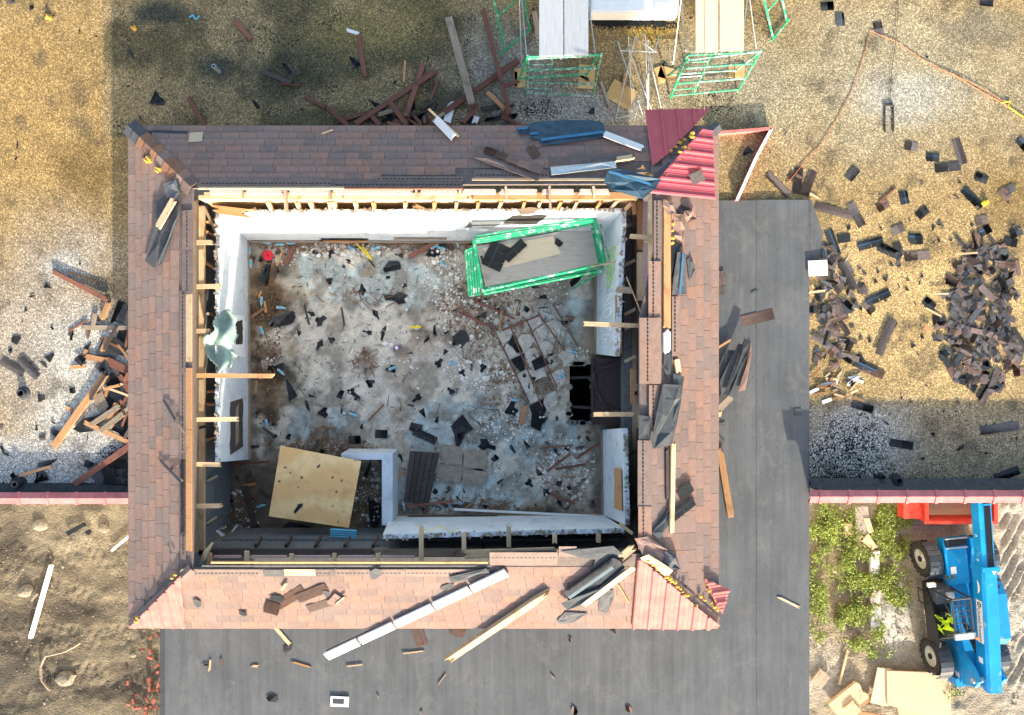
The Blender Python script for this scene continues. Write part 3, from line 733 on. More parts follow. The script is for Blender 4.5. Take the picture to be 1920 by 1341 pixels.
for x in (452, 535, 617, 780, 862, 948, 1030, 1112): fb(fN, x, 346, x + 2, 396 if x in (535, 1030) else 374, 2.45, 2.38, .045, .10, WOOD_GRY, 'lookout')
for k, (x, dx) in enumerate(((500, 12), (555, 10), (580, 10), (618, 3), (625, 6), (665, 6), (700, 3), (760, 1), (815, 0), (857, -2), (898, -3), (942, -8), (985, -6), (1015, -8), (1055, -12), (1085, -12), (1130, -16), (1160, -20))):
    fb(fN, x, 375, x + dx, 397, 2.18, 1.8 if k % 3 else 1.86, .05, .10, WOOD_NEW if x < 700 else (WOOD_GRY if k % 2 else WOOD_ORG), 'joist')
fb(fN, 392, 392, 480, 402, 1.98, 2.0, .16, .045, WOOD_ORG, 'splintered_board', .25); fb(fN, 960, 400, 1015, 392, 1.99, 2.02, .12, .05, WOOD_GRY, 'splintered_board', .2)
fb(fN, 772, 384, 798, 394, 1.9, 1.92, .07, .045, WOOD_NEW, 'broken_joist', .08)
fW = frame_side('W', 'long wooden framing beside the west mansard with pink insulation', P(380, 700, .02))
wallbox(fW, 372, 366, 381, 1040, PZ - .1, CMU, 'stud_wall', 1.2)
for a, b in ((384, 620), (622, 800), (802, 1032)): fb(fW, 377.5, a, 377.5, b, PZ - .05, PZ - .05, .13, .09, WOOD_NEW, 'top_plate', .04)
for a, b in ((386, 450), (460, 534), (542, 617), (626, 700), (708, 783), (792, 866), (875, 945), (954, 1030)): fb(fW, 366, a, 366, b, PZ + .03, PZ + .03, .075, .10, PINK_INS, 'insulation_batt', .04)
for y, x1 in ((455, 402), (538, 417), (621, 399), (704, 516), (787, 450), (870, 418), (949, 418)):
    fb(fW, 360, y, x1, y + U(-2, 2), 2.06, 2.06, .085, .05, WOOD_NEW if y != 704 else WOOD_ORG, 'joist', .06)
for y, d in ((412, 14), (432, 12), (490, 16), (585, 8), (650, 4), (734, 0), (758, 0), (826, -6), (905, -12), (985, -16)): fb(fW, 383, y, 407, y + d, 1.62, 1.3, .05, .10, WOOD_GRY if y % 2 else WOOD_ORG, 'joist')
fb(fW, 384, 390, 408, 440, 1.7, 1.66, .05, .05, WOOD_GRY, 'diagonal_brace'); fb(fW, 372, 1066, 398, 1012, 2.2, 2.26, .09, .05, WOOD_NEW, 'splintered_corner_board', .3)
m = MB(); m.prism([Vector((RW - .005, RS + .25, ZR - .06)), Vector((RW - .005, RN - .25, ZR - .06)), P(373, 372, PZ - .02), P(373, 1034, PZ - .02)], Vector((1, 0, .25)), .02); m.build('sun_block_board', WOOD_GRY, fW, mw=Matrix())  # slanted board added to stop the sun stripe on the north gravel
wallbox(fW, 384, 400, 397, 1000, 1.0, CMU, 'block_course')
fS = frame_side('S', 'wooden framing above the shaded gap along the south mansard', P(790, 1040, .02))
wallbox(fS, 372, 1034, 1200, 1042, PZ - .1, CMU, 'stud_wall')
for a, b in ((395, 700), (702, 905), (908, 1195)): fb(fS, a, 1036, b, 1036, PZ - .05, PZ - .05, .16, .09, WOOD_DRK if a < 700 else WOOD_GRY, 'top_plate', .03)
for xa, xb in ((EW + .12, P(371, 0, PZ).x + .55), (P(1207, 0, PZ).x, EE - .12)):
    m = MB(); m.box(xa, xb, ES + .12, ES + .2, .07, 1.9); m.build('sun_blocker', WOOD_GRY, fS, mw=Matrix())  # panels added under the eave corners to block stray sun
fb(fS, 864, 1040, 1045, 1034, 2.1, 2.1, .16, .045, WOOD_NEW, 'splintered_plate', .2)
for a, b in ((400, 455), (468, 540), (552, 622), (634, 702), (714, 780)): fb(fS, a, 1043, b, 1043, PZ - .02, PZ - .02, .05, .10, PINK_INS, 'insulation_batt', .04)
for x, y0, y1 in ((393, 1062, 1036), (463, 1062, 1032), (547, 1060, 1036), (627, 1060, 1036), (709, 1060, 1036), (790, 1057, 985), (870, 1034, 996), (954, 1028, 986), (1040, 1020, 1000), (1122, 1020, 1000)):
    fb(fS, x, y0, x, y1, 2.1, 2.08, .085, .05, WOOD_NEW, 'joist', .03)
for x in (478, 535, 590, 645, 698, 752, 802, 850, 905, 960, 1012, 1065): fb(fS, x, 1026, x + (12 if x < 800 else -8), 1006, 1.5, 1.2, .05, .1, WOOD_DRK, 'strut')
wallbox(fS, 415, 1010, 1160, 1024, .95, CMU, 'block_course'); fb(fS, 1160, 981, 1188, 1002, 2.15, 2.2, .06, .05, WOOD_NEW, 'stub')
fE = frame_side('E', 'wooden framing between the east mansard and the chalk-marked wall', P(1200, 600, .02))
wallbox(fE, 1197, 372, 1206, 1030, PZ - .1, WOOD_GRY, 'stud_wall')
for a, b, mt in ((376, 470, WOOD_ORG), (472, 566, WOOD_NEW), (566, 720, WOOD_DRK), (800, 1025, WOOD_DRK)): fb(fE, 1200, a, 1200, b, PZ - .05, PZ - .05, .13, .09, mt, 'top_plate', .03)
fb(fE, 1210, 376, 1209, 452, PZ + .04, PZ + .04, .08, .1, PINK_INS, 'insulation_batt'); fb(fE, 1210, 455, 1209, 556, PZ + .04, PZ + .04, .08, .1, PINK_INS, 'insulation_batt')
for x0, y0, x1, y1 in ((1180, 443, 1223, 446), (1093, 607, 1200, 611), (1111, 777, 1190, 777)): fb(fE, x0, y0, x1, y1, 2.05, 2.06, .085, .05, WOOD_NEW, 'joist', .03)
for y in (420, 490, 582, 610, 670, 740, 850, 900, 950): fb(fE, 1170, y + 8, 1195, y - 4, 1.45, 1.62, .06, .09, WOOD_GRY if y < 700 else WOOD_DRK, 'strut')
fb(fE, 1153, 543, 1186, 545, 2.0, 2.03, .12, .05, WOOD_GRY, 'stub_board'); fb(fE, 1159, 548, 1160, 665, 1.88, 1.88, .11, .08, WOOD_ORG, 'rotten_plate', .05)
fb(fE, 1174, 518, 1205, 595, 2.0, 2.12, .02, .02, WOOD_NEW, 'splinter'); wallbox(fE, 1170, 404, 1184, 1000, .95, CMU, 'block_course')
fb(fE, 1170, 395, 1186, 380, 1.98, 2.05, .07, .05, WOOD_NEW, 'stub'); fb(fE, 1186, 376, 1190, 404, 2.0, 2.0, .07, .06, WOOD_ORG, 'stub')
fb(fE, 1187, 380, 1187, 430, 1.6, 1.6, .06, .1, WOOD_DRK, 'post'); fb(fE, 1185, 690, 1186, 760, 1.7, 1.7, .07, .08, WOOD_ORG, 'post')

# ------------------------------------------------------------------ stucco walls of the open room
ST = 1.95
def swall(label, top, bot, th, out, extra=None):
    """wall face from two top pixels and two bottom pixels; th thickness along the outward direction"""
    a, b = P(*top[0], ST), P(*top[1], ST); c, d = P(*bot[1], .0), P(*bot[0], .0); o = Vector(out) * th
    e = empty('stucco_wall', (c + d) / 2, label, 'wall'); m = MB()
    nx = max(2, int((b - a).length / .12)); vs = []
    ed = [U(-.03, .025) + .03 * mnoise.noise((i * .35, a.x, a.y)) for i in range(nx + 1)]
    for i in range(nx + 1):
        f = i / nx; t = a.lerp(b, f) + Vector((0, 0, ed[i])); q = d.lerp(c, f); vs += [t, t + o, q, q + o]
    fs = []
    for i in range(nx):
        k = 4 * i; fs += [(k, k + 4, k + 6, k + 2), (k + 1, k + 3, k + 7, k + 5), (k, k + 1, k + 5, k + 4)]
    fs += [(0, 2, 3, 1), (4 * nx, 4 * nx + 1, 4 * nx + 3, 4 * nx + 2)]
    m.add(vs, fs); m.build('plaster', STUCCO, e, mw=Matrix())
    # crumbling core along the top edge
    m = MB(); k = int((b - a).length / .035)
    for i in range(k):
        f_ = (i + U(0, 1)) / k; q_ = a.lerp(b, f_) + o * U(.15, 1.15) + Vector((0, 0, U(-.04, .02))); s_ = U(.012, .035)
        Mq = Matrix.Translation(q_) @ Matrix.Rotation(U(0, 6), 4, 'Z') @ Matrix.Rotation(U(-.6, .6), 4, 'X'); m.box(-s_, s_, -s_ * .7, s_ * .7, -s_ * .6, s_ * .6, M=Mq)
    tag(m.build('crumbled_top', STONE, e, mw=Matrix()), kind='stuff')
    # baseboard
    m = MB(); q0, q1 = d.lerp(c, .004), d.lerp(c, .996); i_ = Vector(out) * -.03
    m.add([q0 - i_ * -1 * 0, q1, q1 + i_, q0 + i_] + [w + Vector((0, 0, .12)) for w in (q0, q1, q1 + i_, q0 + i_)], [(0, 3, 2, 1), (4, 5, 6, 7), (0, 1, 5, 4), (1, 2, 6, 5), (2, 3, 7, 6), (3, 0, 4, 7)])
    m.build('baseboard', WOOD_GRY, e, mw=Matrix())
    return e
wN = swall('north stucco wall of the open room, bright white in the sun', ((411, 399), (1166, 396)), ((467, 453), (1117, 455)), .05, (0, 1, 0))
wW = swall('west stucco wall of the open room with two torn holes', ((411, 399), (411, 866)), ((467, 453), (468, 862)), .07, (-1, 0, 0))
wE1 = swall('upper east stucco wall with green and white chalk marks', ((1166, 396), (1153, 668)), ((1117, 455), (1116, 664)), .09, (1, 0, 0))
wE2 = swall('lower east stucco wall stub beside the doorway', ((1168, 803), (1172, 985)), ((1128, 806), (1130, 965)), .09, (1, 0, 0))
wS = swall('south stucco wall of the open room below the long white ledge', ((718, 1002), (1170, 990)), ((733, 966), (1130, 965)), .09, (0, -1, 0))
# holes and patches in the walls (raised ragged pieces of bare lath)
def wallface(e, top, bot, pts, mat, nm, out=.006, inn=(0, 0, 1), z=None):
    pass
def wpatch(par, wall, poly, mat, nm, lift=.006):
    """polygon in (along 0..1, height 0..1) on a wall face given by its pixel corners"""
    top, bot, out = wall; a, b = P(*top[0], ST), P(*top[1], ST); d, c = P(*bot[0], 0), P(*bot[1], 0)
    pts = []
    for f, h in poly: pts.append(d.lerp(c, f).lerp(a.lerp(b, f), h) - Vector(out) * lift)
    m = MB(); n = -Vector(out); m.prism(pts, n, .004); m.build(nm, mat, par, mw=Matrix())
WW = (((411, 399), (411, 866)), ((467, 453), (468, 862)), (-1, 0, 0)); WN = (((411, 399), (1166, 396)), ((467, 453), (1117, 455)), (0, 1, 0))
WE1 = (((1166, 396), (1153, 668)), ((1117, 455), (1116, 664)), (1, 0, 0)); WE2 = (((1168, 803), (1172, 985)), ((1128, 806), (1130, 965)), (1, 0, 0)); WS = (((718, 1002), (1170, 990)), ((733, 966), (1130, 965)), (0, -1, 0))
def ragged(f0, f1, h0, h1, n=7, j=.12):
    pts = []
    for i in range(n): pts.append((f0 + (f1 - f0) * i / n + U(-j, j) * (f1 - f0) * .3, h0 + U(0, j) * (h1 - h0)))
    for i in range(n): pts.append((f1 - (f1 - f0) * i / n + U(-j, j) * (f1 - f0) * .3, h1 - U(0, j) * (h1 - h0)))
    return pts
wpatch(wW, WW, ragged(.36, .56, .15, .7), WHITE_M, 'fresh_plaster_patch', .005); wpatch(wW, WW, ragged(.38, .5, .25, .5), WOOD_DRK, 'broken_lath', .012)
wpatch(wW, WW, ragged(.72, .97, .22, .72), WOOD_DRK, 'broken_lath', .008); wpatch(wW, WW, ragged(.75, .94, .4, .52), WOOD_GRY, 'broken_lath', .014)
wpatch(wN, WN, ragged(.20, .35, .04, .16, 9), BLK, 'burnt_trim', .03); wpatch(wN, WN, [(.22, .02), (.345, .02), (.345, .11), (.22, .11)], WOOD_ORG, 'exposed_trim', .04)
wpatch(wN, WN, [(.42, .12), (.57, .12), (.57, .18), (.42, .18)], WOOD_GRY, 'trim_board', .02); wpatch(wN, WN, ragged(.61, .72, .5, .75, 5), CMU, 'recess_patch', .006)
wpatch(wN, WN, ragged(.71, .82, .62, .92, 6), BLACKHOLE, 'breach_shade', .007); wpatch(wE2, WE2, [(.42, .66), (.86, .62), (.86, .95), (.42, .95)], WOOD_ORG, 'nailed_board', .03)  # the breach is a flat patch with a hole's darkness as its colour
wpatch(wS, WS, [(.08, .06), (.5, .06), (.5, .12), (.08, .12)], WOOD_DRK, 'trim_board', .02)
# chalk lettering on the upper east wall, reading downwards
def strokes(par, wall, segs, mat, r, nm, f0, fs, h0, hs):
    top, bot, out = wall; a, b = P(*top[0], ST), P(*top[1], ST); d, c = P(*bot[0], 0), P(*bot[1], 0); m = MB()
    for sg in segs:
        pts = []
        for (u, v) in sg: f = f0 + u * fs; h = h0 + v * hs; pts.append(d.lerp(c, f).lerp(a.lerp(b, f), h) - Vector(out) * .006)
        m.path(pts, r, 4)
    m.build(nm, mat, par, mw=Matrix())
def arc(cx, cy, rx, ry, a0=0, a1=360, n=14): return [(cx + rx * math.cos(rad(a0 + (a1 - a0) * i / n)), cy + ry * math.sin(rad(a0 + (a1 - a0) * i / n))) for i in range(n + 1)]
# along the wall (f grows downwards in the picture) x = letter advance, y = letter height measured away from the room
Nn = [[(0, 0), (0, 1), (.6, 0), (.6, 1)]]; Oo = [arc(1.15, .5, .3, .5)]; Ff = [[(1.9, 0), (1.9, 1), (2.4, 1)], [(1.9, .55), (2.25, .55)]]
more = [[(2.6, 0), (2.62, .8)], [(2.85, .1), (2.95, .55), (3.1, .1), (3.2, .5)], [(3.35, .2), (3.45, .5), (3.6, .15)]]
strokes(wE1, WE1, Nn + Oo + Ff + more, CHALKW, .011, 'chalk_lettering', .54, .115, .42, .34)
strokes(wE1, WE1, [arc(.5 + .35 * k, .5 + .06 * (k % 2), .28, .42 - .05 * k) for k in range(5)] + [[(.2, .5), (2.2, .55)]], CHALKG, .010, 'chalk_scribble', .16, .15, .4, .5)
# low stub wall of the corner room
m = MB(); zt = .75
for (x0, y0, x1, y1) in ((640, 850, 736, 862), (716, 862, 736, 985)):
    a = P(x0, y1, zt); b = P(x1, y0, zt); m.box(a.x, b.x, a.y, b.y, .0, zt if y0 == 850 else zt - .006)
sw = m.build('stub_wall', STUCCO); tag(sw, 'low grey stub wall round the dark corner beside the plywood', 'wall')
# ledge on top of the south wall and rails
# doorway panel with a drooping screen
e = empty('doorway_screen', P(1150, 735, 0), 'dark brown screened panel leaning in the east doorway', 'screen')
a = P(1112, 796, .5); b = P(1190, 672, .5); m = MB(); m.box(a.x, b.x, a.y, b.y, .03, .5); m.build('panel', MESHBR, e, mw=Matrix())
for x in (1111, 1168): 
    m = MB(); m.tube(P(x, 798, .55), P(x, 672, .55), .022, 6); m.build('rail', WIREM, e, mw=Matrix())
m = MB(); pts = [P(x, y, .56 + .03 * math.sin(x)) for x, y in ((1188, 655), (1150, 685), (1122, 690), (1113, 700), (1116, 730), (1130, 755), (1148, 770), (1164, 772), (1176, 758), (1190, 745))]
for p_, q_ in zip(pts[:-1], pts[1:]):
    s_ = (q_ - p_).cross(Z3).normalized() * .03; m.add([p_ - s_, q_ - s_, q_ + s_, p_ + s_], [(0, 1, 2, 3)])
m.build('torn_screen_strip', MESHBR, e, mw=Matrix())
m = MB(); a = P(1108, 790, .08); b = P(1114, 683, .08); m.box(a.x, b.x + .12, a.y, b.y, .02, .34); tag(m.build('door_sill', WOOD_DRK), 'dark timber sill along the black floor opening', 'sill')

# ------------------------------------------------------------------ loose shingle strips and torn scraps (shared meshes)
def strip_mesh(nt_, back, curl=.0035, tape=True, mats=None):
    tw = .333; D = .33; slot = .012; ex = .14
    xs = [0.0]
    for k in range(nt_):
        x = k * tw; xs += [x + slot, x + tw / 2, x + tw] if k else [x + tw / 2, x + tw]
    xs = sorted(set(round(q, 4) for q in xs)); ys = [0, ex * .5, ex, ex + .05, ex + .075, ex + .11, D]
    L = nt_ * tw; ph = U(0, 6); am = U(.5, 1) * curl
    def z(x, y): return .006 + am * (math.sin(x / L * 3.14 + ph * .1) * .6 + .4 * math.cos(y / D * 3 + ph)) * .5 + am * .4
    bm = bmesh.new(); g = {}
    for i, x in enumerate(xs):
        for j, y in enumerate(ys): g[i, j] = bm.verts.new((x - L / 2 + U(-.004, .004), y - D / 2 + U(-.004, .004), z(x, y)))
    for i in range(len(xs) - 1):
        for j in range(len(ys) - 1):
            if j < 2 and xs[i + 1] - xs[i] < .02: continue
            f = bm.faces.new((g[i, j], g[i + 1, j], g[i + 1, j + 1], g[i, j + 1]))
            f.material_index = 1 if (tape and j == 3) else 0
    bmesh.ops.solidify(bm, geom=bm.faces[:], thickness=.006)
    me = bpy.data.meshes.new('shingle_strip'); bm.to_mesh(me); bm.free()
    for m_ in (mats or ((FELT, BLUE_TAPE) if back else (SHINGLE_D, NAILS))): me.materials.append(m_)
    return me
def scrap_mesh(mat, n=9, curl=.03, ang=.45):
    curl *= .45
    bm = bmesh.new(); ph = U(0, 6); rs = [(U(ang, ang + .3) if (i + n) % 3 == 0 else U(.7, 1)) for i in range(n)]
    c = bm.verts.new((0, 0, .008)); ring = []; mid = []
    for i in range(n):
        t = 2 * math.pi * (i + U(-.38, .38)) / n; r = rs[i] * .55
        zz = .006 + curl * abs(math.sin(t + ph)) * r * 2
        ring.append(bm.verts.new((r * math.cos(t), r * math.sin(t), zz))); mid.append(bm.verts.new((r * .5 * math.cos(t), r * .5 * math.sin(t), .006 + zz * .4)))
    for i in range(n):
        j = (i + 1) % n; bm.faces.new((c, mid[i], mid[j])); bm.faces.new((mid[i], ring[i], ring[j], mid[j]))
    bmesh.ops.solidify(bm, geom=bm.faces[:], thickness=.005)
    me = bpy.data.meshes.new('scrap'); bm.to_mesh(me); bm.free(); me.materials.append(mat); return me
STR = {'b': [strip_mesh(k, False) for k in (3, 3, 2, 2, 1, 1)], 'k': [strip_mesh(k, True, tape=(i % 2 == 0)) for i, k in enumerate((3, 3, 2, 2, 1, 1))],
       'g': [strip_mesh(k, True, mats=(FELT_G, GREY_TAPE)) for k in (3, 2, 2, 1)], 'l': [strip_mesh(k, False, mats=(SHINGLE, NAILS)) for k in (3, 3, 2, 1)]}
SCR = {'k': [scrap_mesh(FELT, (7, 6, 9, 5)[i % 4], .02, .24) for i in range(12)], 'b': [scrap_mesh(SHINGLE_D, (4, 5, 6)[i % 3], .02, .45) for i in range(8)], 'g': [scrap_mesh(FELT_G, 6, .03, .6) for _ in range(4)], 'l': [scrap_mesh(SHINGLE, 6, .02, .6) for _ in range(3)]}
def put(me, name, label, cat, surf, x, y, ang=0, sx=1, sy=1, h=0, group=None, tilt=(0, 0)):
    q = surf.px(x, y, h); M = surf.frame(q, ang)
    if tilt != (0, 0): M = M @ Matrix.Rotation(tilt[0], 4, 'X') @ Matrix.Rotation(tilt[1], 4, 'Y')
    M = M @ Matrix.Diagonal((sx, sy, 1, 1))
    return tag(link(name, me, None, M), label, cat, group)
def scrap(x, y, size, label, kind='k', surf=None, asp=.7, ang=None, h=0, group=None, name=None, cat='roofing scrap'):
    name = name or ('shingle_scrap' if kind in 'bl' else 'felt_scrap')
    surf = surf or G0; q = surf.px(x, y, h); s = size * (CAMZ - q.z) / FPX
    return put(random.choice(SCR[kind]), name, label, cat, surf, x, y, U(0, 6.28) if ang is None else ang, s, s * asp, h, group)
def shing(x, y, deg, label, kind='b', n=3, surf=None, h=0, group=None, k=1.0, name='shingle_strip', tilt=(0, 0)):
    surf = surf or G0; c = [m for m in STR[kind] if abs(len(m.vertices) - [0, 56, 98, 140][n]) < 60] or STR[kind]
    lst = STR[kind]; idx = {3: (0, 1), 2: (2, 3), 1: (4, 5)}[n] if len(lst) == 6 else {3: (0,), 2: (1, 2), 1: (3,)}[n]
    return put(lst[random.choice(idx)], name, label, 'shingle', surf, x, y, rad(-deg), .86 * k, (.86 if kind == 'l' else .58) * k, h, group, tilt)

# --- right roof: single strips and scraps
lab = 'loose shingle piece scattered on the gold gravel right of the membrane'
grp = 'loose shingles on the right gravel'
SING = [(1632, 457, -15, 'k', 2), (1668, 472, 25, 'k', 2), (1718, 450, 0, 'k', 1), (1684, 467, 70, 'b', 1), (1582, 447, -8, 'k', 1), (1646, 558, -25, 'k', 2), (1629, 577, 50, 'b', 1), (1620, 687, 25, 'k', 2), (1634, 695, 20, 'b', 2),
        (1613, 677, 60, 'k', 1), (1496, 339, 95, 'b', 2), (1516, 344, -70, 'b', 2), (1777, 314, -6, 'k', 2), (1799, 285, 72, 'b', 2), (1709, 275, 10, 'b', 1), (1749, 295, 4, 'k', 1), (1564, 396, 15, 'b', 3), (1605, 403, 62, 'b', 2), (1490, 333, 30, 'b', 1),
        (1695, 371, 80, 'k', 1), (1655, 386, -30, 'b', 1), (1823, 372, 45, 'k', 2), (1883, 364, 40, 'b', 1), (1892, 356, -30, 'b', 1), (1729, 399, -40, 'k', 1), (1684, 430, -20, 'b', 1), (1840, 413, -10, 'b', 1), (1846, 433, -30, 'k', 1), (1715, 446, 2, 'k', 1),
        (1647, 54, 80, 'b', 1), (1575, 37, 85, 'k', 1), (1551, 12, -4, 'k', 1), (1840, 334, 20, 'k', 1), (1917, 270, 50, 'k', 1), (1905, 436, -20, 'k', 1), (1895, 454, 12, 'k', 1), (1561, 455, 70, 'k', 2), (1548, 480, 75, 'k', 2), (1850, 4, 5, 'k', 1),
        (1912, 697, -5, 'b', 1), (1858, 720, 30, 'b', 2), (1830, 700, 80, 'b', 1), (1800, 712, 15, 'b', 1), (1742, 570, 40, 'k', 1), (1761, 600, 0, 'k', 1)]
def where(x, y):
    if y < 220: return 'near the top edge of the right gravel'
    if x < 1530: return 'at the top corner of the membrane'
    if x < 1600: return 'along the upper right edge of the membrane'
    if x < 1700: return 'on gold gravel beside the membrane heap' if y > 430 else 'on gold gravel above the membrane heap'
    if y < 350: return 'on open gold gravel well above the big heap'
    if y < 460: return 'on gold gravel just above the big heap'
    return 'on gold gravel round the lower big heap'
CN = {'b': 'brown', 'k': 'black-backed', 'g': 'grey-backed', 'l': 'pale brown'}; NN = {1: 'single-tab', 2: 'two-tab', 3: 'long three-tab'}
for x, y, a, kd, n in SING: shing(x, y, a, f'{CN[kd]} {NN[n]} shingle lying loose {where(x, y)}', kd, n, group=grp)
shing(1661, 632, -68, 'long brown shingle strip lying alone on gold gravel between the two heaps', 'b', 3, h=.03); shing(1670, 612, -60, 'black shingle tab sticking out under the long brown strip', 'k', 1)
shing(1720, 480, -5, 'reddish brown shingle strip above the gap between the heaps', 'b', 2); shing(1459, 347, 45, 'brown shingle strip crossed by the orange cord near the membrane corner', 'b', 3, k=.8)
shing(1598, 326, -50, 'square black shingle piece lying near the top of the gold gravel', 'k', 1, k=1.1); shing(1617, 763, 16, 'narrow black shingle strip in the shade just below the gold gravel', 'k', 2, k=.85)
shing(1690, 833, 9, 'narrow black shingle strip in the lower shaded gravel', 'k', 2, k=.9); shing(1874, 803, -8, 'long dark brown strip in the shade at the right edge', 'b', 3)
shing(1888, 889, -20, 'dark shingle near the right parapet', 'k', 2); shing(1903, 503, 80, 'reddish brown shingle at the right edge beside the big heap', 'b', 1, k=1.15)
for x, y, s in ((1641, 527, 14), (1701, 526, 8), (1632, 639, 16), (1711, 649, 16), (1728, 634, 12), (1689, 637, 10), (1637, 797, 16), (1661, 793, 14), (1708, 754, 10), (1472, 250, 10), (1737, 107, 10), (1799, 341, 10), (1761, 420, 18), (1444, 286, 7), (1733, 392, 12), (1560, 300, 8), (1805, 470, 14),
                (1750, 815, 12), (1800, 840, 20), (1600, 720, 14), (1570, 740, 16), (1650, 860, 12), (1640, 890, 14), (1770, 770, 9), (1850, 850, 12), (1730, 860, 10), (1575, 890, 12), (1690, 745, 9), (1890, 380, 10)):
    scrap(x, y, s, 'small torn roofing scrap scattered on the right gravel', random.choice('kkb'), group='small scraps on the right gravel')
# heaps
def heap(cx, cy, rx, ry, n, label, group, kinds='bbbbbbkgb', maxh=.05, seed=1):
    random.seed(seed)
    for i in range(n):
        f = i / n; r = math.sqrt(R()) * (1.12 - .25 * f); t = U(0, 6.28); x = cx + rx * 1.22 * r * math.cos(t); y = cy + ry * 1.15 * r * math.sin(t)
        if x < 1521: continue
        kd = random.choice(kinds); nn = random.choice((1, 1, 1, 2, 2, 3)); kk = U(.45, .82)
        z = .35 * maxh * max(0, 1 - r * r) * (.25 + .75 * f) + .0016 * (i % 9)
        kq = kd; edge = 'near the middle' if r < .45 else ('on the left side' if math.cos(t) < -.4 else 'on the right side' if math.cos(t) > .4 else 'on the upper side' if math.sin(t) < 0 else 'on the lower side')
        if R() < .62: shing(x, y, U(0, 180), f'{CN[kq]} {NN[nn]} {label}, {edge}', kq, nn, h=z, group=group, k=kk, tilt=(U(-.03, .03), U(-.02, .02)))
        else: scrap(x, y, U(14, 34), f'torn {CN[kd]} {label}, {edge}', kd, h=z, group=group)
heap(1838, 560, 50, 84, 135, 'shingle in the big right heap', 'shingles of the big heap', seed=11)
heap(1838, 660, 58, 58, 85, 'shingle in the big right heap', 'shingles of the big heap', seed=12, maxh=.03)
heap(1795, 640, 42, 32, 24, 'shingle in the big right heap', 'shingles of the big heap', seed=13, maxh=.03)
heap(1845, 480, 44, 38, 26, 'shingle trailing above the big heap', 'shingles above the big heap', seed=14, maxh=.03)
heap(1556, 540, 46, 64, 70, 'shingle in the heap by the membrane', 'shingles of the heap beside the membrane', seed=15, maxh=.04)
heap(1560, 655, 36, 36, 26, 'shingle in the small ring below the membrane heap', 'shingles of the small ring', seed=16, maxh=.03)
heap(1830, 725, 45, 22, 10, 'shingle below the big heap', 'shingles below the big heap', seed=17, maxh=.03)
random.seed(21)
for i in range(70):
    x, y = random.choice(((1600, 520), (1640, 470), (1720, 520), (1780, 440), (1700, 400), (1580, 640), (1760, 640), (1880, 420))); x += random.gauss(0, 38); y += random.gauss(0, 34)
    if x < 1525 or x > 1915: continue
    scrap(x, y, U(5, 15), f"thin {('brown', 'charcoal')[i % 2]} shingle flake strewn {where(x, y)}", 'bk'[i % 2], asp=U(.4, .9), group='shingle flakes on the right gravel', name='shingle_flake')
m = MB(); m.box(-.21, .21, -.17, .17, 0, .02); tag(m.build('white_board', WOOD_WHT, mw=Matrix.Translation(P(1533, 503, .11)) @ Matrix.Rotation(.05, 4, 'Z')), 'white square board on the heap beside the membrane', 'board')
for (x0, y0, x1, y1, w, mt, lb) in ((1735, 577, 1766, 594, 3, WOOD_NEW, 'thin pale lath running down to the long brown strip'), (1790, 477, 1834, 474, 3, WOOD_NEW, 'thin pale lath crossing the top of the big heap'),
        (1516, 549, 1548, 545, 4, WOOD_NEW, 'pale lath in the heap against the membrane'), (1732, 612, 1748, 621, 6, WOOD_ORG, 'orange wood stub on gold gravel left of the big heap'), (1585, 490, 1595, 476, 2.5, WOOD_NEW, 'tiny pale lath above the membrane heap'),
        (1750, 551, 1780, 551, 3, WOOD_NEW, 'short pale lath at the left of the big heap'), (1537, 724, 1572, 717, 8, WOOD_WHT, 'short white board in the splintered pile near the shade line'), (1517, 737, 1536, 728, 6, WOOD_WHT, 'white stub in the splintered pile at the membrane edge'),
        (1541, 755, 1560, 748, 6, WOOD_WHT, 'white wood stub at the bottom of the splintered pile'), (1648, 380, 1680, 352, 3, WOOD_RED, 'dark thin stick among singles on the gold gravel'), (1518, 362, 1535, 372, 3, WOOD_NEW, 'pale lath beside the membrane corner')):
    pboard(x0, y0, x1, y1, w, mt, lb, z0=.05 if 'heap' in lb else .0, t=.02, jag=.02)
for i in range(26):
    x = U(1517, 1600); y = U(705, 750); L = U(10, 30); t = U(-.9, .5); pboard(x, y, x + L * math.cos(t), y + L * math.sin(t), U(2.5, 5), random.choice((WOOD_NEW, WOOD_WHT, WOOD_GRY, CHIP)), f"{'short' if L < 18 else 'longer'} splintered lath in the {'left' if x < 1555 else 'right'} of the pile beside the membrane at the shade line", z0=.004 + .006 * (i % 6), t=.018, jag=.04, name='wood_splinter', group='splinters beside the membrane')

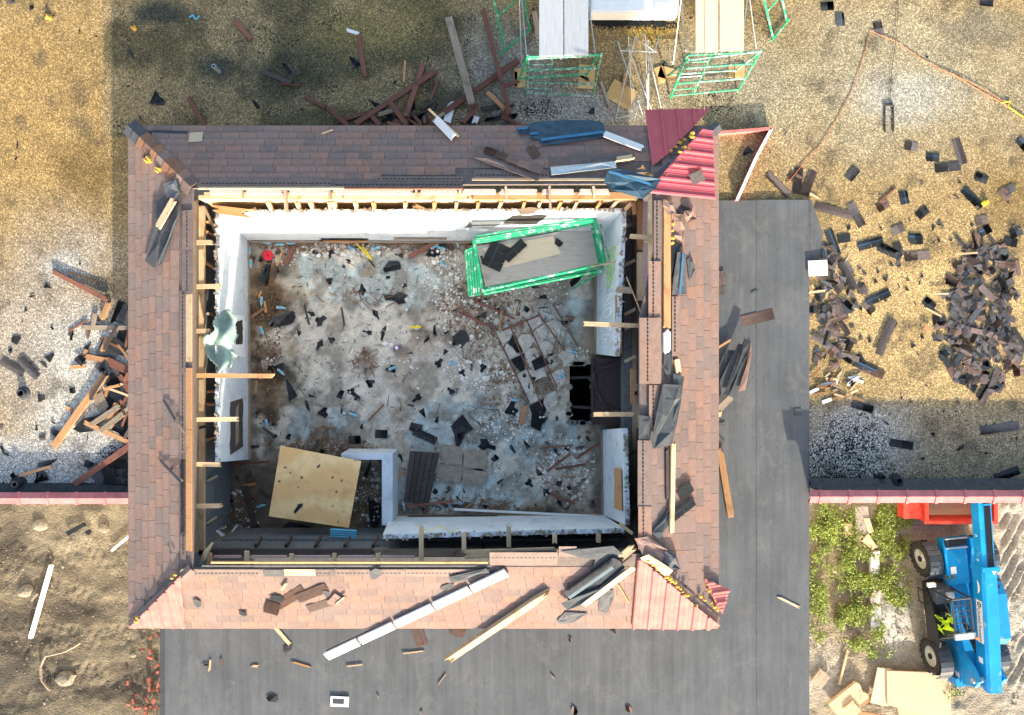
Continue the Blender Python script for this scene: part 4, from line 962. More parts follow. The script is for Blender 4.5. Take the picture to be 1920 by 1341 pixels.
# --- left roof
for (x, y, s, k_, a) in ((90, 538, 17, 'k', .9), (62, 555, 17, 'k', .4), (48, 582, 10, 'k', .8), (98, 615, 12, 'k', .8), (31, 638, 32, 'k', .6), (20, 658, 17, 'k', .6), (94, 669, 28, 'k', .8), (82, 683, 22, 'k', .7), (134, 628, 22, 'k', .55), (166, 626, 22, 'b', .7), (166, 650, 24, 'k', .8), (78, 746, 28, 'k', .6), (137, 733, 26, 'k', .5),
        (100, 791, 14, 'b', .6), (105, 812, 28, 'g', .5), (80, 822, 22, 'b', .7), (69, 802, 14, 'k', .5), (165, 820, 12, 'k', .4), (12, 851, 18, 'k', .7), (27, 896, 22, 'k', .8), (3, 800, 12, 'b', .8), (120, 600, 7, 'k', .8), (6, 910, 16, 'k', .7), (5, 845, 22, 'k', .5), (150, 495, 9, 'k', .6), (42, 602, 8, 'k', .6), (185, 600, 12, 'k', .8),
        (33, 272, 16, 'k', .6), (30, 298, 9, 'k', .6), (245, 100, 36, 'k', .35), (297, 188, 44, 'k', .75), (175, 98, 8, 'k', .6), (180, 68, 10, 'k', .6), (480, 195, 26, 'k', .6), (545, 40, 8, 'k', .6), (22, 5, 20, 'b', .5), (1110, 208, 22, 'k', .8), (263, 222, 10, 'k', .5), (240, 162, 9, 'k', .5), (60, 15, 18, 'k', .5), (100, 30, 14, 'k', .4), (740, 155, 10, 'k', .6), (150, 60, 12, 'k', .4), (665, 115, 30, 'k', .9)):
    pl = ('beside the left parapet' if y > 830 else 'on the pale gravel left of the west pile' if y > 700 else 'on the pale gravel below the rusty plank' if y > 590 else 'on the pale gravel around the rusty plank') if x < 250 and y > 480 else ('on the golden gravel at upper left' if x < 205 else 'on the shaded olive gravel at upper left' if x < 400 else 'on the shaded gravel behind the tower')
    scrap(x, y, s, f"{'tiny' if s < 12 else 'palm-sized' if s < 20 else 'larger'} torn {CN[k_].split('-')[0]} roofing scrap {pl}", k_, asp=a, group='scraps on the left and upper gravel')
scrap(88, 868, 42, 'broad black felt sheet under a stick by the left parapet', 'k', asp=.7, ang=.3, name='felt_sheet'); scrap(76, 893, 50, 'broad black felt sheet touching the left parapet flashing', 'k', asp=.55, ang=.2, h=.02, name='felt_sheet')
shing(24, 688, 30, 'pair of brown shingle tabs at the left picture edge', 'b', 2); shing(54, 690, 45, 'grey-brown shingle lapping the pair at the left edge', 'b', 2, h=.02); shing(168, 872, 20, 'dark blue-backed shingle below the fallen orange beam', 'k', 1, k=.8)
for i, (x, y, s, a, an) in enumerate(((225, 585, 70, .3, 1.2), (232, 640, 70, .4, 1.1), (205, 655, 60, .5, .3), (215, 700, 60, .6, 0), (195, 690, 34, .6, 2), (215, 750, 56, .6, .6), (225, 800, 60, .6, 1.4), (220, 880, 70, .7, .5), (195, 895, 60, .6, 2), (235, 905, 44, .7, 0), (175, 745, 34, .6, .4), (160, 800, 48, .4, .1), (178, 785, 44, .5, .2), (150, 675, 30, .5, 2.4))):
    scrap(x, y, s * 1.35, f"{'broad' if s > 50 else 'small'} crumpled {('black', 'black', 'grey')[i % 3]} felt sheet in the {'upper' if y < 670 else 'middle' if y < 780 else 'lower'} west debris pile", 'kkg'[i % 3], asp=a, ang=an, h=.012 * (i % 5), name='felt_sheet', group='felt in the west debris pile')
LW = [(97, 508, 203, 563, 8, WOOD_RED, 'rusty red plank with a black shadow left of the tower', .0, .10, .12), (204, 566, 191, 600, 8, WOOD_ORG, 'short orange-red stub hanging from the end of the rusty plank', 0, .05, .1), (179, 585, 173, 622, 8, WOOD_GRY, 'short upright tan stub crossing the level tan board', .06, .02, .05), (153, 614, 246, 615, 8, WOOD_GRY, 'level tan board sticking out from under the west eave', .0, .03, .06),
      (128, 622, 164, 600, 3.5, WOOD_RED, 'thin red lath left of the level tan board', .0, .02, .02), (186, 634, 236, 658, 5, WOOD_RED, 'thin reddish batten over black felt west of the tower', .06, .05, .03), (152, 672, 165, 655, 8, WOOD_ORG, 'short orange chunk at the left of the west debris pile', 0, .01, .04), (158, 668, 205, 677, 10, WOOD_ORG, 'broken orange board in the middle of the west debris pile', .02, .06, .05),
      (196, 674, 246, 698, 15, WOOD_RED, 'wide mauve-brown board leaning out from the west eave', .05, .1, .05), (99, 840, 199, 700, 12, WOOD_ORG, 'long splintered orange beam lying diagonally left of the tower', .05, .08, .09), (131, 689, 164, 686, 7, WOOD_ORG, 'small orange splinter board above the long orange beam', 0, .0, .03), (157, 791, 247, 832, 8, WOOD_ORG, 'orange board pointing down to the right below the long beam', .02, .1, .06),
      (182, 789, 221, 775, 8, WOOD_ORG, 'short orange board in the lower west debris pile', .05, .07, .05), (216, 788, 245, 728, 5, WOOD_RED, 'thin dark red board steep against the west eave', .06, .12, .03), (202, 728, 246, 744, 4, WOOD_NEW, 'thin pale batten near the west eave', .12, .14, .025), (197, 745, 204, 722, 5, WOOD_ORG, 'tiny orange stub beside the long beam top', .1, .1, .03), (210, 726, 232, 719, 4, WOOD_NEW, 'tiny pale stub above the thin batten', .12, .12, .025), (136, 911, 246, 834, 11, WOOD_RED, 'dark brown beam lying near the left parapet', .03, .1, .07),
      (33, 893, 98, 874, 5, WOOD_ORG, 'thin brown stick lying on the broad felt by the left parapet', .04, .04, .03), (228, 800, 240, 770, 4, WOOD_RED, 'thin red stick in the shade of the west eave', .08, .1, .02), (121, 763, 136, 770, 7, WOOD_ORG, 'small orange chip left of the long orange beam', 0, 0, .04), (125, 508, 185, 530, 2.5, WOOD_ORG, 'very thin lath beyond the rusty plank', 0, 0, .012), (182, 735, 196, 770, 20, WOOD_GRY, 'warped grey board by the long orange beam', .02, .03, .03)]
for (x0, y0, x1, y1, w, mt, lb, z0, z1, t) in LW: pboard(x0, y0, x1, y1, w, mt, lb, z0 * .45, z1 * .5, max(.018, t * .55))
# --- north roof lumber
LN = [(436, 35, 473, 76, 8, WOOD_RED, 'short red board alone on the olive gravel at top left', 0, 0, .05), (352, 182, 384, 236, 8, WOOD_RED, 'dark red board reaching the north eave near its left end', 0, .05, .06), (671, 64, 685, 147, 8.5, WOOD_RED, 'red board standing straight in the middle of the olive gravel', 0, 0, .05), (648, 56, 674, 64, 6, WOOD_WHT, 'white stick touching the top of the straight red board', 0, 0, .03),
      (841, 33, 886, 200, 14, WOOD_GRY, 'big broken tan beam pointing up from the north pile', 0, .16, .12), (905, 15, 956, 217, 8, WOOD_RED, 'longest dark red plank beside the green scaffold frame', .0, .2, .06), (664, 234, 820, 132, 9, WOOD_RED, 'long brown plank with a white end rising right from the eave', .03, .06, .06), (795, 117, 760, 222, 9, WOOD_RED, 'reddish brown plank crossing over the long brown plank', .02, .12, .05),
      (728, 188, 765, 237, 9, WOOD_RED, 'short brown board angled into the eave middle', .08, .1, .05), (613, 200, 655, 238, 8, WOOD_RED, 'short brown board meeting the eave left of the felt', 0, .05, .06), (632, 229, 688, 211, 7, WOOD_RED, 'low brown board near the eave beside the short angled one', .02, .0, .05), (568, 181, 613, 202, 6, WOOD_RED, 'dark board left of the north pile', 0, 0, .05), (489, 133, 548, 157, 8, WOOD_DRK, 'dark blue-black board on the olive gravel', 0, 0, .05),
      (522, 156, 566, 161, 2.5, WOOD_RED, 'thin red lath across the dark board', .05, 0, .02), (760, 111, 757, 158, 4, WOOD_ORG, 'thin orange stick standing up from the pile', 0, 0, .03), (822, 148, 806, 191, 5, WOOD_RED, 'thin dark red splinter right of the crossing plank', 0, 0, .03), (804, 232, 973, 112, 10, WOOD_RED, 'long brown plank rising right under the big tan beam', .02, .05, .06), (898, 195, 866, 233, 8, WOOD_RED, 'short brown board below the big tan beam', .1, .1, .05),
      (911, 171, 948, 206, 8, WOOD_ORG, 'bright orange board across the longest plank', .1, .12, .04), (849, 187, 837, 233, 14, WOOD_WHT, 'white board standing behind the eave in the north pile', .0, .05, .03), (895, 216, 889, 233, 10, WOOD_WHT, 'small white stub behind the eave', .02, .05, .03), (770, 210, 792, 236, 6, WOOD_RED, 'small dark red stub at the eave middle', .04, .06, .04), (795, 216, 797, 234, 5, WOOD_RED, 'tiny dark red stub standing at the eave', .03, .06, .04), (900, 205, 965, 195, 8, WOOD_DRK, 'dark plank end lying right of the pile', .0, .0, .05), (940, 165, 975, 150, 7, WOOD_RED, 'short red piece crossing the rising plank end', .14, .12, .04), (1125, 150, 1145, 205, 5, WOOD_GRY, 'thin grey board beside the tilted plywood square', 0, 0, .04)]
for (x0, y0, x1, y1, w, mt, lb, z0, z1, t) in LN: pboard(x0, y0, x1, y1, w, mt, lb, z0, z1, t)
for i, (x, y, s, a, an) in enumerate(((715, 205, 60, .6, 2.5), (775, 215, 60, .5, 1.4), (735, 222, 50, .4, .3), (785, 230, 46, .5, 1), (930, 222, 50, .5, .2), (955, 225, 44, .5, .8), (690, 225, 36, .4, 0), (880, 228, 40, .4, .2))):
    scrap(x, y, s, 'dark felt sheet lying in the lumber pile behind the north eave', 'k', asp=a, ang=an, h=.01 + .01 * (i % 3), name='felt_sheet', group='felt in the north lumber pile')
pboard(815, 221, 852, 260, 14, WOOD_WHT, 'white board leaning over the north eave', 2.08, 2.2, .03, surf=Flat(0)); pboard(802, 203, 862, 258, 4, WOOD_NEW, 'thin pale stick leaning over the north eave beside the white board', 2.05, 2.17, .02, surf=Flat(0)); pboard(602, 251, 626, 243, 3, WOOD_NEW, 'short pale stick lying on the shaded north shingles', .012, t=.02, surf=SN)
random.seed(77)
for i in range(16):
    x = U(165, 238); y = U(640, 830); t_ = random.choice((U(-.7, -.2), U(.2, .6), U(-1.3, -1.0))); L = U(28, 70)
    x1 = min(244, x + L * math.cos(t_)); pboard(x, y, x1, y + L * math.sin(t_), U(4, 10), (WOOD_RED, WOOD_DRK, WOOD_ORG, WOOD_GRY)[i % 4], f"{('dark red', 'blackened', 'orange', 'grey')[i % 4]} {'short' if L < 45 else 'longer'} board among the {'upper' if y < 700 else 'middle' if y < 770 else 'lower'} west debris", .02 + .012 * (i % 7), .05 + .012 * (i % 7), .03, group='extra boards of the west pile')
for i in range(18):
    x = U(640, 940); y = U(205, 232); t_ = U(-.75, -.1) if i % 2 else U(.3, .9); L = U(22, 62)
    pboard(x, y, x + L * math.cos(t_), min(237, y + L * math.sin(t_)), U(4, 9), (WOOD_RED, WOOD_DRK, WOOD_RED, WOOD_GRY)[i % 4], f"{('dark red', 'blackened', 'brown', 'grey')[i % 4]} {'short' if L < 40 else 'longer'} board low in the {'left' if x < 740 else 'middle' if x < 840 else 'right'} north pile", .02 + .01 * (i % 7), .04 + .01 * (i % 7), .03, group='extra boards of the north pile')
# vent pipes
def pipe(x, y, r, h, label, z=0):
    q = P(x, y, z); e = empty('vent_pipe', q, label, 'vent pipe'); m = MB(); n = 14
    for (ra, rb, za, zb) in ((r, r, 0, h), (r * .72, r * .72, h, .02)):
        pass
    vs = []; 
    for (rr, zz) in ((r * 1.0, 0), (r, h), (r * .7, h), (r * .7, .03)):
        for i in range(n): t = 6.2832 * i / n; vs.append((rr * math.cos(t), rr * math.sin(t), zz))
    fs = []
    for k in range(3):
        for i in range(n): fs.append((k * n + i, k * n + (i + 1) % n, (k + 1) * n + (i + 1) % n, (k + 1) * n + i))
    fs.append(tuple(range(3 * n, 4 * n))); m.add(vs, fs); m.build('stack', GALV if r < .05 else FELT, e, smooth=False)
    m = MB(); m.tube((0, 0, -.01), (0, 0, .03), r * 2.0, 14, r2=r * 1.3); m.build('flashing', FELT, e)
pipe(413, 136, .045, .35, 'small pipe stub on the dark olive patch near the top left'); pipe(544, 136, .05, .4, 'pale-rimmed pipe stub right of the dark blue-black board'); pipe(45, 737, .085, .12, 'black roof drain stub ringed with tar at the left'); pipe(40, 905, .075, .22, 'black pipe stub beside the left parapet felt'); pipe(1677, 900, .085, .2, 'black pipe stub beside the right parapet'); pipe(1650, 893, .05, .15, 'small black pipe stub next to the right parapet pipe')
# bare curb frame on the upper right gravel
m = MB()
for (a_, b_) in (((1659, 200), (1659, 248)), ((1675, 200), (1675, 248)), ((1658, 198), (1676, 198))): m.tube(P(*a_, .03), P(*b_, .03), .018, 6)
tag(m.build('pipe_bracket', WIREM), 'dark inverted U-shaped bracket lying on pale gravel at upper right', 'bracket')
# cords and cables
def cord(pts, r, mat, label, z=.012, surf=None, name='extension_cord', cat='cord', wob=1.5):
    q = []
    for (a, b) in zip(pts[:-1], pts[1:]):
        n = max(2, int(math.hypot(b[0] - a[0], b[1] - a[1]) / 9))
        for i in range(n): f = i / n; q.append(P(a[0] + (b[0] - a[0]) * f + wob * mnoise.noise((a[0] + i * .4, 0, 0)), a[1] + (b[1] - a[1]) * f + wob * mnoise.noise((0, a[1] + i * .4, 0)), z + .004 * math.sin(i)))
    q.append(P(*pts[-1], z)); m = MB(); m.path(q, r, 5); return tag(m.build(name, mat), label, cat)
cord([(1475, 345), (1500, 315), (1545, 265), (1575, 215), (1600, 165), (1623, 95), (1632, 58), (1650, 66), (1680, 78), (1730, 112), (1790, 142), (1850, 178), (1890, 198)], .007, ORANGE_C, 'long orange extension cord looping across the upper right gravel', .02)
cord([(1755, 128), (1790, 140), (1840, 165), (1885, 192)], .006, ORANGE_C, 'second orange cord running beside the looped one', .03)
cord([(1876, 193), (1895, 190), (1890, 200), (1920, 220), (1960, 250)], .011, YELLOW, 'yellow cord at the right edge joined to the orange one', .025)
cord([(1320, -60), (1321, 60), (1320, 140), (1321, 205)], .010, WOOD_GRY, 'thin tan pole running from the top edge to the crimson corner', 2.15, name='thin_pole', cat='pole', wob=0)
cord([(1686, -40), (1682, 60), (1672, 130), (1668, 196)], .006, WIREM, 'thin dark wire dropping to the U-shaped bracket', .03, name='wire', cat='wire', wob=.4)
for x, y, mt, lb in ((92, 34, FOAM, 'yellow foam chunk on the left golden gravel'), (254, 53, FOAM, 'yellow foam sliver just inside the shade edge'), (1846, 382, YELLOW, 'yellow plastic lump beside a black strip on the right gravel')):
    m = MB()
    for k in range(5): m.tube((U(-.05, .05), U(-.04, .04), .0), (U(-.05, .05), U(-.04, .04), .08), U(.03, .05), 7, r2=.02)
    tag(m.build('foam_chunk', mt, mw=Matrix.Translation(P(x, y, 0))), lb, 'foam')
cord([(355, 33), (362, 28), (366, 36), (374, 30)], .02, CORRUG, 'pale blue crumpled ribbon on the olive gravel at top', .02, name='plastic_ribbon', cat='ribbon')

# --- red flashing curb by the north-east corner
def curbwall(pts, h, th, label):
    e = empty('metal_curb', P(*pts[1], 0), label, 'curb')
    for (a, b) in zip(pts[:-1], pts[1:]):
        A, B = P(*a, h), P(*b, h); d = (B - A).normalized(); s_ = Vector((-d.y, d.x, 0)) * th * .6
        m = MB(); m.add([A - s_, B - s_, B + s_, A + s_] + [q - Vector((0, 0, h)) for q in (A - s_, B - s_, B + s_, A + s_)], [(0, 1, 2, 3), (0, 4, 5, 1), (1, 5, 6, 2), (2, 6, 7, 3), (3, 7, 4, 0)])
        m.build('side', RED_FADED, e, mw=Matrix())
        m = MB(); m.prism([A - s_ * 1.5 + Vector((0, 0, .012)), B - s_ * 1.5 + Vector((0, 0, .012)), B + s_ * 1.5 + Vector((0, 0, .012)), A + s_ * 1.5 + Vector((0, 0, .012))], Z3, .01)
        m.build('cap', RED_FADED if a[0] < 1400 and a[1] < 260 else WHITE_M, e, mw=Matrix())
curbwall([(1330, 250), (1447, 241), (1418, 295), (1382, 375)], .17, .035, 'low red and white metal curb forming a corner beside the crimson panels')
scrap(1401, 285, 26, 'black scrap lying inside the corner of the metal curb', 'k', asp=.9)
# --- white curb unit at the top edge
e = empty('roof_unit', P(1190, 0, 0), 'white flat roof unit cut off by the top picture edge', 'roof unit')
a = P(1108, 24, .35); b = P(1272, -120, .35); m = MB(); m.box(a.x, b.x, a.y, b.y, .02, .35); m.build('body', WHITE_M, e, mw=Matrix())
m = MB(); m.box(a.x + .03, b.x - .03, a.y + .03, b.y - .03, .352, .38); m.build('lid', WHITE_M, e, mw=Matrix())

# ------------------------------------------------------------------ scaffolds on the north roof
def frame_parts(par, bl, br, tl, tr, zb, zt, mat, midbars=(.35, .7), ladder=True):
    """welded end frame from its four photo corners: feet at zb, top at zt"""
    A, B, C, D = P(*bl, zb), P(*br, zb), P(*tr, zt), P(*tl, zt)
    for (p, q) in ((A, D), (B, C)):
        m = MB(); m.tube(p, q, .022, 8); m.build('leg', mat, par, mw=Matrix())
    for f in (.06, .97) + midbars:
        m = MB(); m.tube(A.lerp(D, f), B.lerp(C, f), .019, 7); m.build('crossbar', mat, par, mw=Matrix())
    if ladder:
        for g_ in (.33,):
            m = MB(); m.tube(A.lerp(B, g_).lerp(D.lerp(C, g_), .06), A.lerp(B, g_).lerp(D.lerp(C, g_), .97), .016, 6); m.build('upright', mat, par, mw=Matrix())
        for f in (.2, .5, .82):
            m = MB(); m.tube(A.lerp(D, f), A.lerp(D, f).lerp(B.lerp(C, f), .33), .014, 6); m.build('rung', GALV if f == .5 else mat, par, mw=Matrix())
def plank(par, x0, x1, y0, y1, z, mat, nm='plank'):
    a = P(x0, y1, z); b = P(x1, y0, z); m = MB(); m.box(-(b.y - a.y) / 2, (b.y - a.y) / 2, -(b.x - a.x) / 2, (b.x - a.x) / 2, -.02, .02)
    o = m.build(nm, mat, par, mw=Matrix.Translation(((a.x + b.x) / 2, (a.y + b.y) / 2, z)) @ Matrix.Rotation(math.pi / 2, 4, 'Z')); 
    for y in (a.y, ):
        m = MB()
        for f in (.1, .5, .9): m.tube((a.x + (b.x - a.x) * f, a.y - .05, z - .03), (a.x + (b.x - a.x) * f, a.y + .02, z - .01), .013, 6)
        m.build('hook', GALV, par, mw=Matrix())
e = empty('scaffold', P(1050, 172, 0), 'green scaffold with two grey planks at the top edge', 'scaffold', 'scaffolds on the north roof')
frame_parts(e, (984, 178), (1110, 185), (992, 108), (1128, 101), .03, 1.85, GREEN_W)
frame_parts(e, (973, 150), (1100, 141), (990, 105), (1122, 102), .9, 1.9, GREEN, (.4,), False)
frame_parts(e, (990, -30), (1116, -30), (1002, -120), (1140, -122), .03, 1.85, GREEN_W)
plank(e, 1011, 1056, -130, 106, 1.93, PLANK_GRY); plank(e, 1058, 1103, -130, 104, 1.93, PLANK_GRY)
for (a_, b_) in (((978, 130, .1), (972, -60, 1.6)), ((988, 110, 1.6), (975, -40, .2)), ((1116, 100, 1.8), (1098, -40, .2))): 
    m = MB(); m.tube(P(*a_), P(*b_), .012, 6); m.build('cross_brace', GALV, e, mw=Matrix())
e = empty('scaffold', P(1330, 172, 0), 'green scaffold with two tan planks near the top centre right', 'scaffold', 'scaffolds on the north roof')
frame_parts(e, (1257, 184), (1383, 172), (1290, 101), (1428, 94), .03, 1.85, GREEN)
frame_parts(e, (1252, 142), (1378, 134), (1292, 112), (1428, 95), .9, 1.9, GREEN_W, (.4,), False)
frame_parts(e, (1290, -30), (1416, -34), (1322, -125), (1460, -128), .03, 1.85, GREEN)
plank(e, 1304, 1346, -130, 97, 1.93, PLANK_TAN); plank(e, 1349, 1394, -130, 95, 1.93, PLANK_TAN)
for (a_, b_) in (((1262, 120, .1), (1282, -40, 1.6)), ((1286, 95, 1.6), (1275, -40, .2)), ((1394, 60, 1.8), (1404, -30, 1.8)), ((1418, 92, .2), (1402, -30, .8))): 
    m = MB(); m.tube(P(*a_), P(*b_), .012, 6); m.build('cross_brace', GALV, e, mw=Matrix())
def lyframe(pts, label, mat):
    e = empty('scaffold_section', P(*pts[0][0], .02), label, 'scaffolding', 'green frames at the top edge')
    for k, (a, b, za, zb) in enumerate(pts):
        m = MB(); m.tube(P(*a, za), P(*b, zb), .022 if k < 3 else .016, 8); m.build('tube', mat, e, mw=Matrix())
lyframe([((946, 93), (920, -30), .05, 1.2), ((937, 102), (993, 56), .05, .05), ((993, 56), (975, -40), .05, 1.2), ((936, 28), (966, 2), .9, .9), ((946, 3), (940, -30), 1, 1.2)], 'bright green frame leaning at the top edge beside the dark red plank', GREEN)
lyframe([((1449, 70), (1426, -30), .05, 1.2), ((1445, 78), (1479, 36), .05, .05), ((1475, 38), (1458, -40), .05, 1.2), ((1440, 20), (1462, -6), .8, .9)], 'green frame leaning at the top edge right of the tan planks', GREEN)
# bundle of cross braces
e = empty('brace_bundle', P(1190, 215, 0), 'bundle of thin grey scaffold braces with green tips between the scaffolds', 'braces')
BR = [((1158, 78), (1205, 215)), ((1178, 70), (1185, 210)), ((1192, 66), (1155, 222)), ((1208, 62), (1240, 205)), ((1235, 72), (1190, 222)), ((1178, 92), (1225, 215)), ((1162, 95), (1232, 98)), ((1192, 72), (1230, 98)), ((1180, 85), (1165, 105)), ((1158, 222), (1190, 214)), ((1210, 80), (1215, 205)), ((1203, 66), (1180, 100)), ((1215, 75), (1216, 190))]
for k, (a, b) in enumerate(BR):
    m = MB(); z0 = .9 if k not in (6, 7, 8, 9) else .5; m.tube(P(*a, z0 + .04 * (k % 4)), P(*b, .03 + .02 * (k % 5)), .012, 6, 0)
    if k < 6: m.tube(P(a[0], a[1] - 2, z0 + .04 * (k % 4) + .03), P(*a, z0 + .04 * (k % 4) - .01), .017, 6, 1)
    m.build('brace', [GALV, GREEN], e, mw=Matrix())
# small plywood pads
def pad(x, y, wpx, hpx, deg, label, mat=PLY_OR, surf=None, h=0, t=.018, name='plywood_pad', curl=0):
    surf = surf or G0; q = surf.px(x, y, h + t / 2); s = (CAMZ - q.z) / FPX; m = MB(); m.box(-wpx * s / 2, wpx * s / 2, -hpx * s / 2, hpx * s / 2, -t / 2, t / 2)
    return tag(m.build(name, mat, mw=surf.frame(q, rad(-deg))), label, 'plywood')
pad(978, 146, 26, 36, -3, 'orange plywood pad under the left scaffold leg'); pad(966, 149, 8, 28, 0, 'narrow orange strip beside the left scaffold pad', WOOD_ORG); pad(1100, 144, 30, 44, 3, 'orange plywood pad with a black spot under the right leg of the left scaffold'); scrap(1097, 147, 22, 'black tar scrap on the orange pad under the left scaffold', 'k', asp=.5, h=.03)
pad(1165, 177, 50, 38, 28, 'tilted orange plywood square beneath the grey braces'); pad(1172, 150, 8, 32, 8, 'short orange stick above the tilted plywood square', WOOD_ORG, t=.03); pad(1252, 138, 34, 22, 15, 'orange plywood pad under the left leg of the right scaffold'); pad(1238, 140, 14, 30, -20, 'small orange wedge beside the right scaffold pad'); pad(1387, 132, 18, 28, 2, 'orange plywood pad under the right leg of the right scaffold'); pad(1371, 134, 10, 22, 0, 'narrow orange pad piece next to the right scaffold foot')
pboard(1002, 20, 1010, 75, 10, WOOD_NEW, 'pale board end showing beside the grey planks', .0, t=.04); scrap(1245, 122, 26, 'black scrap at the foot of the right scaffold', 'k', asp=.5)

# ------------------------------------------------------------------ inside the open room
random.seed(33)
# scaffold standing on the floor
e = empty('scaffold', P(1000, 500, .02), 'green rolling scaffold with a plywood deck standing inside the open room', 'scaffold')
T_ = 1.55
DECKM = mat_wood('pale_worn_deck', (.46, .43, .39), (.60, .56, .51), (.26, .23, .20), stain=.45); PALEPLY = mat_wood('pale_deck_sheet', (.72, .60, .42), (.82, .70, .52), (.45, .36, .25), stain=.35)
tc = [(888, 452), (1116, 414), (1134, 494), (905, 545)]           # top rail corners
bc = [(900, 466), (1092, 434), (1110, 505), (912, 534)]           # deck corners lower down
top = [P(*q, T_) for q in tc]; 
def rail(pa, pb, r, nm='rail', mat=GREEN): m = MB(); m.tube(pa, pb, r, 8); m.build(nm, mat, e, mw=Matrix())
def up(q, z): return Vector((q.x, q.y, z))
for i in range(4):
    a, b = top[i], top[(i + 1) % 4]
    rail(a, b, .032); rail(up(a, 1.28), up(b, 1.28), .03); rail(up(a, .72), up(b, .72), .028)
for q in top: rail(up(q, .14), up(q, T_ + .04), .026, 'post')
for i in (1, 3):
    a, b = top[i], top[(i + 1) % 4]
    for z in (.35, .95): rail(up(a, z), up(b, z), .024, 'rung')
for q in top:
    m = MB(); c = up(q, .08); m.tube(c + Vector((-.025, 0, 0)), c + Vector((.025, 0, 0)), .068, 12); m.build('caster', BLK, e, mw=Matrix())
# folded outrigger frames leaning on its left and lower sides
for k in range(5): rail(P(873 + 5 * k, 470 - 2 * k, 1.35), P(880 + 4.5 * k, 555 - k, 1.25), .022, 'outrigger')
rail(P(873, 470, 1.35), P(893, 462, 1.35), .02, 'outrigger'); rail(P(880, 556, 1.25), P(902, 551, 1.25), .02, 'outrigger')
for k in range(3): rail(P(908, 551 - 5 * k, 1.42 - .05 * k), P(1128, 508 - 5 * k, 1.42 - .05 * k), .027, 'side_rail')
for k in range(2): rail(P(892, 448 - 5 * k, 1.6), P(1112, 412 - 4 * k, 1.6), .018, 'side_rail')
rail(P(1128, 508, 1.2), P(1076, 541, .4), .02, 'stay'); rail(P(1105, 505, 1.2), P(1085, 530, .6), .018, 'stay'); rail(P(1126, 420, 1.5), P(1143, 490, 1.5), .02, 'outrigger', GREEN_W)
dz = .80; dk = [P(*q, dz) for q in ((893, 462), (1108, 424), (1122, 497), (910, 537))]
m = MB(); m.prism(dk, Z3, .02); m.build('deck', DECKM, e, mw=Matrix())
m = MB(); m.prism([P(*q, dz + .013) for q in ((905, 465), (1036, 443), (1052, 476), (930, 505))], Z3, .012); m.build('deck_sheet', PALEPLY, e, mw=Matrix())
def pipeb(a, b, za, zb, r, mat, label, name='pipe', cat='pipe'): m = MB(); m.tube(P(*a, za), P(*b, zb), r, 8); return tag(m.build(name, mat), label, cat)
pipeb((1108, 500), (1156, 491), 1.62, 1.66, .02, WOOD_GRY, 'grey pole end poking out of the green scaffold over the wall')
put(STR['g'][0], 'shingle_strip', 'curled grey shingle strip lying across the scaffold deck', 'shingle', Flat(dz + .03), 930, 480, 1.15, .55, 1.3); put(STR['g'][1], 'shingle_strip', 'dark shingle strip folded over the deck sheet of the scaffold', 'shingle', Flat(dz + .05), 965, 470, .75, .8, .6)
scrap(1048, 455, 24, 'crumpled black plastic on the right end of the scaffold deck', 'k', surf=Flat(dz + .02), asp=.8); scrap(905, 488, 20, 'black scrap on the left of the scaffold deck', 'k', surf=Flat(dz + .02))
# big plywood sheet and companions
q = [P(x, y, z) for x, y, z in ((526, 836, .9), (677, 865, .84), (654, 990, .78), (504, 968, .82))]
c = sum(q, Vector()) / 4; m = MB(); n_ = (q[1] - q[0]).cross(q[3] - q[0]); n_ = n_ if n_.z > 0 else -n_
m.prism([p - c for p in q], n_, .02); tag(m.build('plywood_sheet', PLY, mw=Matrix.Translation(c)), 'large square knotty plywood sheet in the lower left corner of the room', 'plywood')
fk = Flat(.92)
scrap(560, 952, 26, 'black arrow-like scrap on the big plywood sheet', 'k', surf=Flat(.84), asp=.5, ang=.9, h=.0); scrap(598, 874, 9, 'tiny black scrap near the middle of the big plywood sheet', 'k', surf=Flat(.89))
for i, (x, y) in enumerate(((555, 880), (540, 930))):
    m = MB(); a = P(x + 60 * i, y, .05); m.box(a.x - .1, a.x + .1, a.y - .1, a.y + .1, .02, .76); tag(m.build('block_pier', CMU), ('block pier hidden under the upper part of the plywood sheet', 'block pier hidden under the lower part of the plywood sheet')[i], 'pier')
# corrugated blue plastic
m = MB(); n = 26
for i in range(n): 
    x0 = -.27 + .54 * i / n; x1 = -.27 + .54 * (i + 1) / n
ys = [(-.09 + .18 * j / 16, .012 * (1 if j % 4 in (1, 2) else -1)) for j in range(17)]
vs = [(x, y, z + .02) for x in (-.27, .27) for y, z in ys] + [(x, y, z + .012) for x in (-.27, .27) for y, z in ys]
fs = [(j, j + 1, 17 + j + 1, 17 + j) for j in range(16)] + [(34 + j, 34 + 17 + j, 34 + 18 + j, 34 + j + 1) for j in range(16)]
m.add(vs, fs); tag(m.build('corrugated_sheet', CORRUG, mw=Matrix.Translation(P(644, 1000, .9)) @ Matrix.Rotation(-.06, 4, 'Z')), 'short blue corrugated plastic sheet below the big plywood', 'plastic sheet')
# dark grooved panel
e = empty('grooved_panel', P(788, 895, .03), 'dark brown grooved panel leaning beside the stub wall', 'panel')
A, B, C, D = P(768, 846, .2), P(824, 850, .2), P(803, 947, .06), P(757, 941, .06)
for k in range(5):
    f0, f1 = k / 5 + .012, (k + 1) / 5 - .012; m = MB(); m.prism([A.lerp(B, f0), A.lerp(B, f1), D.lerp(C, f1), D.lerp(C, f0)], Z3, .03); m.build('slat', WOOD_DRK, e, mw=Matrix())
m = MB(); m.prism([A - Z3 * .032, B - Z3 * .032, C - Z3 * .032, D - Z3 * .032], Z3, .012); m.build('backing', BLK, e, mw=Matrix())
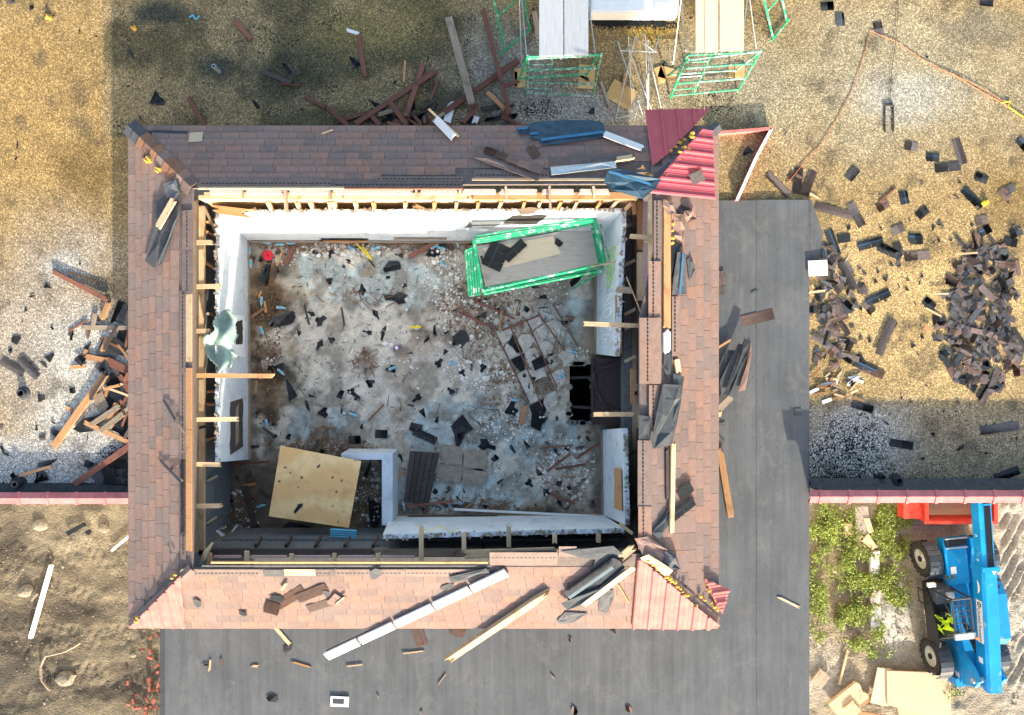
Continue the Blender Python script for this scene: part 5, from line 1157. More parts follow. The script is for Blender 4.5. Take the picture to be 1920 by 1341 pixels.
# fallen plaster slabs
for k, poly in enumerate(([(828, 832), (868, 838), (866, 872), (824, 866)], [(872, 840), (912, 846), (914, 880), (870, 876)], [(822, 870), (866, 876), (862, 906), (820, 896)], [(870, 880), (916, 884), (905, 912), (866, 908)])):
    pts = [P(x + U(-2, 2), y + U(-2, 2), .06) for x, y in poly]; m = MB(); m.prism(pts, Z3, .045); tag(m.build('plaster_slab', STONE), 'fallen pale plaster slab in the group of four near the south wall', 'plaster', 'four plaster slabs')
# parquet of lath lines right of centre: fallen lath-and-plaster panel
e = empty('lath_panel', P(1000, 660, .02), 'collapsed lath and plaster panel lying right of the room centre', 'plaster panel')
PL = mat_plain('broken_plaster', (.44, .40, .34), .9, 0, .3, 9, bmp=.4)
for i in range(4):
    for j in range(6):
        if (i, j) in ((0, 5), (3, 0), (1, 0), (3, 5), (0, 2), (2, 3), (1, 4), (3, 2)): continue
        x = 930 + 26 * i + 12 * j; y = 625 - 14 * i + 27 * j
        if 1064 < x + 30 and 680 < y + 10: continue
        pts = [P(x + a + U(-4, 4), y + b + U(-4, 4), .035 + U(0, .012)) for a, b in ((2, 0), (12, -8), (24, -13), (31, 0), (34, 11), (22, 19), (13, 25), (6, 12))]
        m = MB(); m.prism(pts, Z3, .03); m.build('plaster_piece', PL, e, mw=Matrix())
for i in range(5):
    x = 930 + 26 * i; y = 625 - 14 * i; a, b = P(x + U(-4, 4), y + U(-6, 6), .055), P(x + 68 * (1 if i < 3 else .72) + U(-6, 6), y + U(130, 160) * (1 if i < 3 else .6), .05); m = obox((b - a).length, .026, .018, .12)
    m.build('lath', WOOD_RED, e, mw=along(a, b))
for (x0, y0, x1, y1) in ((860, 585, 940, 622), (880, 560, 965, 598), (940, 620, 1015, 590), (1015, 590, 1022, 600)): 
    if abs(x1 - x0) > 20: board(P(x0, y0, .05), P(x1, y1, .05), .04, .025, WOOD_RED, name='lath', parent=e)
# lumber on the floor
LF = [(378, 704, 380, 704, 1, WOOD_ORG, None)]
for (x0, y0, x1, y1, w, mt, lb, z) in ((533, 498, 553, 460, 10, WOOD_RED, 'brown board leaning near the red lid in the top left corner', .02), (519, 499, 530, 470, 3.5, WOOD_ORG, 'thin orange stick beside the brown corner board', .02), (765, 483, 820, 453, 8, WOOD_RED, 'red-brown board below the north wall near the black sheet', .05), (768, 614, 790, 613, 4, YELLOW, 'yellow stick lying near the room centre', .03),
        (936, 622, 941, 580, 3, WOOD_ORG, 'short orange stick under the scaffold corner', .05), (977, 796, 986, 760, 10, WOOD_ORG, 'small orange board left of the floor hatch', .05), (430, 870, 505, 866, 5, WOOD_RED, 'thin red board running to the plywood sheet', .1), (460, 910, 476, 990, 10, WOOD_DRK, 'dark board in the shaded lower left corner', .1), (405, 995, 440, 955, 3, WOOD_RED, 'thin red stick in the lower left corner', .12),
        (690, 790, 720, 758, 3, CHIP, 'thin splinter near the floor centre', .01), (1010, 840, 1075, 835, 3, CHIP, 'thin red lath below the floor hatch', .01), (1040, 880, 1100, 870, 4, WOOD_RED, 'thin red stick near the lower east wall', .01), (1080, 860, 1125, 830, 4, WOOD_RED, 'thin red stick leaning at the lower east wall', .02), (1025, 885, 1070, 850, 4, WOOD_RED, 'long thin stick in the lower right of the room', .01), (1030, 925, 1080, 945, 4, WOOD_RED, 'red lath near the bottom right corner', .01),
        (850, 955, 1120, 968, 4, WOOD_WHT, 'long pale trim strip along the foot of the south wall', .1), (745, 900, 758, 880, 4, WOOD_ORG, 'short orange stub beside the stub wall', .02), (755, 950, 850, 940, 4, WOOD_RED, 'thin red strip under the grooved panel', .02), (485, 560, 490, 545, 3, WOOD_ORG, 'tiny orange stick on the brown stain', .02), (570, 570, 580, 610, 3, WOOD_DRK, 'dark thin lath on the grey floor at left', .01), (640, 575, 646, 612, 3, WOOD_DRK, 'dark thin lath on the grey floor left of centre', .01), (880, 530, 950, 510, 3, CHIP, 'thin lath poking from below the scaffold', .02), (860, 575, 905, 610, 4, WOOD_RED, 'reddish lath left of the lath panel', .02), (1035, 665, 1045, 630, 3, CHIP, 'tiny splinter on the lath panel', .08)):
    pboard(x0, y0, x1, y1, w, mt, lb, z0=z, t=.025, surf=FLR, jag=.03)
pboard(1010, 970, 1080, 966, 4, WOOD_WHT, 'short pale trim piece at the foot of the south wall right', .02, surf=FLR, t=.03)
for k, (x0, y0, x1, y1) in enumerate(HATCH): pboard(x0, y0, x1, y1, 5, WOOD_DRK, ('upper dark joist crossing the black floor opening', 'lower dark joist crossing the black floor opening')[k], -.22, surf=FLR, t=.12)
for k in range(22):
    s_ = k % 4; x = U(HOLE[0], HOLE[2]) if s_ < 2 else (HOLE[0] - 1 if s_ == 2 else HOLE[2] + 1); y = (HOLE[1] - 1, HOLE[3] + 1)[s_] if s_ < 2 else U(HOLE[1], HOLE[3])
    pts = [P(x + U(4, 9) * math.cos(6.283 * i / 6), y + U(3, 7) * math.sin(6.283 * i / 6), .05) for i in range(6)]; m = MB(); m.prism(pts, Z3, .04)
    tag(m.build('concrete_chunk', (STONE, CMU)[k % 2]), f"{('tan', 'grey')[k % 2]} broken concrete chunk on the {('upper', 'lower', 'left', 'right')[s_]} rim of the floor opening", 'concrete chunk', 'chunks round the floor opening')
for i in range(26):
    zone = (((490, 640), 30, 170, 'along the foot of the west wall'), ((450, 940), 34, 60, 'in the dark lower left corner'), ((640, 838), 90, 16, 'behind the plywood sheet'), ((860, 945), 110, 14, 'along the foot of the south wall'))[i % 4]
    x = zone[0][0] + zone[1] * U(-1, 1); y = zone[0][1] + zone[2] * U(-1, 1); t_ = U(0, 3.14); L = U(12, 44)
    pboard(x, y, x + L * math.cos(t_), y + L * math.sin(t_) * .8, U(2.5, 6), (WOOD_RED, WOOD_ORG, WOOD_DRK, CHIP)[(i // 4) % 4], f"{('reddish', 'orange', 'blackened', 'brown')[(i // 4) % 4]} {'short' if L < 28 else 'longer'} broken stick {zone[3]}", z0=.01 + .006 * (i % 5), t=.018, surf=FLR, jag=.06, name='broken_stick', group='broken sticks on the room floor')
# shingles and felt on the floor
FS = [(862, 812, 50, .8, 'large black felt sheet right of the floor centre'), (913, 835, 34, .6, 'black felt scrap shaped like a boot'), (1010, 775, 50, .8, 'large black felt sheet left of the floor hatch'), (958, 768, 26, .8, 'black felt scrap beside the small orange board'), (745, 560, 40, .5, 'dark felt strip upper centre of the floor'), (975, 682, 36, .8, 'black shingle back on the lath panel, lower'), (966, 645, 30, .8, 'black shingle back on the lath panel, upper'), (1012, 682, 34, .8, 'dark torn sheet on the right of the lath panel'), (865, 635, 30, .8, 'grey-black torn sheet left of the lath panel'), (518, 690, 30, .9, 'black crumpled sheet near the west wall'), (545, 735, 44, .5, 'dark felt strip standing on the left floor'), (500, 510, 46, .6, 'black plastic bundle in the top left corner'), (1030, 660, 30, .4, 'bent black felt strip above the hatch'), (1085, 520, 40, .7, 'black plastic beneath the right end of the scaffold'), (820, 465, 46, .6, 'black sheet under bottles below the north wall'), (700, 970, 60, .7, 'dark felt sheet right of the big plywood'), (560, 990, 60, .4, 'dark felt strip below the big plywood'), (690, 880, 30, .5, 'dark felt scrap behind the plywood corner'), (1060, 605, 24, .5, 'black scrap beside the hammer'), (530, 600, 50, .4, 'grey-brown felt strip on the brown stain'), (735, 500, 36, .45, 'grey rectangular shingle piece upper middle of the floor')]
for x, y, s, a, lb in FS: scrap(x, y, s * 1.3, lb, 'g' if 'grey' in lb else 'k', FLR, a, h=.03 if 'lath panel' in lb else .0, name='felt_sheet')
for (x, y, a, n, lb) in ((797, 818, 25, 2, 'black shingle pair with blue tape below the floor centre'), (715, 814, 3, 1, 'square black shingle with a blue tape stripe'), (665, 825, -3, 1, 'black shingle with a tape stripe behind the plywood'), (780, 802, 15, 1, 'small black shingle above the taped pair')): shing(x, y, a, lb, 'k', n, FLR, h=.01, k=.95)
BLKS = [(585, 590), (600, 650), (622, 640), (640, 770), (605, 775), (660, 735), (692, 720), (585, 740), (678, 800), (640, 740), (735, 690), (768, 758), (785, 745), (820, 788), (790, 775), (845, 735), (855, 640), (905, 570), (905, 595), (930, 585), (870, 700), (905, 690), (820, 680), (770, 660), (670, 745), (545, 590), (560, 625), (600, 600), (715, 630), (690, 625), (720, 615), (575, 760), (540, 820), (478, 836), (880, 460), (650, 490), (645, 502), (700, 492), (620, 530), (680, 540), (705, 590), (760, 535), (730, 520), (930, 470), (815, 620), (835, 660), (985, 580), (1045, 870), (1050, 905), (1025, 925), (940, 905), (930, 860), (995, 905), (870, 920), (855, 950), (875, 945), (1090, 900), (1065, 840), (985, 835), (900, 880), (960, 840), (1020, 560), (1000, 540), (690, 850), (630, 860), (600, 850), (750, 860), (775, 870), (1105, 820), (835, 950), (905, 950)]
for x, y in BLKS: scrap(x + U(-3, 3), y + U(-3, 3), U(12, 27), f"small black torn felt scrap on the {'upper' if y < 600 else 'middle' if y < 760 else 'lower'} {'left' if x < 680 else 'central' if x < 900 else 'right'} room floor", 'k', FLR, U(.35, .9), group='black scraps on the room floor')
for i in range(90):
    cx, cy, rx, ry, nm = random.choice(((515, 640, 45, 180, 'along the west wall'), (870, 560, 90, 80, 'below the green scaffold'), (960, 700, 100, 90, 'around the lath panel'), (640, 845, 90, 24, 'behind the plywood sheet'), (660, 470, 180, 16, 'under the north wall'), (820, 930, 100, 30, 'along the south wall'), (1060, 880, 60, 80, 'near the lower east wall'), (450, 940, 36, 60, 'in the dark lower left corner')))
    x, y = cx + rx * U(-1, 1), cy + ry * U(-1, 1)
    if HOLE[0] - 14 < x < HOLE[2] + 60 and HOLE[1] - 14 < y < HOLE[3] + 14: continue
    kd = 'kkbb'[i % 4]; scrap(x, y, U(8, 24), f"{('black', 'brown')[kd == 'b']} torn shingle scrap {nm} of the room floor", kd, FLR, U(.35, .9), h=.004 * (i % 5), group='torn scraps by place on the room floor')
# water bottles
def bottle(x, y, deg, label, cap=LABELB, body=BOTTLE, z=.0, lab_=LABELB, L=.21):
    M = Matrix.Translation(P(x, y, .045 + z)) @ Matrix.Rotation(rad(-deg), 4, 'Z'); e = empty('plastic_bottle', P(x, y, .02 + z), label, 'bottle', 'plastic bottles in the room')
    prof = [(-L / 2, .020), (-L / 2 + .01, .032), (L * .12, .032), (L * .2, .030), (L * .36, .016), (L * .42, .0135)]
    m = MB(); n = 12; vs = [(x_, r * math.cos(6.283 * i / n), r * math.sin(6.283 * i / n)) for x_, r in prof for i in range(n)]
    m.add(vs, [(k * n + i, k * n + (i + 1) % n, (k + 1) * n + (i + 1) % n, (k + 1) * n + i) for k in range(len(prof) - 1) for i in range(n)] + [tuple(range(n))])
    m.build('body', body, e, True, mw=M)
    m = MB(); m.tube((L * .42, 0, 0), (L * .5, 0, 0), .015, 10); m.build('cap', cap, e, mw=M)
    m = MB(); m.tube((-L * .2, 0, 0), (L * .08, 0, 0), .0335, 12); m.build('paper_label', lab_, e, mw=M)
for (x, y, a, lb) in ((490, 565, 90, 'upright-lying bottle on the brown stain'), (527, 577, 5, 'bottle lying level right of the brown stain'), (491, 620, 70, 'bottle below the upright-lying one on the stain'), (527, 698, 40, 'bottle at the end of the long west joist'), (737, 690, -25, 'pale bottle beside black scraps at floor centre'), (850, 681, 5, 'clear bottle left of the lath panel'), (1053, 705, -30, 'blue-labelled bottle left of the hatch'), (740, 870, 60, 'blue bottle beside the stub wall'), (757, 950, 80, 'blue bottle below the grooved panel'), (490, 949, -15, 'blue bottle left of the big plywood'), (412, 989, 15, 'blue bottle in the lower left corner'), (470, 495, 90, 'bottle standing along the west wall top'), (468, 470, 90, 'blue bottle in the top left corner'), (500, 455, 10, 'bottle under the north wall left of the lid'), (525, 458, 0, 'bottle under the north wall above the lid'), (545, 456, 5, 'bottle right of the lid under the north wall'), (660, 466, 30, 'blue bottle under the burnt trim left'), (705, 465, -20, 'blue bottle right of the yellow rope'), (815, 462, -30, 'blue bottle on the black sheet left'), (828, 465, 10, 'blue bottle on the black sheet right'), (830, 495, 60, 'clear bottle with blue label below the black sheet'), (858, 456, 80, 'bottle beside the scaffold top left corner'), (663, 778, 20, 'blue-capped bottle on the lower left floor'), (1075, 660, 10, 'blue bottle above the hatch'), (500, 795, 80, 'clear bottle at the foot of the west wall'), (965, 750, 5, 'crushed clear bottle beside the wire loop')):
    bottle(x, y, a, 'clear plastic ' + lb if not lb.startswith('clear') else lb)
bottle(745, 652, -25, 'purple-labelled bottle near the room centre', PURPLE, PURPLE, lab_=WHITE_M)
m = MB(); n = 24; vs = [(r * math.cos(6.283 * i / n), r * math.sin(6.283 * i / n), z) for r, z in ((.115, 0), (.115, .03), (.03, .035), (.028, .012)) for i in range(n)]
m.add(vs, [(k * n + i, k * n + (i + 1) % n, (k + 1) * n + (i + 1) % n, (k + 1) * n + i) for k in range(3) for i in range(n)] + [tuple(range(3 * n, 4 * n))])
tag(m.build('round_lid', REDP, mw=Matrix.Translation(P(503, 479, .06))), 'round red plastic lid in the top left corner of the room', 'lid')
cord([(668, 458), (676, 464), (684, 474), (690, 480), (697, 488), (690, 476), (680, 462)], .018, YELLOW, 'bunched yellow rope below the north wall', .06, name='rope', cat='rope')
cord([(905, 800), (880, 780), (878, 775), (895, 765), (935, 770), (942, 790), (938, 815), (915, 822), (895, 812), (910, 790), (930, 815)], .006, WIREM, 'looped dark wire on the lower floor', .03, name='wire', cat='wire')
cord([(950, 750), (955, 742), (970, 741), (985, 750), (990, 758)], .005, WIREM, 'small wire loop beside the orange board', .03, name='wire', cat='wire')
cord([(785, 988), (805, 996), (825, 986), (845, 997), (862, 990)], .007, YELLOW, 'yellowish wire squiggle on the south wall ledge', .75 + 1.2, name='wire', cat='wire', wob=0)
# hammer
e = empty('hammer', P(1066, 605, .03), 'long-handled hammer lying on the blue-grey floor near the east wall', 'hammer'); m = MB(); m.tube(P(1068, 602, .06), P(1059, 632, .05), .014, 8); m.build('handle', WOOD_GRY, e, mw=Matrix()); m = MB(); m.tube(P(1060, 594, .07), P(1077, 597, .07), .028, 10); m.build('head', WOOD_RED, e, mw=Matrix())
# elbow pipe in the lower left
e = empty('drain_elbow', P(425, 1000, .1), 'grey elbow pipe in the dark lower left corner', 'pipe'); m = MB(); m.path([P(404, 990, .14), P(428, 1012, .12), P(446, 985, .2)], .04, 10); m.build('pipe_body', GALV, e, mw=Matrix())
# hanging green film over the west wall
e = empty('plastic_film', P(418, 650, 1.2), 'crumpled pale green plastic film draped over the west wall', 'film')
bm = bmesh.new(); N_ = 26; vs = {}
for i in range(N_):
    for j in range(N_):
        u, v = i / (N_ - 1), j / (N_ - 1); x = 384 + 62 * u + 6 * math.sin(v * 9); y = 588 + 108 * v + 8 * math.sin(u * 7); 
        z = 2.06 + .07 * math.sin(u * 9 + v * 4) + .06 * math.sin(v * 11 - u * 5) - .12 * u
        vs[i, j] = bm.verts.new(P(x, y, z))
def filmin(u, v): return abs(u - .5) < .48 * (1 - abs(v - .45) ** 1.4 * 1.5) + .06 * math.sin(v * 21) 
for i in range(N_ - 1):
    for j in range(N_ - 1):
        if filmin(i / (N_ - 1), j / (N_ - 1)): bm.faces.new((vs[i, j], vs[i + 1, j], vs[i + 1, j + 1], vs[i, j + 1]))
bmesh.ops.delete(bm, geom=[v for v in bm.verts if not v.link_faces], context='VERTS'); bmesh.ops.solidify(bm, geom=bm.faces[:], thickness=.003)
me = bpy.data.meshes.new('film_sheet'); bm.to_mesh(me); bm.free(); me.materials.append(TARP); me.polygons.foreach_set('use_smooth', [True] * len(me.polygons)); link('film_sheet', me, e, Matrix())
# rubble and splinters nobody could count
def inhole(q): x, y = topx(q); return q.z > -1 and HOLE[0] - 12 < x < HOLE[2] + 12 and HOLE[1] - 12 < y < HOLE[3] + 12
def rubble(name, label, spots, mat, s0, s1, z=.015, surf=None, flat=.6):
    m = MB()
    for (cx, cy, rx, ry, n) in spots:
        for _ in range(n):
            r = math.sqrt(R()); t = U(0, 6.283); q = P(cx + rx * r * math.cos(t), cy + ry * r * math.sin(t), z); s = U(s0, s1)
            if inhole(q): continue
            s = s * (1 if R() < .85 else 1.8)
            a = U(0, 6.28); k = 5; pts = [(q.x + s * U(.5, 1) * math.cos(a + 6.283 * i / k), q.y + s * U(.5, 1) * math.sin(a + 6.283 * i / k)) for i in range(k)]
            h = s * flat * U(.5, 1); vs = [(x, y, z) for x, y in pts] + [(q.x + (x - q.x) * .6, q.y + (y - q.y) * .6, z + h) for x, y in pts]
            m.add(vs, [(i, (i + 1) % k, k + (i + 1) % k, k + i) for i in range(k)] + [tuple(range(k, 2 * k))])
    return tag(m.build(name, mat), label, name.replace('_', ' '), kind='stuff')
RUB = mat_plain('white_rubble', (.70, .67, .61), .9, 0, .2, 3)
RUBD = mat_plain('grey_rubble', (.36, .32, .27), .9, 0, .3, 3)
rubble('white_rubble', 'small white plaster rubble strewn over the room floor', [(640, 470, 60, 18, 90), (830, 520, 35, 60, 110), (880, 600, 60, 60, 90), (900, 700, 70, 40, 160), (960, 800, 70, 35, 120), (1060, 870, 60, 60, 130), (1075, 665, 35, 15, 60), (750, 650, 200, 160, 160), (560, 480, 60, 20, 40), (450, 960, 40, 40, 30), (1000, 545, 80, 30, 70), (690, 930, 30, 60, 80), (930, 850, 160, 80, 130)], RUB, .010, .030)
rubble('plaster_flakes', 'larger white plaster flakes on the room floor', [(640, 468, 85, 16, 70), (835, 515, 34, 50, 50), (890, 600, 60, 60, 55), (760, 640, 60, 60, 20), (910, 700, 60, 30, 60), (950, 800, 60, 25, 35), (1060, 880, 50, 50, 40), (500, 690, 25, 25, 14), (450, 950, 30, 40, 16)], RUB, .02, .05, flat=.35)
rubble('plaster_chunks', 'broken plaster chunks heaped about the room floor', [(830, 510, 40, 55, 40), (640, 468, 90, 14, 40), (900, 620, 70, 60, 50), (1060, 900, 50, 50, 40), (1000, 560, 70, 25, 30), (700, 930, 25, 50, 25), (930, 790, 60, 30, 30)], PL, .03, .075)
rubble('brown_dirt', 'brown dirt clods along the room edges', [(500, 650, 28, 190, 500), (690, 462, 220, 10, 350), (900, 585, 80, 60, 500), (980, 740, 70, 60, 350), (800, 955, 300, 10, 400), (620, 840, 90, 18, 300), (450, 940, 36, 66, 300)], CHIP, .008, .028)
rubble('grey_rubble', 'fine grey grit over the room floor', [(790, 700, 320, 240, 1500), (1030, 900, 90, 70, 350), (880, 560, 80, 110, 400), (440, 940, 30, 70, 200), (1090, 920, 30, 50, 160)], RUBD, .006, .016)
def splinters(name, label, spots, mat, l0, l1, z=.02):
    m = MB()
    for (cx, cy, rx, ry, n) in spots:
        for _ in range(n):
            r = math.sqrt(R()); t = U(0, 6.283); q = P(cx + rx * r * math.cos(t), cy + ry * r * math.sin(t), z + U(0, .02))
            if inhole(q): continue
            a = U(0, 6.283); L = U(l0, l1) / 2; d = Vector((math.cos(a), math.sin(a), U(-.1, .1)))
            M = along(q - d * L, q + d * L); w = U(.003, .008); m.box(-L, L, -w, w, -.004, .004, M=M)
    return tag(m.build(name, mat), label, 'splinters', kind='stuff')
splinters('wood_splinters', 'thin brown wood splinters strewn over the room floor', [(760, 650, 300, 200, 110), (500, 600, 30, 140, 60), (690, 555, 50, 20, 40), (680, 685, 25, 30, 50), (610, 830, 60, 30, 60), (1000, 650, 70, 90, 130), (900, 620, 60, 60, 90), (1050, 890, 60, 60, 70), (850, 945, 110, 14, 90), (450, 930, 40, 60, 60), (720, 460, 230, 14, 120), (935, 700, 20, 20, 30)], CHIP, .05, .28)
splinters('dark_splinters', 'thin black felt shreds over the room floor', [(760, 680, 320, 240, 500), (900, 900, 200, 60, 90)], FELT, .02, .10)

# ------------------------------------------------------------------ loose material on the mansard slopes
def sheet(surf, pts, mat, label, name='felt_sheet', cat='roofing felt', h=.03, t=.008, lift=None, group=None, curl=.02):
    """many-sided sheet cut along the pixel outline, slightly warped"""
    q = [surf.px(x, y, h + (lift[i] if lift else 0)) for i, (x, y) in enumerate(pts)]; c = sum(q, Vector()) / len(q)
    m = MB(); n = len(q); mid = [c.lerp(p, .55) + surf.n * curl * math.sin(i * 2.1) for i, p in enumerate(q)]
    top = [c + surf.n * curl * .4] + mid + q; bot = [p - surf.n * t for p in top]; o = len(top)
    f = [(0, 1 + i, 1 + (i + 1) % n) for i in range(n)] + [(1 + i, 1 + n + i, 1 + n + (i + 1) % n, 1 + (i + 1) % n) for i in range(n)]
    m.add(top + bot, f + [tuple(o + k for k in reversed(x)) for x in f] + [(1 + n + i, o + 1 + n + i, o + 1 + n + (i + 1) % n, 1 + n + (i + 1) % n) for i in range(n)])
    return tag(m.build(name, mat), label, cat, group)
# north slope
e1 = sheet(SN, [(992, 232), (1010, 228), (1060, 225), (1112, 226), (1130, 230), (1136, 256), (1100, 262), (1060, 268), (1016, 272), (1012, 262), (994, 258)], FELT_SKY, 'large blue-black felt sheet lying on the shaded north slope', h=.06, curl=.02)
sheet(SN, [(970, 240), (992, 237), (992, 250), (972, 252)], FELT_SKY, 'small felt lap at the left of the large blue-black sheet', h=.045); 
def ribbon(surf, a, b, w, mat, label, h): pboard(a[0], a[1], b[0], b[1], w, mat, label, h, surf=surf, t=.004, jag=.01, name='adhesive_tape', cat='tape')
ribbon(SN, (1014, 262), (1133, 247), 6, BLUE_TAPE, 'bright blue tape stripe on the large blue-black felt', .088)
ribbon(SN, (971, 242), (991, 239), 5, BLUE_TAPE, 'short blue tape stripe on the small felt lap', .072)
ribbon(SN, (993, 251), (1010, 249), 5, BLUE_TAPE, 'short blue tape stripe at the left end of the large felt', .085)
pboard(1130, 250, 1207, 279, 13, WOOD_WHT, 'white-painted board on the north slope beside the crimson panel', .06, .05, .03, surf=SN, jag=.04)
sheet(SN, [(900, 272), (912, 284), (1018, 322), (1008, 340), (888, 296)], NAILS, 'long folded brown strip lying slantwise on the north slope', 'shingle_strip', 'shingle', .06, curl=.03); 
for k in range(5): put(STR['l'][3], 'shingle_tab', 'brown shingle tab on the slanted strip of the north slope', 'shingle', SN, 920 + 21 * k, 284 + 8.4 * k, rad(180 - 21), .75, .45, .10, 'tabs of the slanted strip')
shing(1005, 272, 150, 'small brown shingle below the blue-black felt', 'b', 1, SN, h=.03, k=.8); shing(1000, 284, 60, 'brown square shingle hanging below the blue-black felt', 'b', 1, SN, h=.04, k=.9)
sheet(SN, [(1030, 296), (1180, 286), (1182, 302), (1032, 312)], NAILS, 'dark nail strip curling along the upper north slope', 'shingle_strip', 'shingle', .05, curl=.01)
sheet(SN, [(1032, 314), (1154, 302), (1156, 314), (1034, 328)], GALV, 'bent silver flashing along the upper north slope', 'metal_flashing', 'flashing', .06, curl=.03)
sheet(Flat(2.55), [(1140, 318), (1165, 317), (1240, 336), (1228, 355), (1205, 373), (1148, 356), (1132, 342)], FELT_SKY, 'grey-blue felt sheet hanging off the inner north-east corner', h=.12, curl=.04)
pboard(1141, 322, 1222, 346, 4, BLUE_TAPE, 'blue tape stripe on the grey-blue corner felt', 2.73, surf=Flat(0), t=.004, name='adhesive_tape', cat='tape'); pboard(1150, 300, 1190, 294, 9, WOOD_NEW, 'broken pale sheathing piece at the upper north slope', .06, surf=SN, jag=.08); pboard(1198, 312, 1215, 340, 13, WOOD_ORG, 'stubby orange rafter showing at the north-east corner', 2.3, 2.3, .08, surf=Flat(0)); pboard(1166, 322, 1168, 300, 10, WOOD_GRY, 'short grey rafter block near the north-east corner', 2.2, 2.25, .08, surf=Flat(0))
pad(367, 257, 25, 22, -4, 'pale tan bare patch of sheathing on the north slope near the left corner', PLANK_TAN, SN, .016, .004, 'sheathing_patch')
sheet(SN, [(268, 247), (350, 250), (352, 246), (290, 244)], FELT, 'thin black gap strip along the north eave near the left corner', h=.025, curl=.0)
# west slope
sheet(SWs, [(318, 340), (335, 336), (338, 360), (332, 420), (290, 503), (272, 490), (285, 440), (288, 380), (310, 368)], FELT, 'black torn felt sheet near the north end of the west slope', h=.05)
sheet(SWs, [(330, 405), (338, 395), (322, 445), (304, 494), (296, 500), (310, 450)], FELT_G, 'grey curled felt edge beside the black west sheet', h=.09, curl=.04)
pboard(295, 428, 327, 372, 14, WOOD_NEW, 'bright orange board lying on the black felt of the west slope', .09, surf=SWs, t=.03); sheet(SWs, [(306, 345), (330, 336), (336, 362), (312, 372)], SH_GR, 'grey shingle pieces at the top of the north-west hip', h=.075)
for k, (x, y) in enumerate(((280, 300), (297, 320))):
    m = MB()
    for j in range(4): m.tube((U(-.07, .07), U(-.05, .05), 0), (U(-.07, .07), U(-.05, .05), .05), U(.025, .045), 7, r2=.015)
    tag(m.build('foam_chunk', FOAM, mw=SWs.frame(SWs.px(x, y, .02), .8)), ('yellow foam chunk on the west slope, upper', 'yellow foam chunk on the west slope, lower')[k], 'foam')
for k, (x0, y0, x1, y1) in enumerate(((305, 747, 330, 790), (330, 790, 347, 815), (295, 858, 340, 905), (318, 885, 345, 905))): pboard(x0, y0, x1, y1, 5, (FELT_G, WOOD_GRY)[k % 2], ('thin grey blade-like strip on the west slope', 'pale torn flap below the blade-like strip', 'dark thin strip low on the west slope', 'short grey strip beside the dark low strip')[k], .02, .07, .012, surf=SWs, jag=.1)
WORN = mat_plain('worn_pale_granules', (.29, .235, .20), .9, 0, .3, 14)
# south slope
white = empty('fascia_board', SS.px(780, 1150, .03), 'long white double fascia board lying diagonally on the south slope', 'board')
A = SS.px(612, 1231, .05); B = SS.px(952, 1072, .06)
d = (B - A).normalized(); sd_ = Z3.cross(d).normalized()
for k, (f0, f1) in enumerate(((0, .185), (.195, .385), (.395, .6), (.61, .80), (.81, .995))): board(A.lerp(B, f0), A.lerp(B, f1), .175, .05, WOOD_WHT, name='board_length', parent=white, jag=.012, up=Vector((0, -.39, .92)))
board(A - Z3 * .05 + sd_ * .06, B - Z3 * .05 + sd_ * .06, .07, .05, WOOD_DRK, name='backing_strip', parent=white)
pboard(833, 1241, 1032, 1107, 12, WOOD_NEW, 'long splintered tan beam sliding off the south eave', .02, .02, .11, surf=SS, jag=.35)
shing(545, 1120, -35, 'torn shingle strip in the ruffled patch of the south slope, left', 'l', 2, SS, h=.012, k=.8); shing(600, 1135, -20, 'torn shingle strip in the ruffled patch of the south slope, lower right', 'l', 3, SS, h=.012, k=.6); shing(585, 1112, -25, 'torn shingle strip in the ruffled patch of the south slope, top', 'l', 2, SS, h=.025, k=.75); shing(510, 1140, -70, 'torn shingle in the ruffled patch of the south slope, far left', 'l', 1, SS, h=.03); shing(632, 1128, 40, 'torn shingle at the right of the ruffled patch', 'l', 1, SS, h=.05)
for x, y, s, lb in ((520, 1122, 34, 'grey torn back of a shingle in the ruffled patch'), (612, 1112, 22, 'grey flap at the top of the ruffled patch'), (370, 1130, 28, 'grey triangular flap near the small pink panel'), (456, 1150, 20, 'small grey flap on the lower south slope'), (704, 1076, 40, 'grey torn felt at the top middle of the south slope')): scrap(x, y, s, lb, 'g', SS, .55, h=.03)
pboard(528, 1108, 538, 1092, 5, WOOD_NEW, 'short pale stick on the ruffled patch', .05, surf=SS, t=.02); pboard(628, 1134, 648, 1118, 3, WOOD_NEW, 'thin pale stick right of the ruffled patch', .06, surf=SS, t=.02)
sheet(SS, [(842, 1082), (912, 1066), (918, 1074), (870, 1088), (845, 1094)], FELT_G, 'grey torn felt above the long white board', h=.05); scrap(838, 1100, 34, 'grey crumpled felt under the white board', 'g', SS, .5, ang=.5, h=.01)
sheet(SS, [(1058, 1110), (1150, 1046), (1162, 1052), (1172, 1064), (1128, 1100), (1068, 1132)], FELT, 'dark shingle bundle near the south-east corner', h=.10); sheet(SS, [(1052, 1132), (1128, 1100), (1170, 1066), (1176, 1070), (1120, 1126), (1064, 1144)], FELT_G, 'grey shingle bundle overlapping the dark one at the south-east corner', h=.14, curl=.03)
ribbon(SS, (1066, 1122), (1150, 1064), 7, GREY_TAPE, 'pale grey tape on the shingle bundle', .19); sheet(SS, [(1044, 1164), (1060, 1148), (1102, 1150), (1074, 1168), (1050, 1170)], FELT_G, 'silvery crumpled flashing at the south eave', h=.03)
pboard(1092, 1136, 1190, 1062, 11, WOOD_NEW, 'pale board between the shingle bundle and the pink panel', .12, surf=SS, jag=.06); pboard(1158, 1050, 1192, 1022, 14, WOOD_NEW, 'short splintered board at the south-east inner corner', 2.66, 2.7, .05, surf=Flat(0), jag=.12); pboard(1158, 1094, 1180, 1132, 2.5, WOOD_ORG, 'thin orange stick left of the large pink panel', .03, surf=SS, t=.015)
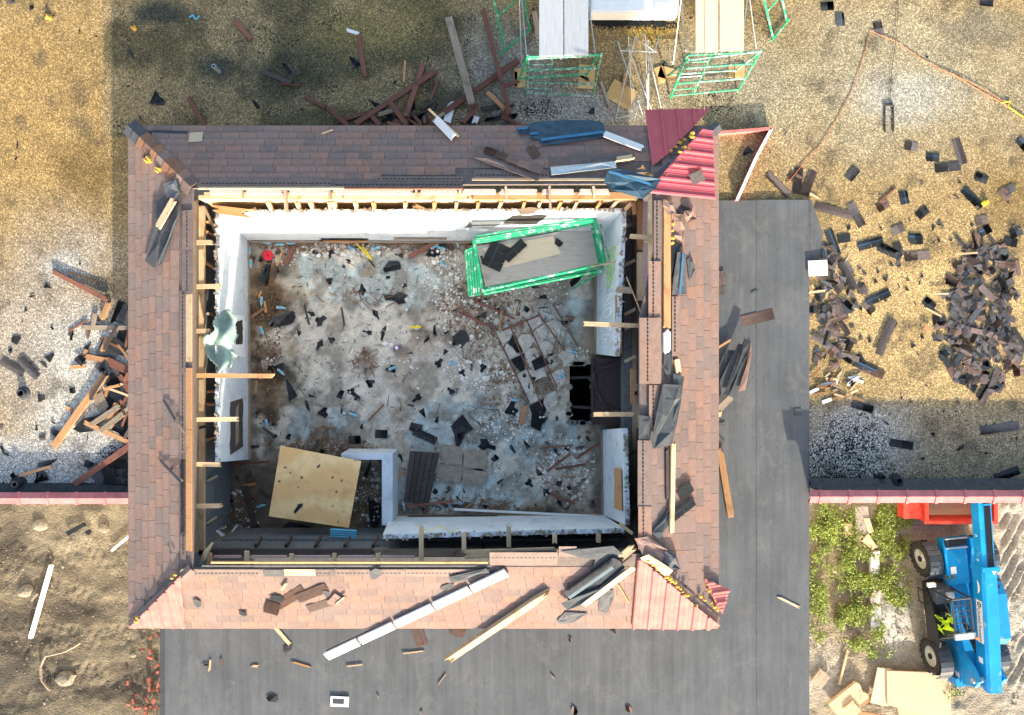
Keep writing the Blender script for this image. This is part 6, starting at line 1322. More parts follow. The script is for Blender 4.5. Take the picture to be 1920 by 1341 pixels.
sheet(SS, [(1125, 1108), (1150, 1106), (1152, 1118), (1138, 1150), (1122, 1146)], FELT_G, 'drooping grey felt below the pale board', h=.03)
sheet(SS, [(1050, 1034), (1150, 1024), (1168, 1040), (1120, 1078), (1108, 1072), (1130, 1050), (1090, 1046)], FELT_G, 'pale grey torn underlay at the top right of the south slope', h=.04)
# foam lines at the corners
def foam(sl, pts, label):
    e = empty('foam_bead', sl.px(*pts[0], .02), label, 'foam')
    for (x, y) in pts:
        m = MB(); q = sl.px(x, y, .05); s = U(.022, .042)
        bmx = bmesh.new(); bmesh.ops.create_icosphere(bmx, subdivisions=1, radius=s)
        for v in bmx.verts: v.co *= U(.75, 1.25)
        me = bpy.data.meshes.new('foam_lump'); bmx.to_mesh(me); bmx.free(); me.materials.append(FOAM); link('foam_lump', me, e, Matrix.Translation(q) @ Matrix.Diagonal((1.4, 1, .7, 1)))
foam(SN, [(1248, 290), (1258, 283), (1268, 276), (1275, 268), (1283, 262), (1295, 255)], 'yellow foam lumps along the crimson panel edge at the north-east hip')
foam(SE_, [(1283, 277), (1290, 280), (1275, 285), (1298, 257), (1273, 299), (1262, 309), (1248, 328), (1299, 250)], 'yellow foam lumps along the bright red panel edge'); foam(SE_, [(1300, 320), (1298, 326)], 'yellow foam on the loose shingle of the red panel'); foam(SE_, [(1261, 432), (1261, 446), (1260, 456), (1262, 420)], 'yellow foam beside the long brown board on the east slope')
foam(SS, [(1216, 1052), (1224, 1060), (1232, 1068), (1240, 1074), (1250, 1082), (1260, 1090), (1270, 1100), (1280, 1110), (1288, 1116), (1296, 1130), (1305, 1136), (1256, 1085), (1266, 1093), (1276, 1104)], 'yellow foam lumps along the large pink panel'); foam(SE_, [(1326, 1096), (1330, 1108), (1322, 1125), (1334, 1130), (1340, 1138), (1314, 1118), (1345, 1144)], 'yellow foam lumps beside the small pink fragment'); foam(SS, [(322, 1084), (328, 1078), (318, 1113), (258, 1158), (264, 1166), (256, 1165), (285, 1148)], 'yellow foam lumps on the small triangular pink panel')
shing(1307, 333, 65, 'grey-brown shingle lying on the bright red panel', 'b', 1, SE_, h=.115, k=1.1)
# east slope
pboard(1250, 374, 1250, 616, 15, WOOD_ORG, 'long orange-brown board along the top of the east slope', .02, .05, .05, surf=SE_, jag=.04); pboard(1250, 617, 1250, 665, 15, WOOD_WHT, 'white-painted end of the long east board', .05, .05, .05, surf=SE_, jag=.1); pboard(1262, 828, 1259, 1002, 9, WOOD_NEW, 'long yellow board low on the east slope', .05, .05, .05, surf=SE_); pboard(1250, 840, 1251, 940, 6, WOOD_DRK, 'dark strip beside the long yellow board', .02, surf=SE_); pboard(1268, 672, 1272, 700, 11, WOOD_NEW, 'short yellow board under the curled black shingles', .03, surf=SE_)
def estrip(x0, y0, x1, y1, lb, kind=SHINGLE, h=.05, tilt=0):
    s = sheet(SE_, [(x0, y0), ((x0 + x1) / 2, y0), (x1, y0), (x1 + tilt, (y0 + y1) / 2), (x1, y1), ((x0 + x1) / 2, y1), (x0, y1), (x0, (y0 + y1) / 2)], kind, lb, 'shingle_strip', 'shingle', h, curl=.004)
    xm = x0 + (x1 - x0) * .38; m = MB(); y = y0 + 2
    while y < y1 - 5:
        q = [SE_.px(a, b, h + .008) for a, b in ((xm - 1.2, y), (xm + 1.2, y), (xm + 1.2, y + 4), (xm - 1.2, y + 4))]; m.prism(q, SE_.n, .003); y += 7.5
    o = tag(m.build('adhesive_dashes', DASH, s, mw=Matrix()), kind='stuff')
estrip(1199, 596, 1240, 720, 'wide loose brown strip overhanging the inner east edge', h=.09); estrip(1216, 490, 1240, 595, 'narrow loose brown strip above the wide overhanging one', h=.06); estrip(1226, 376, 1242, 490, 'grey-brown nail strip along the upper east edge', NAILS, .04); estrip(1260, 556, 1275, 668, 'brown nail strip right of the long east board', h=.06); estrip(1217, 722, 1238, 800, 'tapering brown strip below the wide overhanging one', h=.05, tilt=-4); estrip(1196, 826, 1222, 950, 'loose brown strip at the lower inner east edge', h=.05); estrip(1197, 950, 1222, 1030, 'lowest loose brown strip at the inner east edge', h=.06)
sheet(SE_, [(1197, 778), (1220, 782), (1220, 824), (1198, 824)], FELT_G, 'grey torn felt between two loose east strips', h=.06)
sheet(SE_, [(1243, 720), (1274, 722), (1278, 745), (1268, 800), (1258, 835), (1226, 842), (1222, 830), (1232, 770)], FELT_G, 'large curled grey shingle back on the east slope', h=.12, curl=.05); sheet(SE_, [(1262, 700), (1283, 706), (1276, 760), (1266, 800), (1262, 740)], FELT_G, 'narrow grey felt beside the large curled shingle back', h=.08)
sheet(SE_, [(1270, 473), (1285, 474), (1288, 552), (1260, 553), (1263, 520)], FELT_G, 'blue-striped grey shingle strip on the upper east slope', 'shingle_strip', 'shingle', .07); ribbon(SE_, (1281, 475), (1275, 552), 4, BLUE_TAPE, 'blue tape on the striped grey shingle strip', .10)
sheet(SE_, [(1288, 486), (1297, 482), (1304, 505), (1292, 525)], FELT_G, 'grey pointed scrap beside the striped strip', h=.04); sheet(SE_, [(1244, 374), (1263, 382), (1268, 400), (1252, 402), (1243, 386)], SHINGLE, 'lifted brown shingle at the top of the long east board', 'shingle_strip', 'shingle', .09)
sheet(SE_, [(1282, 396), (1298, 392), (1307, 410), (1288, 418), (1284, 408)], SHINGLE, 'curled brown shingle flap on the upper east slope', 'shingle_strip', 'shingle', .10, curl=.05); sheet(SE_, [(1270, 398), (1278, 385), (1298, 392), (1280, 402)], BLK, 'black gap of torn underlay under the curled flap', h=.03)
sheet(SE_, [(1259, 400), (1276, 402), (1285, 430), (1284, 472), (1278, 452), (1258, 440)], SHINGLE, 'crumpled brown shingles right of the long east board', 'shingle_strip', 'shingle', .05, curl=.04); sheet(SE_, [(1258, 452), (1278, 458), (1272, 472), (1264, 520), (1256, 520)], BLK, 'dark torn underlay beside the striped strip', h=.03)
sheet(SE_, [(1245, 652), (1258, 656), (1262, 650), (1258, 700), (1252, 712), (1244, 690)], FELT_G, 'grey triangular flap under the white board end', h=.05)
shing(1284, 920, 60, 'silvery-backed shingle above another on the lower east slope', 'g', 1, SE_, h=.06, k=1.2); shing(1280, 955, 60, 'silvery-backed shingle low on the east slope', 'g', 2, SE_, h=.04, k=1.0); sheet(SE_, [(1222, 1000), (1250, 960), (1262, 950), (1262, 970), (1236, 1012)], FELT_G, 'dark grey fold at the foot of the yellow board', h=.05, curl=.04)
# inner south-east knot of wreckage
sheet(SE_, [(1190, 1010), (1215, 1006), (1250, 1030), (1262, 1048), (1240, 1052), (1205, 1040)], SHINGLE, 'broken brown hip shingles at the inner south-east corner', 'shingle_strip', 'shingle', .09, curl=.03); sheet(SS, [(1196, 1048), (1216, 1040), (1240, 1055), (1262, 1070), (1250, 1084), (1226, 1062)], WOOD_NEW, 'splintered plywood under the south-east hip', 'plywood_scrap', 'plywood', .05)
sheet(SE_, [(1246, 1034), (1268, 1040), (1276, 1066), (1258, 1074), (1244, 1056)], SH_GR, 'dark crumpled hip shingle above the large pink panel', 'shingle_strip', 'shingle', .10, curl=.05)

# ------------------------------------------------------------------ debris on the membrane
sheet(MEM, [(1346, 690), (1362, 655), (1380, 658), (1352, 720), (1344, 735)], FELT_G, 'leftmost grey shingle of the fan on the membrane', 'shingle_strip', 'shingle', .10, group=None); sheet(MEM, [(1350, 715), (1384, 644), (1398, 648), (1366, 728), (1352, 740)], FELT_G, 'middle grey shingle of the fan on the membrane', 'shingle_strip', 'shingle', .16); sheet(MEM, [(1358, 738), (1396, 634), (1408, 640), (1405, 660), (1376, 726), (1366, 742)], FELT, 'rightmost dark shingle of the fan on the membrane', 'shingle_strip', 'shingle', .22)
sheet(MEM, [(1384, 734), (1400, 680), (1408, 640), (1410, 660), (1398, 732)], SHINGLE, 'brown strip under the right of the shingle fan', 'shingle_strip', 'shingle', .04); pboard(1342, 655, 1372, 636, 4, WOOD_ORG, 'thin orange stick above the shingle fan', .05, surf=MEM); pboard(1345, 770, 1374, 742, 12, WOOD_GRY, 'rolled tan scrap below the shingle fan', .08, surf=MEM, jag=.06); pboard(1345, 782, 1350, 770, 10, WOOD_NEW, 'yellow stub below the rolled tan scrap', .03, surf=MEM)
shing(1420, 596, -14, 'brown shingle strip alone on the dark membrane', 'l', 2, MEM, k=.85); shing(1351, 522, 80, 'grey-brown shingle at the east eave on the membrane', 'b', 1, MEM, k=1.1, h=.02); shing(1352, 545, 95, 'small brown tab hanging below the grey-brown shingle', 'b', 1, MEM, k=.7)
pboard(1349, 838, 1372, 978, 12, WOOD_ORG, 'broken orange-brown plank lying beside the east eave', .03, .03, .04, surf=MEM, jag=.15); pboard(1342, 797, 1362, 798, 4, FELT_G, 'tiny grey strip beside the east eave', .02, surf=MEM, t=.01); shing(1348, 828, 40, 'brown tab poking out from the lower east eave', 'l', 1, MEM, k=.7)
pboard(1456, 1118, 1502, 1141, 4, WOOD_NEW, 'single pale stick on the lower right membrane', .0, surf=MEM, t=.02, jag=.1); pboard(1407, 550, 1422, 543, 4, FELT_G, 'tiny grey strip on the upper membrane', .0, surf=MEM, t=.008)
m = MB(); m.box(-.07, .07, -.08, .08, 0, .015); tag(m.build('paper_packet', FELT_G, mw=Matrix.Translation(P(1496, 773, .06))), 'small pale packet on the right of the membrane', 'packet')
m = MB(); m.box(-.2, .2, -.11, .11, 0, .02); m.box(-.15, .1, -.05, .06, .02, .024, 1); tag(m.build('paper_packet', [LABELW, FELT_G], mw=Matrix.Translation(P(637, 1315, .06)) @ Matrix.Rotation(-.05, 4, 'Z')), 'pale printed packet near the bottom of the membrane', 'packet')
for (x0, y0, x1, y1, w, mt, lb) in ((512, 1172, 545, 1210, 9, WOOD_NEW, 'orange stick with a shadow below the south eave'), (545, 1240, 585, 1252, 4, WOOD_NEW, 'thin stick left of the white board end'), (648, 1250, 682, 1246, 3, WOOD_NEW, 'thin stick below the white board end'), (752, 1226, 798, 1220, 3, WOOD_NEW, 'thin tan stick at the middle of the membrane'), (395, 1235, 392, 1262, 5, WOOD_NEW, 'short pale stick at the left of the membrane'), (468, 1248, 486, 1250, 6, WOOD_NEW, 'small yellow stub left on the membrane'), (820, 1285, 838, 1262, 3, WOOD_GRY, 'tiny stick under the tan beam'), (705, 1300, 712, 1310, 3, WOOD_GRY, 'tiny dark stick on the lower membrane'), (1030, 1262, 1044, 1278, 3, WOOD_GRY, 'tiny grey stick right of the tan beam')): pboard(x0, y0, x1, y1, w * .75, (mt if w != 4 else WOOD_ORG), lb, .0, surf=MEM, t=.012, jag=.08)
for (x, y, s, kd, lb) in ((385, 1248, 18, 'b', 'brown scrap beside the short pale stick'), (415, 1239, 13, 'l', 'small pale brown scrap at left on the membrane'), (540, 1215, 26, 'g', 'grey-white scrap below the orange stick'), (512, 1310, 28, 'g', 'pale grey torn flap low on the membrane'), (1076, 1332, 22, 'l', 'pinkish scrap at the bottom edge'), (1180, 1330, 20, 'l', 'pinkish scrap at the bottom edge right'), (790, 1334, 18, 'b', 'brown scrap at the bottom edge middle'), (1150, 1185, 14, 'l', 'brownish scrap under the south eave right'), (1070, 1200, 12, 'l', 'tiny brown scrap right of the tan beam')): scrap(x, y, s, lb, kd, MEM, .6)
shing(785, 1190, 70, 'brown shingle pair hanging below the south eave', 'l', 2, MEM, k=.9); shing(860, 1180, 15, 'brown shingle showing below the south eave', 'l', 1, MEM, k=1.1)
m = MB()
for (pts, r) in (([(1460, 590), (1440, 600), (1420, 612), (1412, 620)], .003), ([(1440, 680), (1425, 700), (1410, 710), (1398, 735), (1393, 770)], .003), ([(1470, 865), (1495, 885), (1515, 892)], .003)): m.path([P(x, y, .058) for x, y in pts], r, 4)
tag(m.build('chalk_scratch_lines', WORN), 'thin pale scratch lines across the dark membrane', 'scratches', kind='stuff')

# ------------------------------------------------------------------ yard on the left
DIRTROCK = mat_plain('dusty_lump', (.21, .175, .125), .95, 0, .4, 8, bmp=.6)
def gboard(x0, y0, x1, y1, wm, mat, label, t=.06, z=.1, jag=.05): return board(P(x0, y0, GZ + z), P(x1, y1, GZ + z), wm, t, mat, label, jag=jag)
gboard(57, 1198, 97, 1058, .14, WOOD_WHT, 'long white pole lying on the left dirt yard', .1); gboard(208, 1034, 246, 1002, .08, WOOD_WHT, 'thin white stick beside the tower on the left dirt', .06); gboard(124, 1002, 160, 982, .16, BLK, 'black strip lying on the left dirt', .05); gboard(58, 1128, 72, 1112, .06, WOOD_GRY, 'short grey stick left of the white pole', .05)
gboard(162, 994, 170, 1002, .2, BLK, 'short black piece beside the black strip', .05)
cord([(150, 1205), (120, 1222), (85, 1230), (76, 1250), (78, 1275), (95, 1295)], .05, WOOD_GRY, 'dark curved hose half buried in the left dirt', GZ + .12, name='hose', cat='hose')
for k, (x, y, s) in enumerate(((75, 985, .3), (122, 1272, .38), (48, 1108, .3), (136, 1200, .14), (195, 992, .22), (250, 1228, .12))):
    bmx = bmesh.new(); bmesh.ops.create_icosphere(bmx, subdivisions=2, radius=s)
    for v in bmx.verts: v.co *= 1 + .35 * mnoise.noise(v.co * 3 + Vector((k * 5, 0, 0)))
    me = bpy.data.meshes.new('rock'); bmx.to_mesh(me); bmx.free(); me.materials.append(DIRTROCK)
    tag(link('concrete_lump', me, None, Matrix.Translation(P(x, y, GZ + .02)) @ Matrix.Diagonal((1, .8, .45, 1))), ('pale lump at the upper left of the dirt yard', 'largest pale lump low on the dirt yard', 'flat pale lump left of the white pole', 'small pale lump above the hose', 'tan lump under the parapet', 'tiny pale stone near the brick bits')[k], 'rock')
for k in range(30):
    x = U(268, 301); y = U(1190, 1340); gb = MB(); gb.box(-.11, .11, -.05, .05, 0, .07); tag(gb.build('brick', BRICKM, mw=Matrix.Translation(P(x if k % 4 else U(235, 300), y if k % 2 else U(1270, 1340), GZ + .1)) @ Matrix.Rotation(U(0, 6), 4, 'Z') @ Matrix.Rotation(U(-.4, .4), 4, 'X') @ Matrix.Diagonal((U(.4, 1.0), U(.5, 1.2), 1, 1))), f"broken red brick in the {'upper' if y < 1260 else 'lower'} trail along the membrane edge, {'close to it' if x > 285 else 'further out'}", 'brick', 'broken bricks by the left yard')
rubble('dirt_clods', 'small stones and clods over the left dirt yard', [(130, 1150, 160, 190, 380)], STONE, .015, .045, GZ + .02)

# ------------------------------------------------------------------ yard on the right: weeds, boards, kerb
def weeds(name, label, spots):
    m = MB()
    for (cx, cy, rx, ry, n) in spots:
        for _ in range(n):
            r = math.sqrt(R()); t = U(0, 6.283); q = P(cx + rx * r * math.cos(t), cy + ry * r * math.sin(t), GZ)
            if mnoise.noise((q.x * 1.6, q.y * 1.6, 3)) + .6 * mnoise.noise((q.x * 5, q.y * 5, 9)) < U(-.12, .38): continue
            for _k in range(6):
                a = U(0, 6.28); L = U(.04, .12); z = U(.02, .34); c = Vector((q.x + U(-.12, .12), q.y + U(-.12, .12), GZ + z)); d = Vector((math.cos(a), math.sin(a), U(-.5, .7))).normalized() * L; s_ = Vector((-d.y, d.x, U(-.05, .05))) * .28
                m.add([c, c + d * .5 + s_, c + d, c + d * .5 - s_], [(0, 1, 2, 3)])
    return tag(m.build(name, LEAFM), label, 'weeds', kind='stuff')
weeds('weeds', 'bright green weeds growing in rows beside the membrane', [(1545, 985, 32, 45, 1000), (1600, 1000, 45, 50, 900), (1670, 990, 36, 50, 1500), (1612, 1095, 46, 75, 2300), (1668, 1075, 30, 60, 1300), (1610, 1165, 42, 50, 2000), (1535, 1060, 24, 65, 500), (1530, 1150, 18, 55, 450), (1650, 1220, 26, 12, 130), (1680, 1120, 20, 22, 150), (1780, 1290, 15, 12, 60)])
gboard(1640, 1032, 1639, 1082, .34, WOOD_WHT, 'pale concrete kerb strip in the weeds, upper length', .14); gboard(1639, 1084, 1640, 1132, .36, mat_plain('pinkish_concrete', (.55, .42, .36), .9, 0, .3, 4), 'pinkish concrete kerb strip in the weeds, middle length', .14); gboard(1640, 1134, 1642, 1184, .38, WOOD_WHT, 'pale concrete kerb strip in the weeds, lower length', .14)
gboard(1613, 948, 1615, 1002, .5, WORN, 'broad pale slab standing among the weeds below the parapet', .2)
for (x0, y0, x1, y1, w, lb) in ((1618, 1004, 1636, 1030, .35, 'pale split log right of the short pair'), (1602, 1005, 1616, 1012, .3, 'short pale log among the weeds'), (1604, 1018, 1616, 1034, .28, 'short tan log at the bottom of the log group'), (1612, 1022, 1628, 1036, .28, 'short tan log beside the lowest one'), (1622, 970, 1632, 1000, .2, 'thin tan log beside the broad slab'), (1588, 980, 1590, 1005, .3, 'upright pale log left of the broad slab')): gboard(x0, y0, x1, y1, w, WOOD_NEW, lb, .2, .14)
gboard(1573, 1285, 1590, 1217, .09, WOOD_NEW, 'thin pale stick standing in the sand near the membrane', .06); gboard(1562, 1335, 1618, 1290, .75, WOOD_NEW, 'wide weathered board stack at the bottom beside the plywood', .14, .2, .1); gboard(1528, 1285, 1548, 1260, .5, WOOD_GRY, 'short grey pallet piece near the membrane edge', .1, .12); gboard(1612, 1318, 1632, 1303, .3, WOOD_ORG, 'short tan block above the wide board stack', .1, .12); gboard(1605, 1335, 1660, 1345, .14, WOOD_ORG, 'orange stick at the bottom edge', .08, .15); gboard(1588, 1338, 1608, 1322, .5, WOOD_NEW, 'pale board corner at the bottom edge', .08, .3)
def gpad(poly, z, t, mat, label): m = MB(); m.prism([P(x, y, GZ + z) for x, y in poly], Z3, t); tag(m.build('plywood_sheet', mat), label, 'plywood')
gpad([(1664, 1262), (1784, 1272), (1782, 1352), (1690, 1352)], .16, .1, WOOD_NEW, 'lowest tan plywood sheet of the stack beside the blue machine'); gpad([(1646, 1252), (1672, 1255), (1664, 1325), (1632, 1318)], .22, .05, PLANK_TAN, 'narrow pale plywood sheet at the left of the stack'); gpad([(1663, 1258), (1766, 1262), (1764, 1348), (1664, 1322)], .3, .07, PLANK_TAN, 'topmost large yellow plywood sheet of the stack')
gpad([(1700, 985), (1780, 985), (1790, 1030), (1705, 1020)], .05, .06, WORN, 'cracked pale concrete pad under the red dumpster')
rubble('sand_stones', 'small stones over the right yard', [(1670, 1160, 40, 70, 160), (1560, 1240, 50, 60, 120), (1720, 1010, 40, 30, 60), (1900, 1150, 30, 180, 150)], STONE, .02, .06, GZ + .02)
# red dumpster
e = empty('dumpster', P(1780, 960, GZ), 'open red steel dumpster under the right parapet', 'dumpster'); hz = GZ + 1.4
a = P(1735, 979, hz); b = P(1866, 930, hz); y1 = b.y - .05; x0, x1, y0 = a.x, b.x, a.y
m = MB(); t = .06
for bx in ((x0, x1, y0, y0 + t), (x0, x1, y1 - t, y1), (x0, x0 + t, y0 + t, y1 - t), (x1 - t, x1, y0 + t, y1 - t)): m.box(*bx, GZ + .15, hz)
m.build('walls', DUMPRED, e, mw=Matrix()); m = MB(); m.box(x0 + t, x1 - t, y0 + t, y1 - t, GZ + .2, GZ + .5); m.build('load', PLANK_TAN, e, mw=Matrix())
m = MB(); m.box(x0 - .05, x1 + .05, y0 - .06, y0 + .04, hz, hz + .07); m.box(x0 - .05, x0 + .08, y0 + .04, y1, hz, hz + .07); m.box(x1 - .08, x1 + .05, y0 + .04, y1, hz, hz + .07); m.build('rim', DUMPRED, e, mw=Matrix())
m = MB(); m.box(x0 + .6, x1 - .5, y0 + .55, y0 + .8, GZ + .52, GZ + .62); m.build('dark_load', BLK, e, mw=Matrix())
m = MB(); c = P(1716, 958, hz - .1); m.box(c.x - .42, c.x + .40, c.y - .28, c.y + .28, hz - .5, hz - .1); m.build('side_pocket', DUMPRED, e, mw=Matrix())
for k in range(9): m = MB(); m.box(x0 + .9 + k * .13, x0 + .95 + k * .13, y0 - .22, y0 - .065, GZ + .2, GZ + .8); m.build('fork_rib', DUMPRED, e, mw=Matrix())

# ------------------------------------------------------------------ telehandler
th = empty('telehandler', (16.46, -9.12, GZ + .03), 'bright blue telehandler with its boom pointing at the red dumpster', 'telehandler', rz=rad(6.0))
def tp(mbx, name, mats, parent=None, smooth=False): return mbx.build(name, mats, parent or th, smooth)
def lathe(prof, n, axis_mi=0):
    m = MB(); k = len(prof)
    vs = [(x, r * math.cos(6.28319 * i / n), r * math.sin(6.28319 * i / n)) for x, r in prof for i in range(n)]
    m.add(vs, [(a * n + i, a * n + (i + 1) % n, (a + 1) * n + (i + 1) % n, (a + 1) * n + i) for a in range(k - 1) for i in range(n)]); return m
RW_ = .64
for sx in (-1, 1):
    for sy in (-1, 1):
        w = empty('wheel'); w.parent = th; w.location = (sx * 1.02, sy * 1.82, RW_); w.rotation_euler = (0, 0, rad(3 * sy))
        o = .21
        m = lathe([(-o * .8, .36), (-o, .42), (-o, .56), (-o * .75, RW_ - .03), (o * .75, RW_ - .03), (o, .56), (o, .42), (o * .8, .36)], 30)
        for i in range(18):
            for s_ in (-1, 1):
                t = 6.28319 * (i + (.5 if s_ > 0 else 0)) / 18; M = Matrix.Rotation(t, 4, 'X') @ Matrix.Translation((s_ * .1, 0, RW_ - .02)) @ Matrix.Rotation(s_ * .5, 4, 'Z'); m.box(-.12, .12, -.028, .028, -.02, .025, M=M)
        m.build('tyre', RUBBER, w)
        m = lathe([(o * .75 * sx, .02), (o * .75 * sx, .12), (o * .35 * sx, .16), (o * .3 * sx, .33), (o * .82 * sx, .37), (o * .6 * sx, .385)], 26); m.build('rim', RIM, w, True)
        m = MB(); m.tube((o * .5 * sx, 0, 0), (o * .95 * sx, 0, 0), .11, 10); m.build('hub', BLK, w)
        m = MB(); rf = RW_ + .09; n = 9
        for i in range(n):
            t0, t1 = rad(25 + 130 * i / n), rad(25 + 130 * (i + .93) / n)
            vs = []
            for t in (t0, t1):
                for rr in (rf, rf + .03):
                    for xx in (-.23, .23): vs.append((sx * 1.02 + xx, sy * 1.82 + rr * math.cos(t), RW_ + rr * math.sin(t)))
            m.add(vs, [(0, 1, 3, 2), (4, 6, 7, 5), (2, 3, 7, 6), (0, 4, 5, 1), (0, 2, 6, 4), (1, 5, 7, 3)])
        tp(m, 'fender', FENDER)
        m = MB(); m.tube((sx * .55, sy * 1.82, RW_ + .3), (sx * .86, sy * 1.82, RW_ + .745), .03, 6); tp(m, 'fender_stay', BLK)
for sy in (-1, 1): m = MB(); m.tube((-.85, sy * 1.82, RW_), (.85, sy * 1.82, RW_), .13, 10); m.box(-.25, .25, sy * 1.82 - .2, sy * 1.82 + .2, RW_ - .2, RW_ + .2); tp(m, 'axle', BLK)
def profile(pts, x0, x1, mat, name, parent=None):      # side profile (y, z) extruded across x
    m = MB(); n = len(pts); m.add([(x0, y, z) for y, z in pts] + [(x1, y, z) for y, z in pts], [tuple(range(n)), tuple(range(2 * n - 1, n - 1, -1))] + [(i, n + i, n + (i + 1) % n, (i + 1) % n) for i in range(n)]); return tp(m, name, mat, parent)
fr = profile([(-2.55, .62), (-2.6, 1.25), (-1.9, 1.55), (-.3, 1.1), (1.3, 1.1), (2.2, 1.25), (2.55, 1.2), (2.55, .7), (1.5, .5), (-1.5, .5)], -.52, -.36, BLUE, 'frame_side')
profile([(-2.55, .62), (-2.6, 1.25), (-1.9, 1.55), (-.3, 1.1), (1.3, 1.1), (2.2, 1.25), (2.55, 1.2), (2.55, .7), (1.5, .5), (-1.5, .5)], .36, .52, BLUE, 'frame_side')
m = MB(); m.box(-.36, .36, -2.4, 2.45, .55, .95); tp(m, 'frame_floor', BLUE)
m = MB(); m.box(-.62, .2, .95, 2.62, .96, 1.22); tp(m, 'front_deck', BLUE)
m = MB(); m.box(-.58, .16, 2.36, 2.6, 1.225, 1.3); tp(m, 'front_grille', BLK)
for k in range(2): m = MB(); m.tube((-.6, 2.3 + .34 * k, 1.3), (.18, 2.3 + .34 * k, 1.34), .025, 6); tp(m, 'front_bar', GALV)
# rear towers carrying the boom pivot
for x0, x1 in ((-.50, -.38), (.38, .50)): profile([(-2.45, .9), (-2.6, 1.3), (-2.4, 2.0), (-2.1, 2.25), (-1.75, 2.0), (-1.35, 1.35), (-1.45, .8)], x0, x1, BLUE, 'boom_tower')
m = MB(); m.tube((-.56, -2.17, 1.98), (.56, -2.17, 1.98), .09, 12); tp(m, 'pivot_pin', GALV)
m = MB(); m.box(-.66, .66, -2.75, -2.45, .7, 1.2); tp(m, 'counterweight', BLUE)
# engine hood on the right
profile([(-1.3, .7), (-1.3, 1.35), (-1.0, 1.62), (.6, 1.62), (1.15, 1.3), (1.2, .7)], .53, 1.2, BLUE, 'engine_hood')
m = MB(); m.tube((.75, 1.25, 1.3), (.75, 1.25, 2.0), .05, 8); tp(m, 'exhaust', BLK)
# boom
bz = 2.08; B0, B1 = -2.55, 1.8
boom = MB(); x = .27
prof = [(-x, bz - .28), (-x, bz + .20), (-x * .72, bz + .29), (x * .72, bz + .29), (x, bz + .20), (x, bz - .28)]
n = len(prof); boom.add([(a, B0 + (.12 if b < bz else 0), b - .12) for a, b in prof] + [(a, B1, b) for a, b in prof], [tuple(range(n)), tuple(range(2 * n - 1, n - 1, -1))] + [(i, n + i, n + (i + 1) % n, (i + 1) % n) for i in range(n)])
bo = tp(boom, 'boom', BLUE)
m = MB(); m.box(-.31, .31, B1 - .1, B1 + .06, bz - .31, bz + .325); tp(m, 'boom_collar', BLUE, bo)
m = MB(); m.box(-.22, .22, B1 + .06, 4.3, bz - .2, bz + .2); tp(m, 'inner_boom', BLUE, bo)
for xx in (-.02, .04, .10, .15): m = MB(); m.tube((xx, B1 - .0, bz + .225), (xx, 4.2, bz + .225), .022, 6); tp(m, 'hose', BLK, bo)
m = MB(); m.box(-.09, .20, 4.0, 4.05, bz + .2, bz + .27); m.box(-.26, .26, 4.22, 4.42, bz - .25, bz + .25); tp(m, 'boom_head', BLUE, bo)
m = MB(); m.box(-.3, .3, 4.45, 4.6, bz - 1.2, bz - .1); 
for xx in (-.55, .45): m.box(xx, xx + .1, 4.6, 5.7, bz - 1.2, bz - 1.14)
tp(m, 'fork_carriage', BLK, bo)
m = MB(); m.add([(.02, B1 - .06, bz + .33), (.16, B1 - .06, bz + .33), (.09, B1 - .2, bz + .33)], [(0, 1, 2)]); tp(m, 'arrow_decal', LABELW, bo)
m = MB(); m.tube((.0, -.6, 1.0), (-.0, -1.7, 1.75), .085, 10); m.tube((0, -1.3, 1.45), (0, -2.0, 1.9), .05, 8, 1); tp(m, 'lift_cylinder', [BLK, GALV])
m = MB(); m.tube((-.33, -2.0, 1.35), (-.32, -1.0, 1.05), .05, 8); tp(m, 'tilt_cylinder', BLK)
bo.location = (.17, 0, 0); bo.rotation_euler = (0, 0, rad(-2.2))
# decals on the left face of the boom
XL = -.272
def fy(z, y): return (z + .12 * (B1 - y) / (B1 - B0))
m = MB(); m.add([(XL - .003, y, z) for y, z in ((-.86, 1.88), (-.86, 2.19), (.64, 2.22), (.64, 1.91))], [(0, 1, 2, 3)]); tp(m, 'name_decal', LABELW, bo)
def text(s, size, mat, M, name, par):
    cu = bpy.data.curves.new('t', 'FONT'); cu.body = s; cu.size = size; cu.extrude = .002; cu.align_x = 'LEFT'
    ob = bpy.data.objects.new('t', cu); COL.objects.link(ob); bpy.context.view_layer.update()
    me = bpy.data.meshes.new_from_object(ob.evaluated_get(bpy.context.evaluated_depsgraph_get())); bpy.data.objects.remove(ob); me.materials.clear(); me.materials.append(mat)
    o = bpy.data.objects.new(name, me); COL.objects.link(o); o.parent = par; o.matrix_local = M; return o
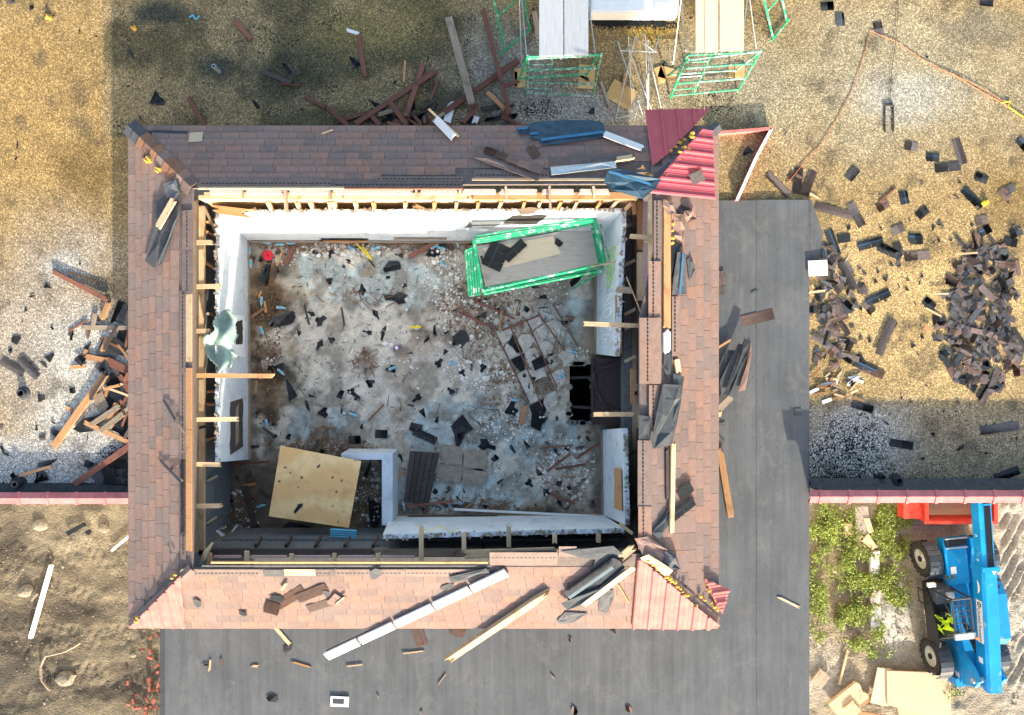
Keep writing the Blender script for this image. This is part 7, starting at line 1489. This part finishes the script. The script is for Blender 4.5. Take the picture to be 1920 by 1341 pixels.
# letters run towards the rear (down in the picture); their tops point up the side of the boom
Mx = Matrix(((0, 0, -1, XL - .006), (-1, 0, 0, .36), (0, 1, 0, 1.96), (0, 0, 0, 1)))
text('United Rentals', .20, LABELK, Mx, 'name_lettering', bo)
m = MB()
for k in range(16):
    t0, t1 = 6.2832 * k / 16, 6.2832 * (k + 1) / 16
    m.add([(XL - .006, +.49 + r * math.cos(t), 2.06 + r * math.sin(t)) for r, t in ((.105, t0), (.105, t1), (.06, t1), (.06, t0))], [(0, 1, 2, 3)])
m.add([(XL - .006, +.49 + a, 2.06 + b) for a, b in ((-.02, -.06), (.02, -.06), (.02, .06), (-.02, .06))], [(0, 1, 2, 3)]); tp(m, 'emblem', LABELK, bo)
m = MB()
for k in range(14):
    t0, t1 = rad(-75 + 150 * k / 14), rad(-75 + 150 * (k + 1) / 14); w0 = .10 * math.cos(rad(-75 + 150 * k / 14) * 1.1); w1 = .10 * math.cos(rad(-75 + 150 * (k + 1) / 14) * 1.1)
    m.add([(XL - .004, 1.1 + .24 * math.sin(t0), 1.98 + .17 * math.cos(t0)), (XL - .004, 1.1 + .24 * math.sin(t1), 1.98 + .17 * math.cos(t1)), (XL - .004, 1.1 + .24 * math.sin(t1), 1.98 + .17 * math.cos(t1) - max(.01, w1)), (XL - .004, 1.1 + .24 * math.sin(t0), 1.98 + .17 * math.cos(t0) - max(.01, w0))], [(0, 1, 2, 3)])
tp(m, 'crescent_decal', LABELW, bo)
text('A', .16, LABELW, Matrix(((0, 0, -1, -.226), (-1, 0, 0, 2.95), (0, 1, 0, 2.02), (0, 0, 0, 1))), 'section_letter', bo); text('B', .16, LABELW, Matrix(((0, 0, -1, -.226), (-1, 0, 0, 2.1), (0, 1, 0, 2.02), (0, 0, 0, 1))), 'section_letter', bo)
m = MB(); m.add([(XL - .003, y, z) for y, z in ((-1.6, 1.84), (-1.6, 2.06), (-1.4, 2.06), (-1.4, 1.84))], [(0, 1, 2, 3)]); tp(m, 'small_decal', LABELW, bo)
m = MB(); m.add([(-.524, y, z) for y, z in ((-2.45, .95), (-2.45, 1.2), (-2.25, 1.2), (-2.25, .95))], [(0, 1, 2, 3)]); tp(m, 'warning_decal', LABELW)
m = MB(); m.box(-.45, -.25, 1.35, 1.6, 1.222, 1.226); tp(m, 'deck_decal', LABELW)
# cab: open station on the left
cabx0, cabx1, cy0, cy1 = -1.28, -.54, -1.15, 1.05
cab = profile([(cy0, .75), (cy0 + .05, 1.0), (cy1 - .25, 1.0), (cy1, .85), (cy1, .75)], cabx0, cabx1, BLK, 'cab_tub')
profile([(cy0 + .1, 1.0), (cy0, 1.45), (cy0 + .2, 1.5), (cy1 - .5, 1.18), (cy1 - .3, 1.0)], cabx0, cabx0 + .06, BLK, 'door_panel', cab)
profile([(cy1 - .55, 1.0), (cy1 - .65, 1.45), (cy1 - .15, 1.42), (cy1 - .05, 1.0)], cabx0 + .08, cabx1, FENDER, 'dashboard', cab)
m = MB(); m.box(-1.16, -.68, -.55, -.05, 1.16, 1.3); m.box(-1.16, -.68, -.72, -.55, 1.2, 1.8); m.box(-1.0, -.84, -.45, -.15, 1.0, 1.16); tp(m, 'seat', SEATM, cab)
m = MB(); m.tube((-.92, .45, 1.42), (-.92, .15, 1.72), .035, 8); 
for i in range(16): t0, t1 = 6.2832 * i / 16, 6.2832 * (i + 1) / 16; m.tube((-.92 + .19 * math.cos(t0), .12 + .12 * math.sin(t0), 1.74 + .1 * math.sin(t0)), (-.92 + .19 * math.cos(t1), .12 + .12 * math.sin(t1), 1.74 + .1 * math.sin(t1)), .016, 6)
tp(m, 'steering_wheel', BLK, cab)
m = MB(); m.box(-.85, -.6, .55, .8, 1.43, 1.52); m.tube((-.8, .68, 1.52), (-.8, .68, 1.6), .05, 8); m.tube((-.66, .68, 1.52), (-.66, .68, 1.58), .045, 8); tp(m, 'gauges', GALV, cab)
rz_ = 2.45; rx0, rx1, ry0, ry1 = -1.25, -.62, -.32, .92
for (x_, y_, xb, yb) in ((rx0, ry0, cabx0 + .05, cy0 + .1), (rx1, ry0, cabx1 - .03, cy0 + .1), (rx0, ry1, cabx0 + .05, cy1 - .15), (rx1, ry1, cabx1 - .03, cy1 - .15)): m = MB(); m.tube((xb, yb, 1.0), (x_, y_, rz_), .035, 8); tp(m, 'cab_post', BLK, cab)
m = MB()
for a, b in (((rx0, ry0), (rx1, ry0)), ((rx1, ry0), (rx1, ry1)), ((rx1, ry1), (rx0, ry1)), ((rx0, ry1), (rx0, ry0))): m.tube((*a, rz_), (*b, rz_), .035, 8)
for k in range(1, 3): f = k / 3; m.tube((rx0 + (rx1 - rx0) * f, ry0, rz_), (rx0 + (rx1 - rx0) * f, ry1, rz_), .018, 6)
for k in range(1, 6): f = k / 6; m.tube((rx0, ry0 + (ry1 - ry0) * f, rz_), (rx1, ry0 + (ry1 - ry0) * f, rz_), .014, 6)
rf = tp(m, 'roof_guard', FENDER, cab)
m = MB(); m.box(rx0 - .04, rx1 + .04, ry0 - .15, ry0 + .06, rz_ - .04, rz_ + .05); tp(m, 'roof_visor', GALV, cab)
m = MB()
for k in range(12): f = k / 11; m.tube((cabx1 + .02, cy0 + .5 + 1.5 * f, 1.3), (rx1, ry0 + (ry1 - ry0) * f, rz_ - .04), .006, 4)
for k in range(7): f = (k + .5) / 7; m.tube((cabx1 + .02 + .02 * f, ry0 + .05, 1.3 + 1.2 * f), (cabx1 + .02 + .02 * f, ry1, 1.3 + 1.2 * f), .006, 4)
tp(m, 'side_mesh', BLK, cab)
m = MB(); m.box(-.62, -.5, ry0 - .18, ry0 - .1, rz_ + .05, rz_ + .1); tp(m, 'amber_lamp', ORANGE_C, cab)
for x_ in (-.78, -.55): m = MB(); m.tube((x_, 1.3, 1.5), (x_, 1.41, 1.5), .07, 10); m.tube((x_, 1.05, 1.2), (x_, 1.35, 1.5), .02, 6); tp(m, 'work_lamp', FENDER, cab)
m = MB(); m.box(-1.36, -1.1, .98, 1.12, 1.2, 1.34); tp(m, 'mirror', WHITE_M, cab)
m = MB(); m.tube((-1.36, .25, .55), (-1.36, .25, 1.0), .02, 6); m.tube((-1.36, .75, .55), (-1.36, .75, 1.0), .02, 6); m.tube((-1.36, .25, .6), (-1.36, .75, .6), .02, 6); tp(m, 'step', BLK, cab)
m = MB(); m.tube((.27, 1.2, 1.95), (.62, 1.05, 2.0), .015, 6); m.box(.55, .7, .98, 1.1, 1.95, 2.05); tp(m, 'right_mirror', BLK)
# hi-vis vest thrown over the seat
bm = bmesh.new(); N_ = 14; g = {}
for i in range(N_):
    for j in range(N_):
        u, v = i / (N_ - 1) - .5, j / (N_ - 1) - .5; g[i, j] = bm.verts.new((-.92 + u * .56 + .05 * math.sin(v * 9), -.36 + v * .62 + .06 * math.sin(u * 8), 1.36 + .07 * math.sin(u * 11 + v * 6) + .05 * math.sin(v * 13) + max(0, -v - .2) * 1.2))
for i in range(N_ - 1):
    for j in range(N_ - 1):
        if not (abs(i - 6.5) < 2 and j > 9) and not (i < 3 and 5 < j < 9): bm.faces.new((g[i, j], g[i + 1, j], g[i + 1, j + 1], g[i, j + 1]))
bmesh.ops.delete(bm, geom=[v for v in bm.verts if not v.link_faces], context='VERTS'); bmesh.ops.solidify(bm, geom=bm.faces[:], thickness=.012); me = bpy.data.meshes.new('safety_vest'); bm.to_mesh(me); bm.free(); me.materials.append(VEST)
Mt = Matrix.Translation(th.location) @ Matrix.Rotation(rad(6.0), 4, 'Z'); tag(link('safety_vest', me, None, Mt), 'lime green safety vest thrown over the seat of the blue telehandler', 'vest')
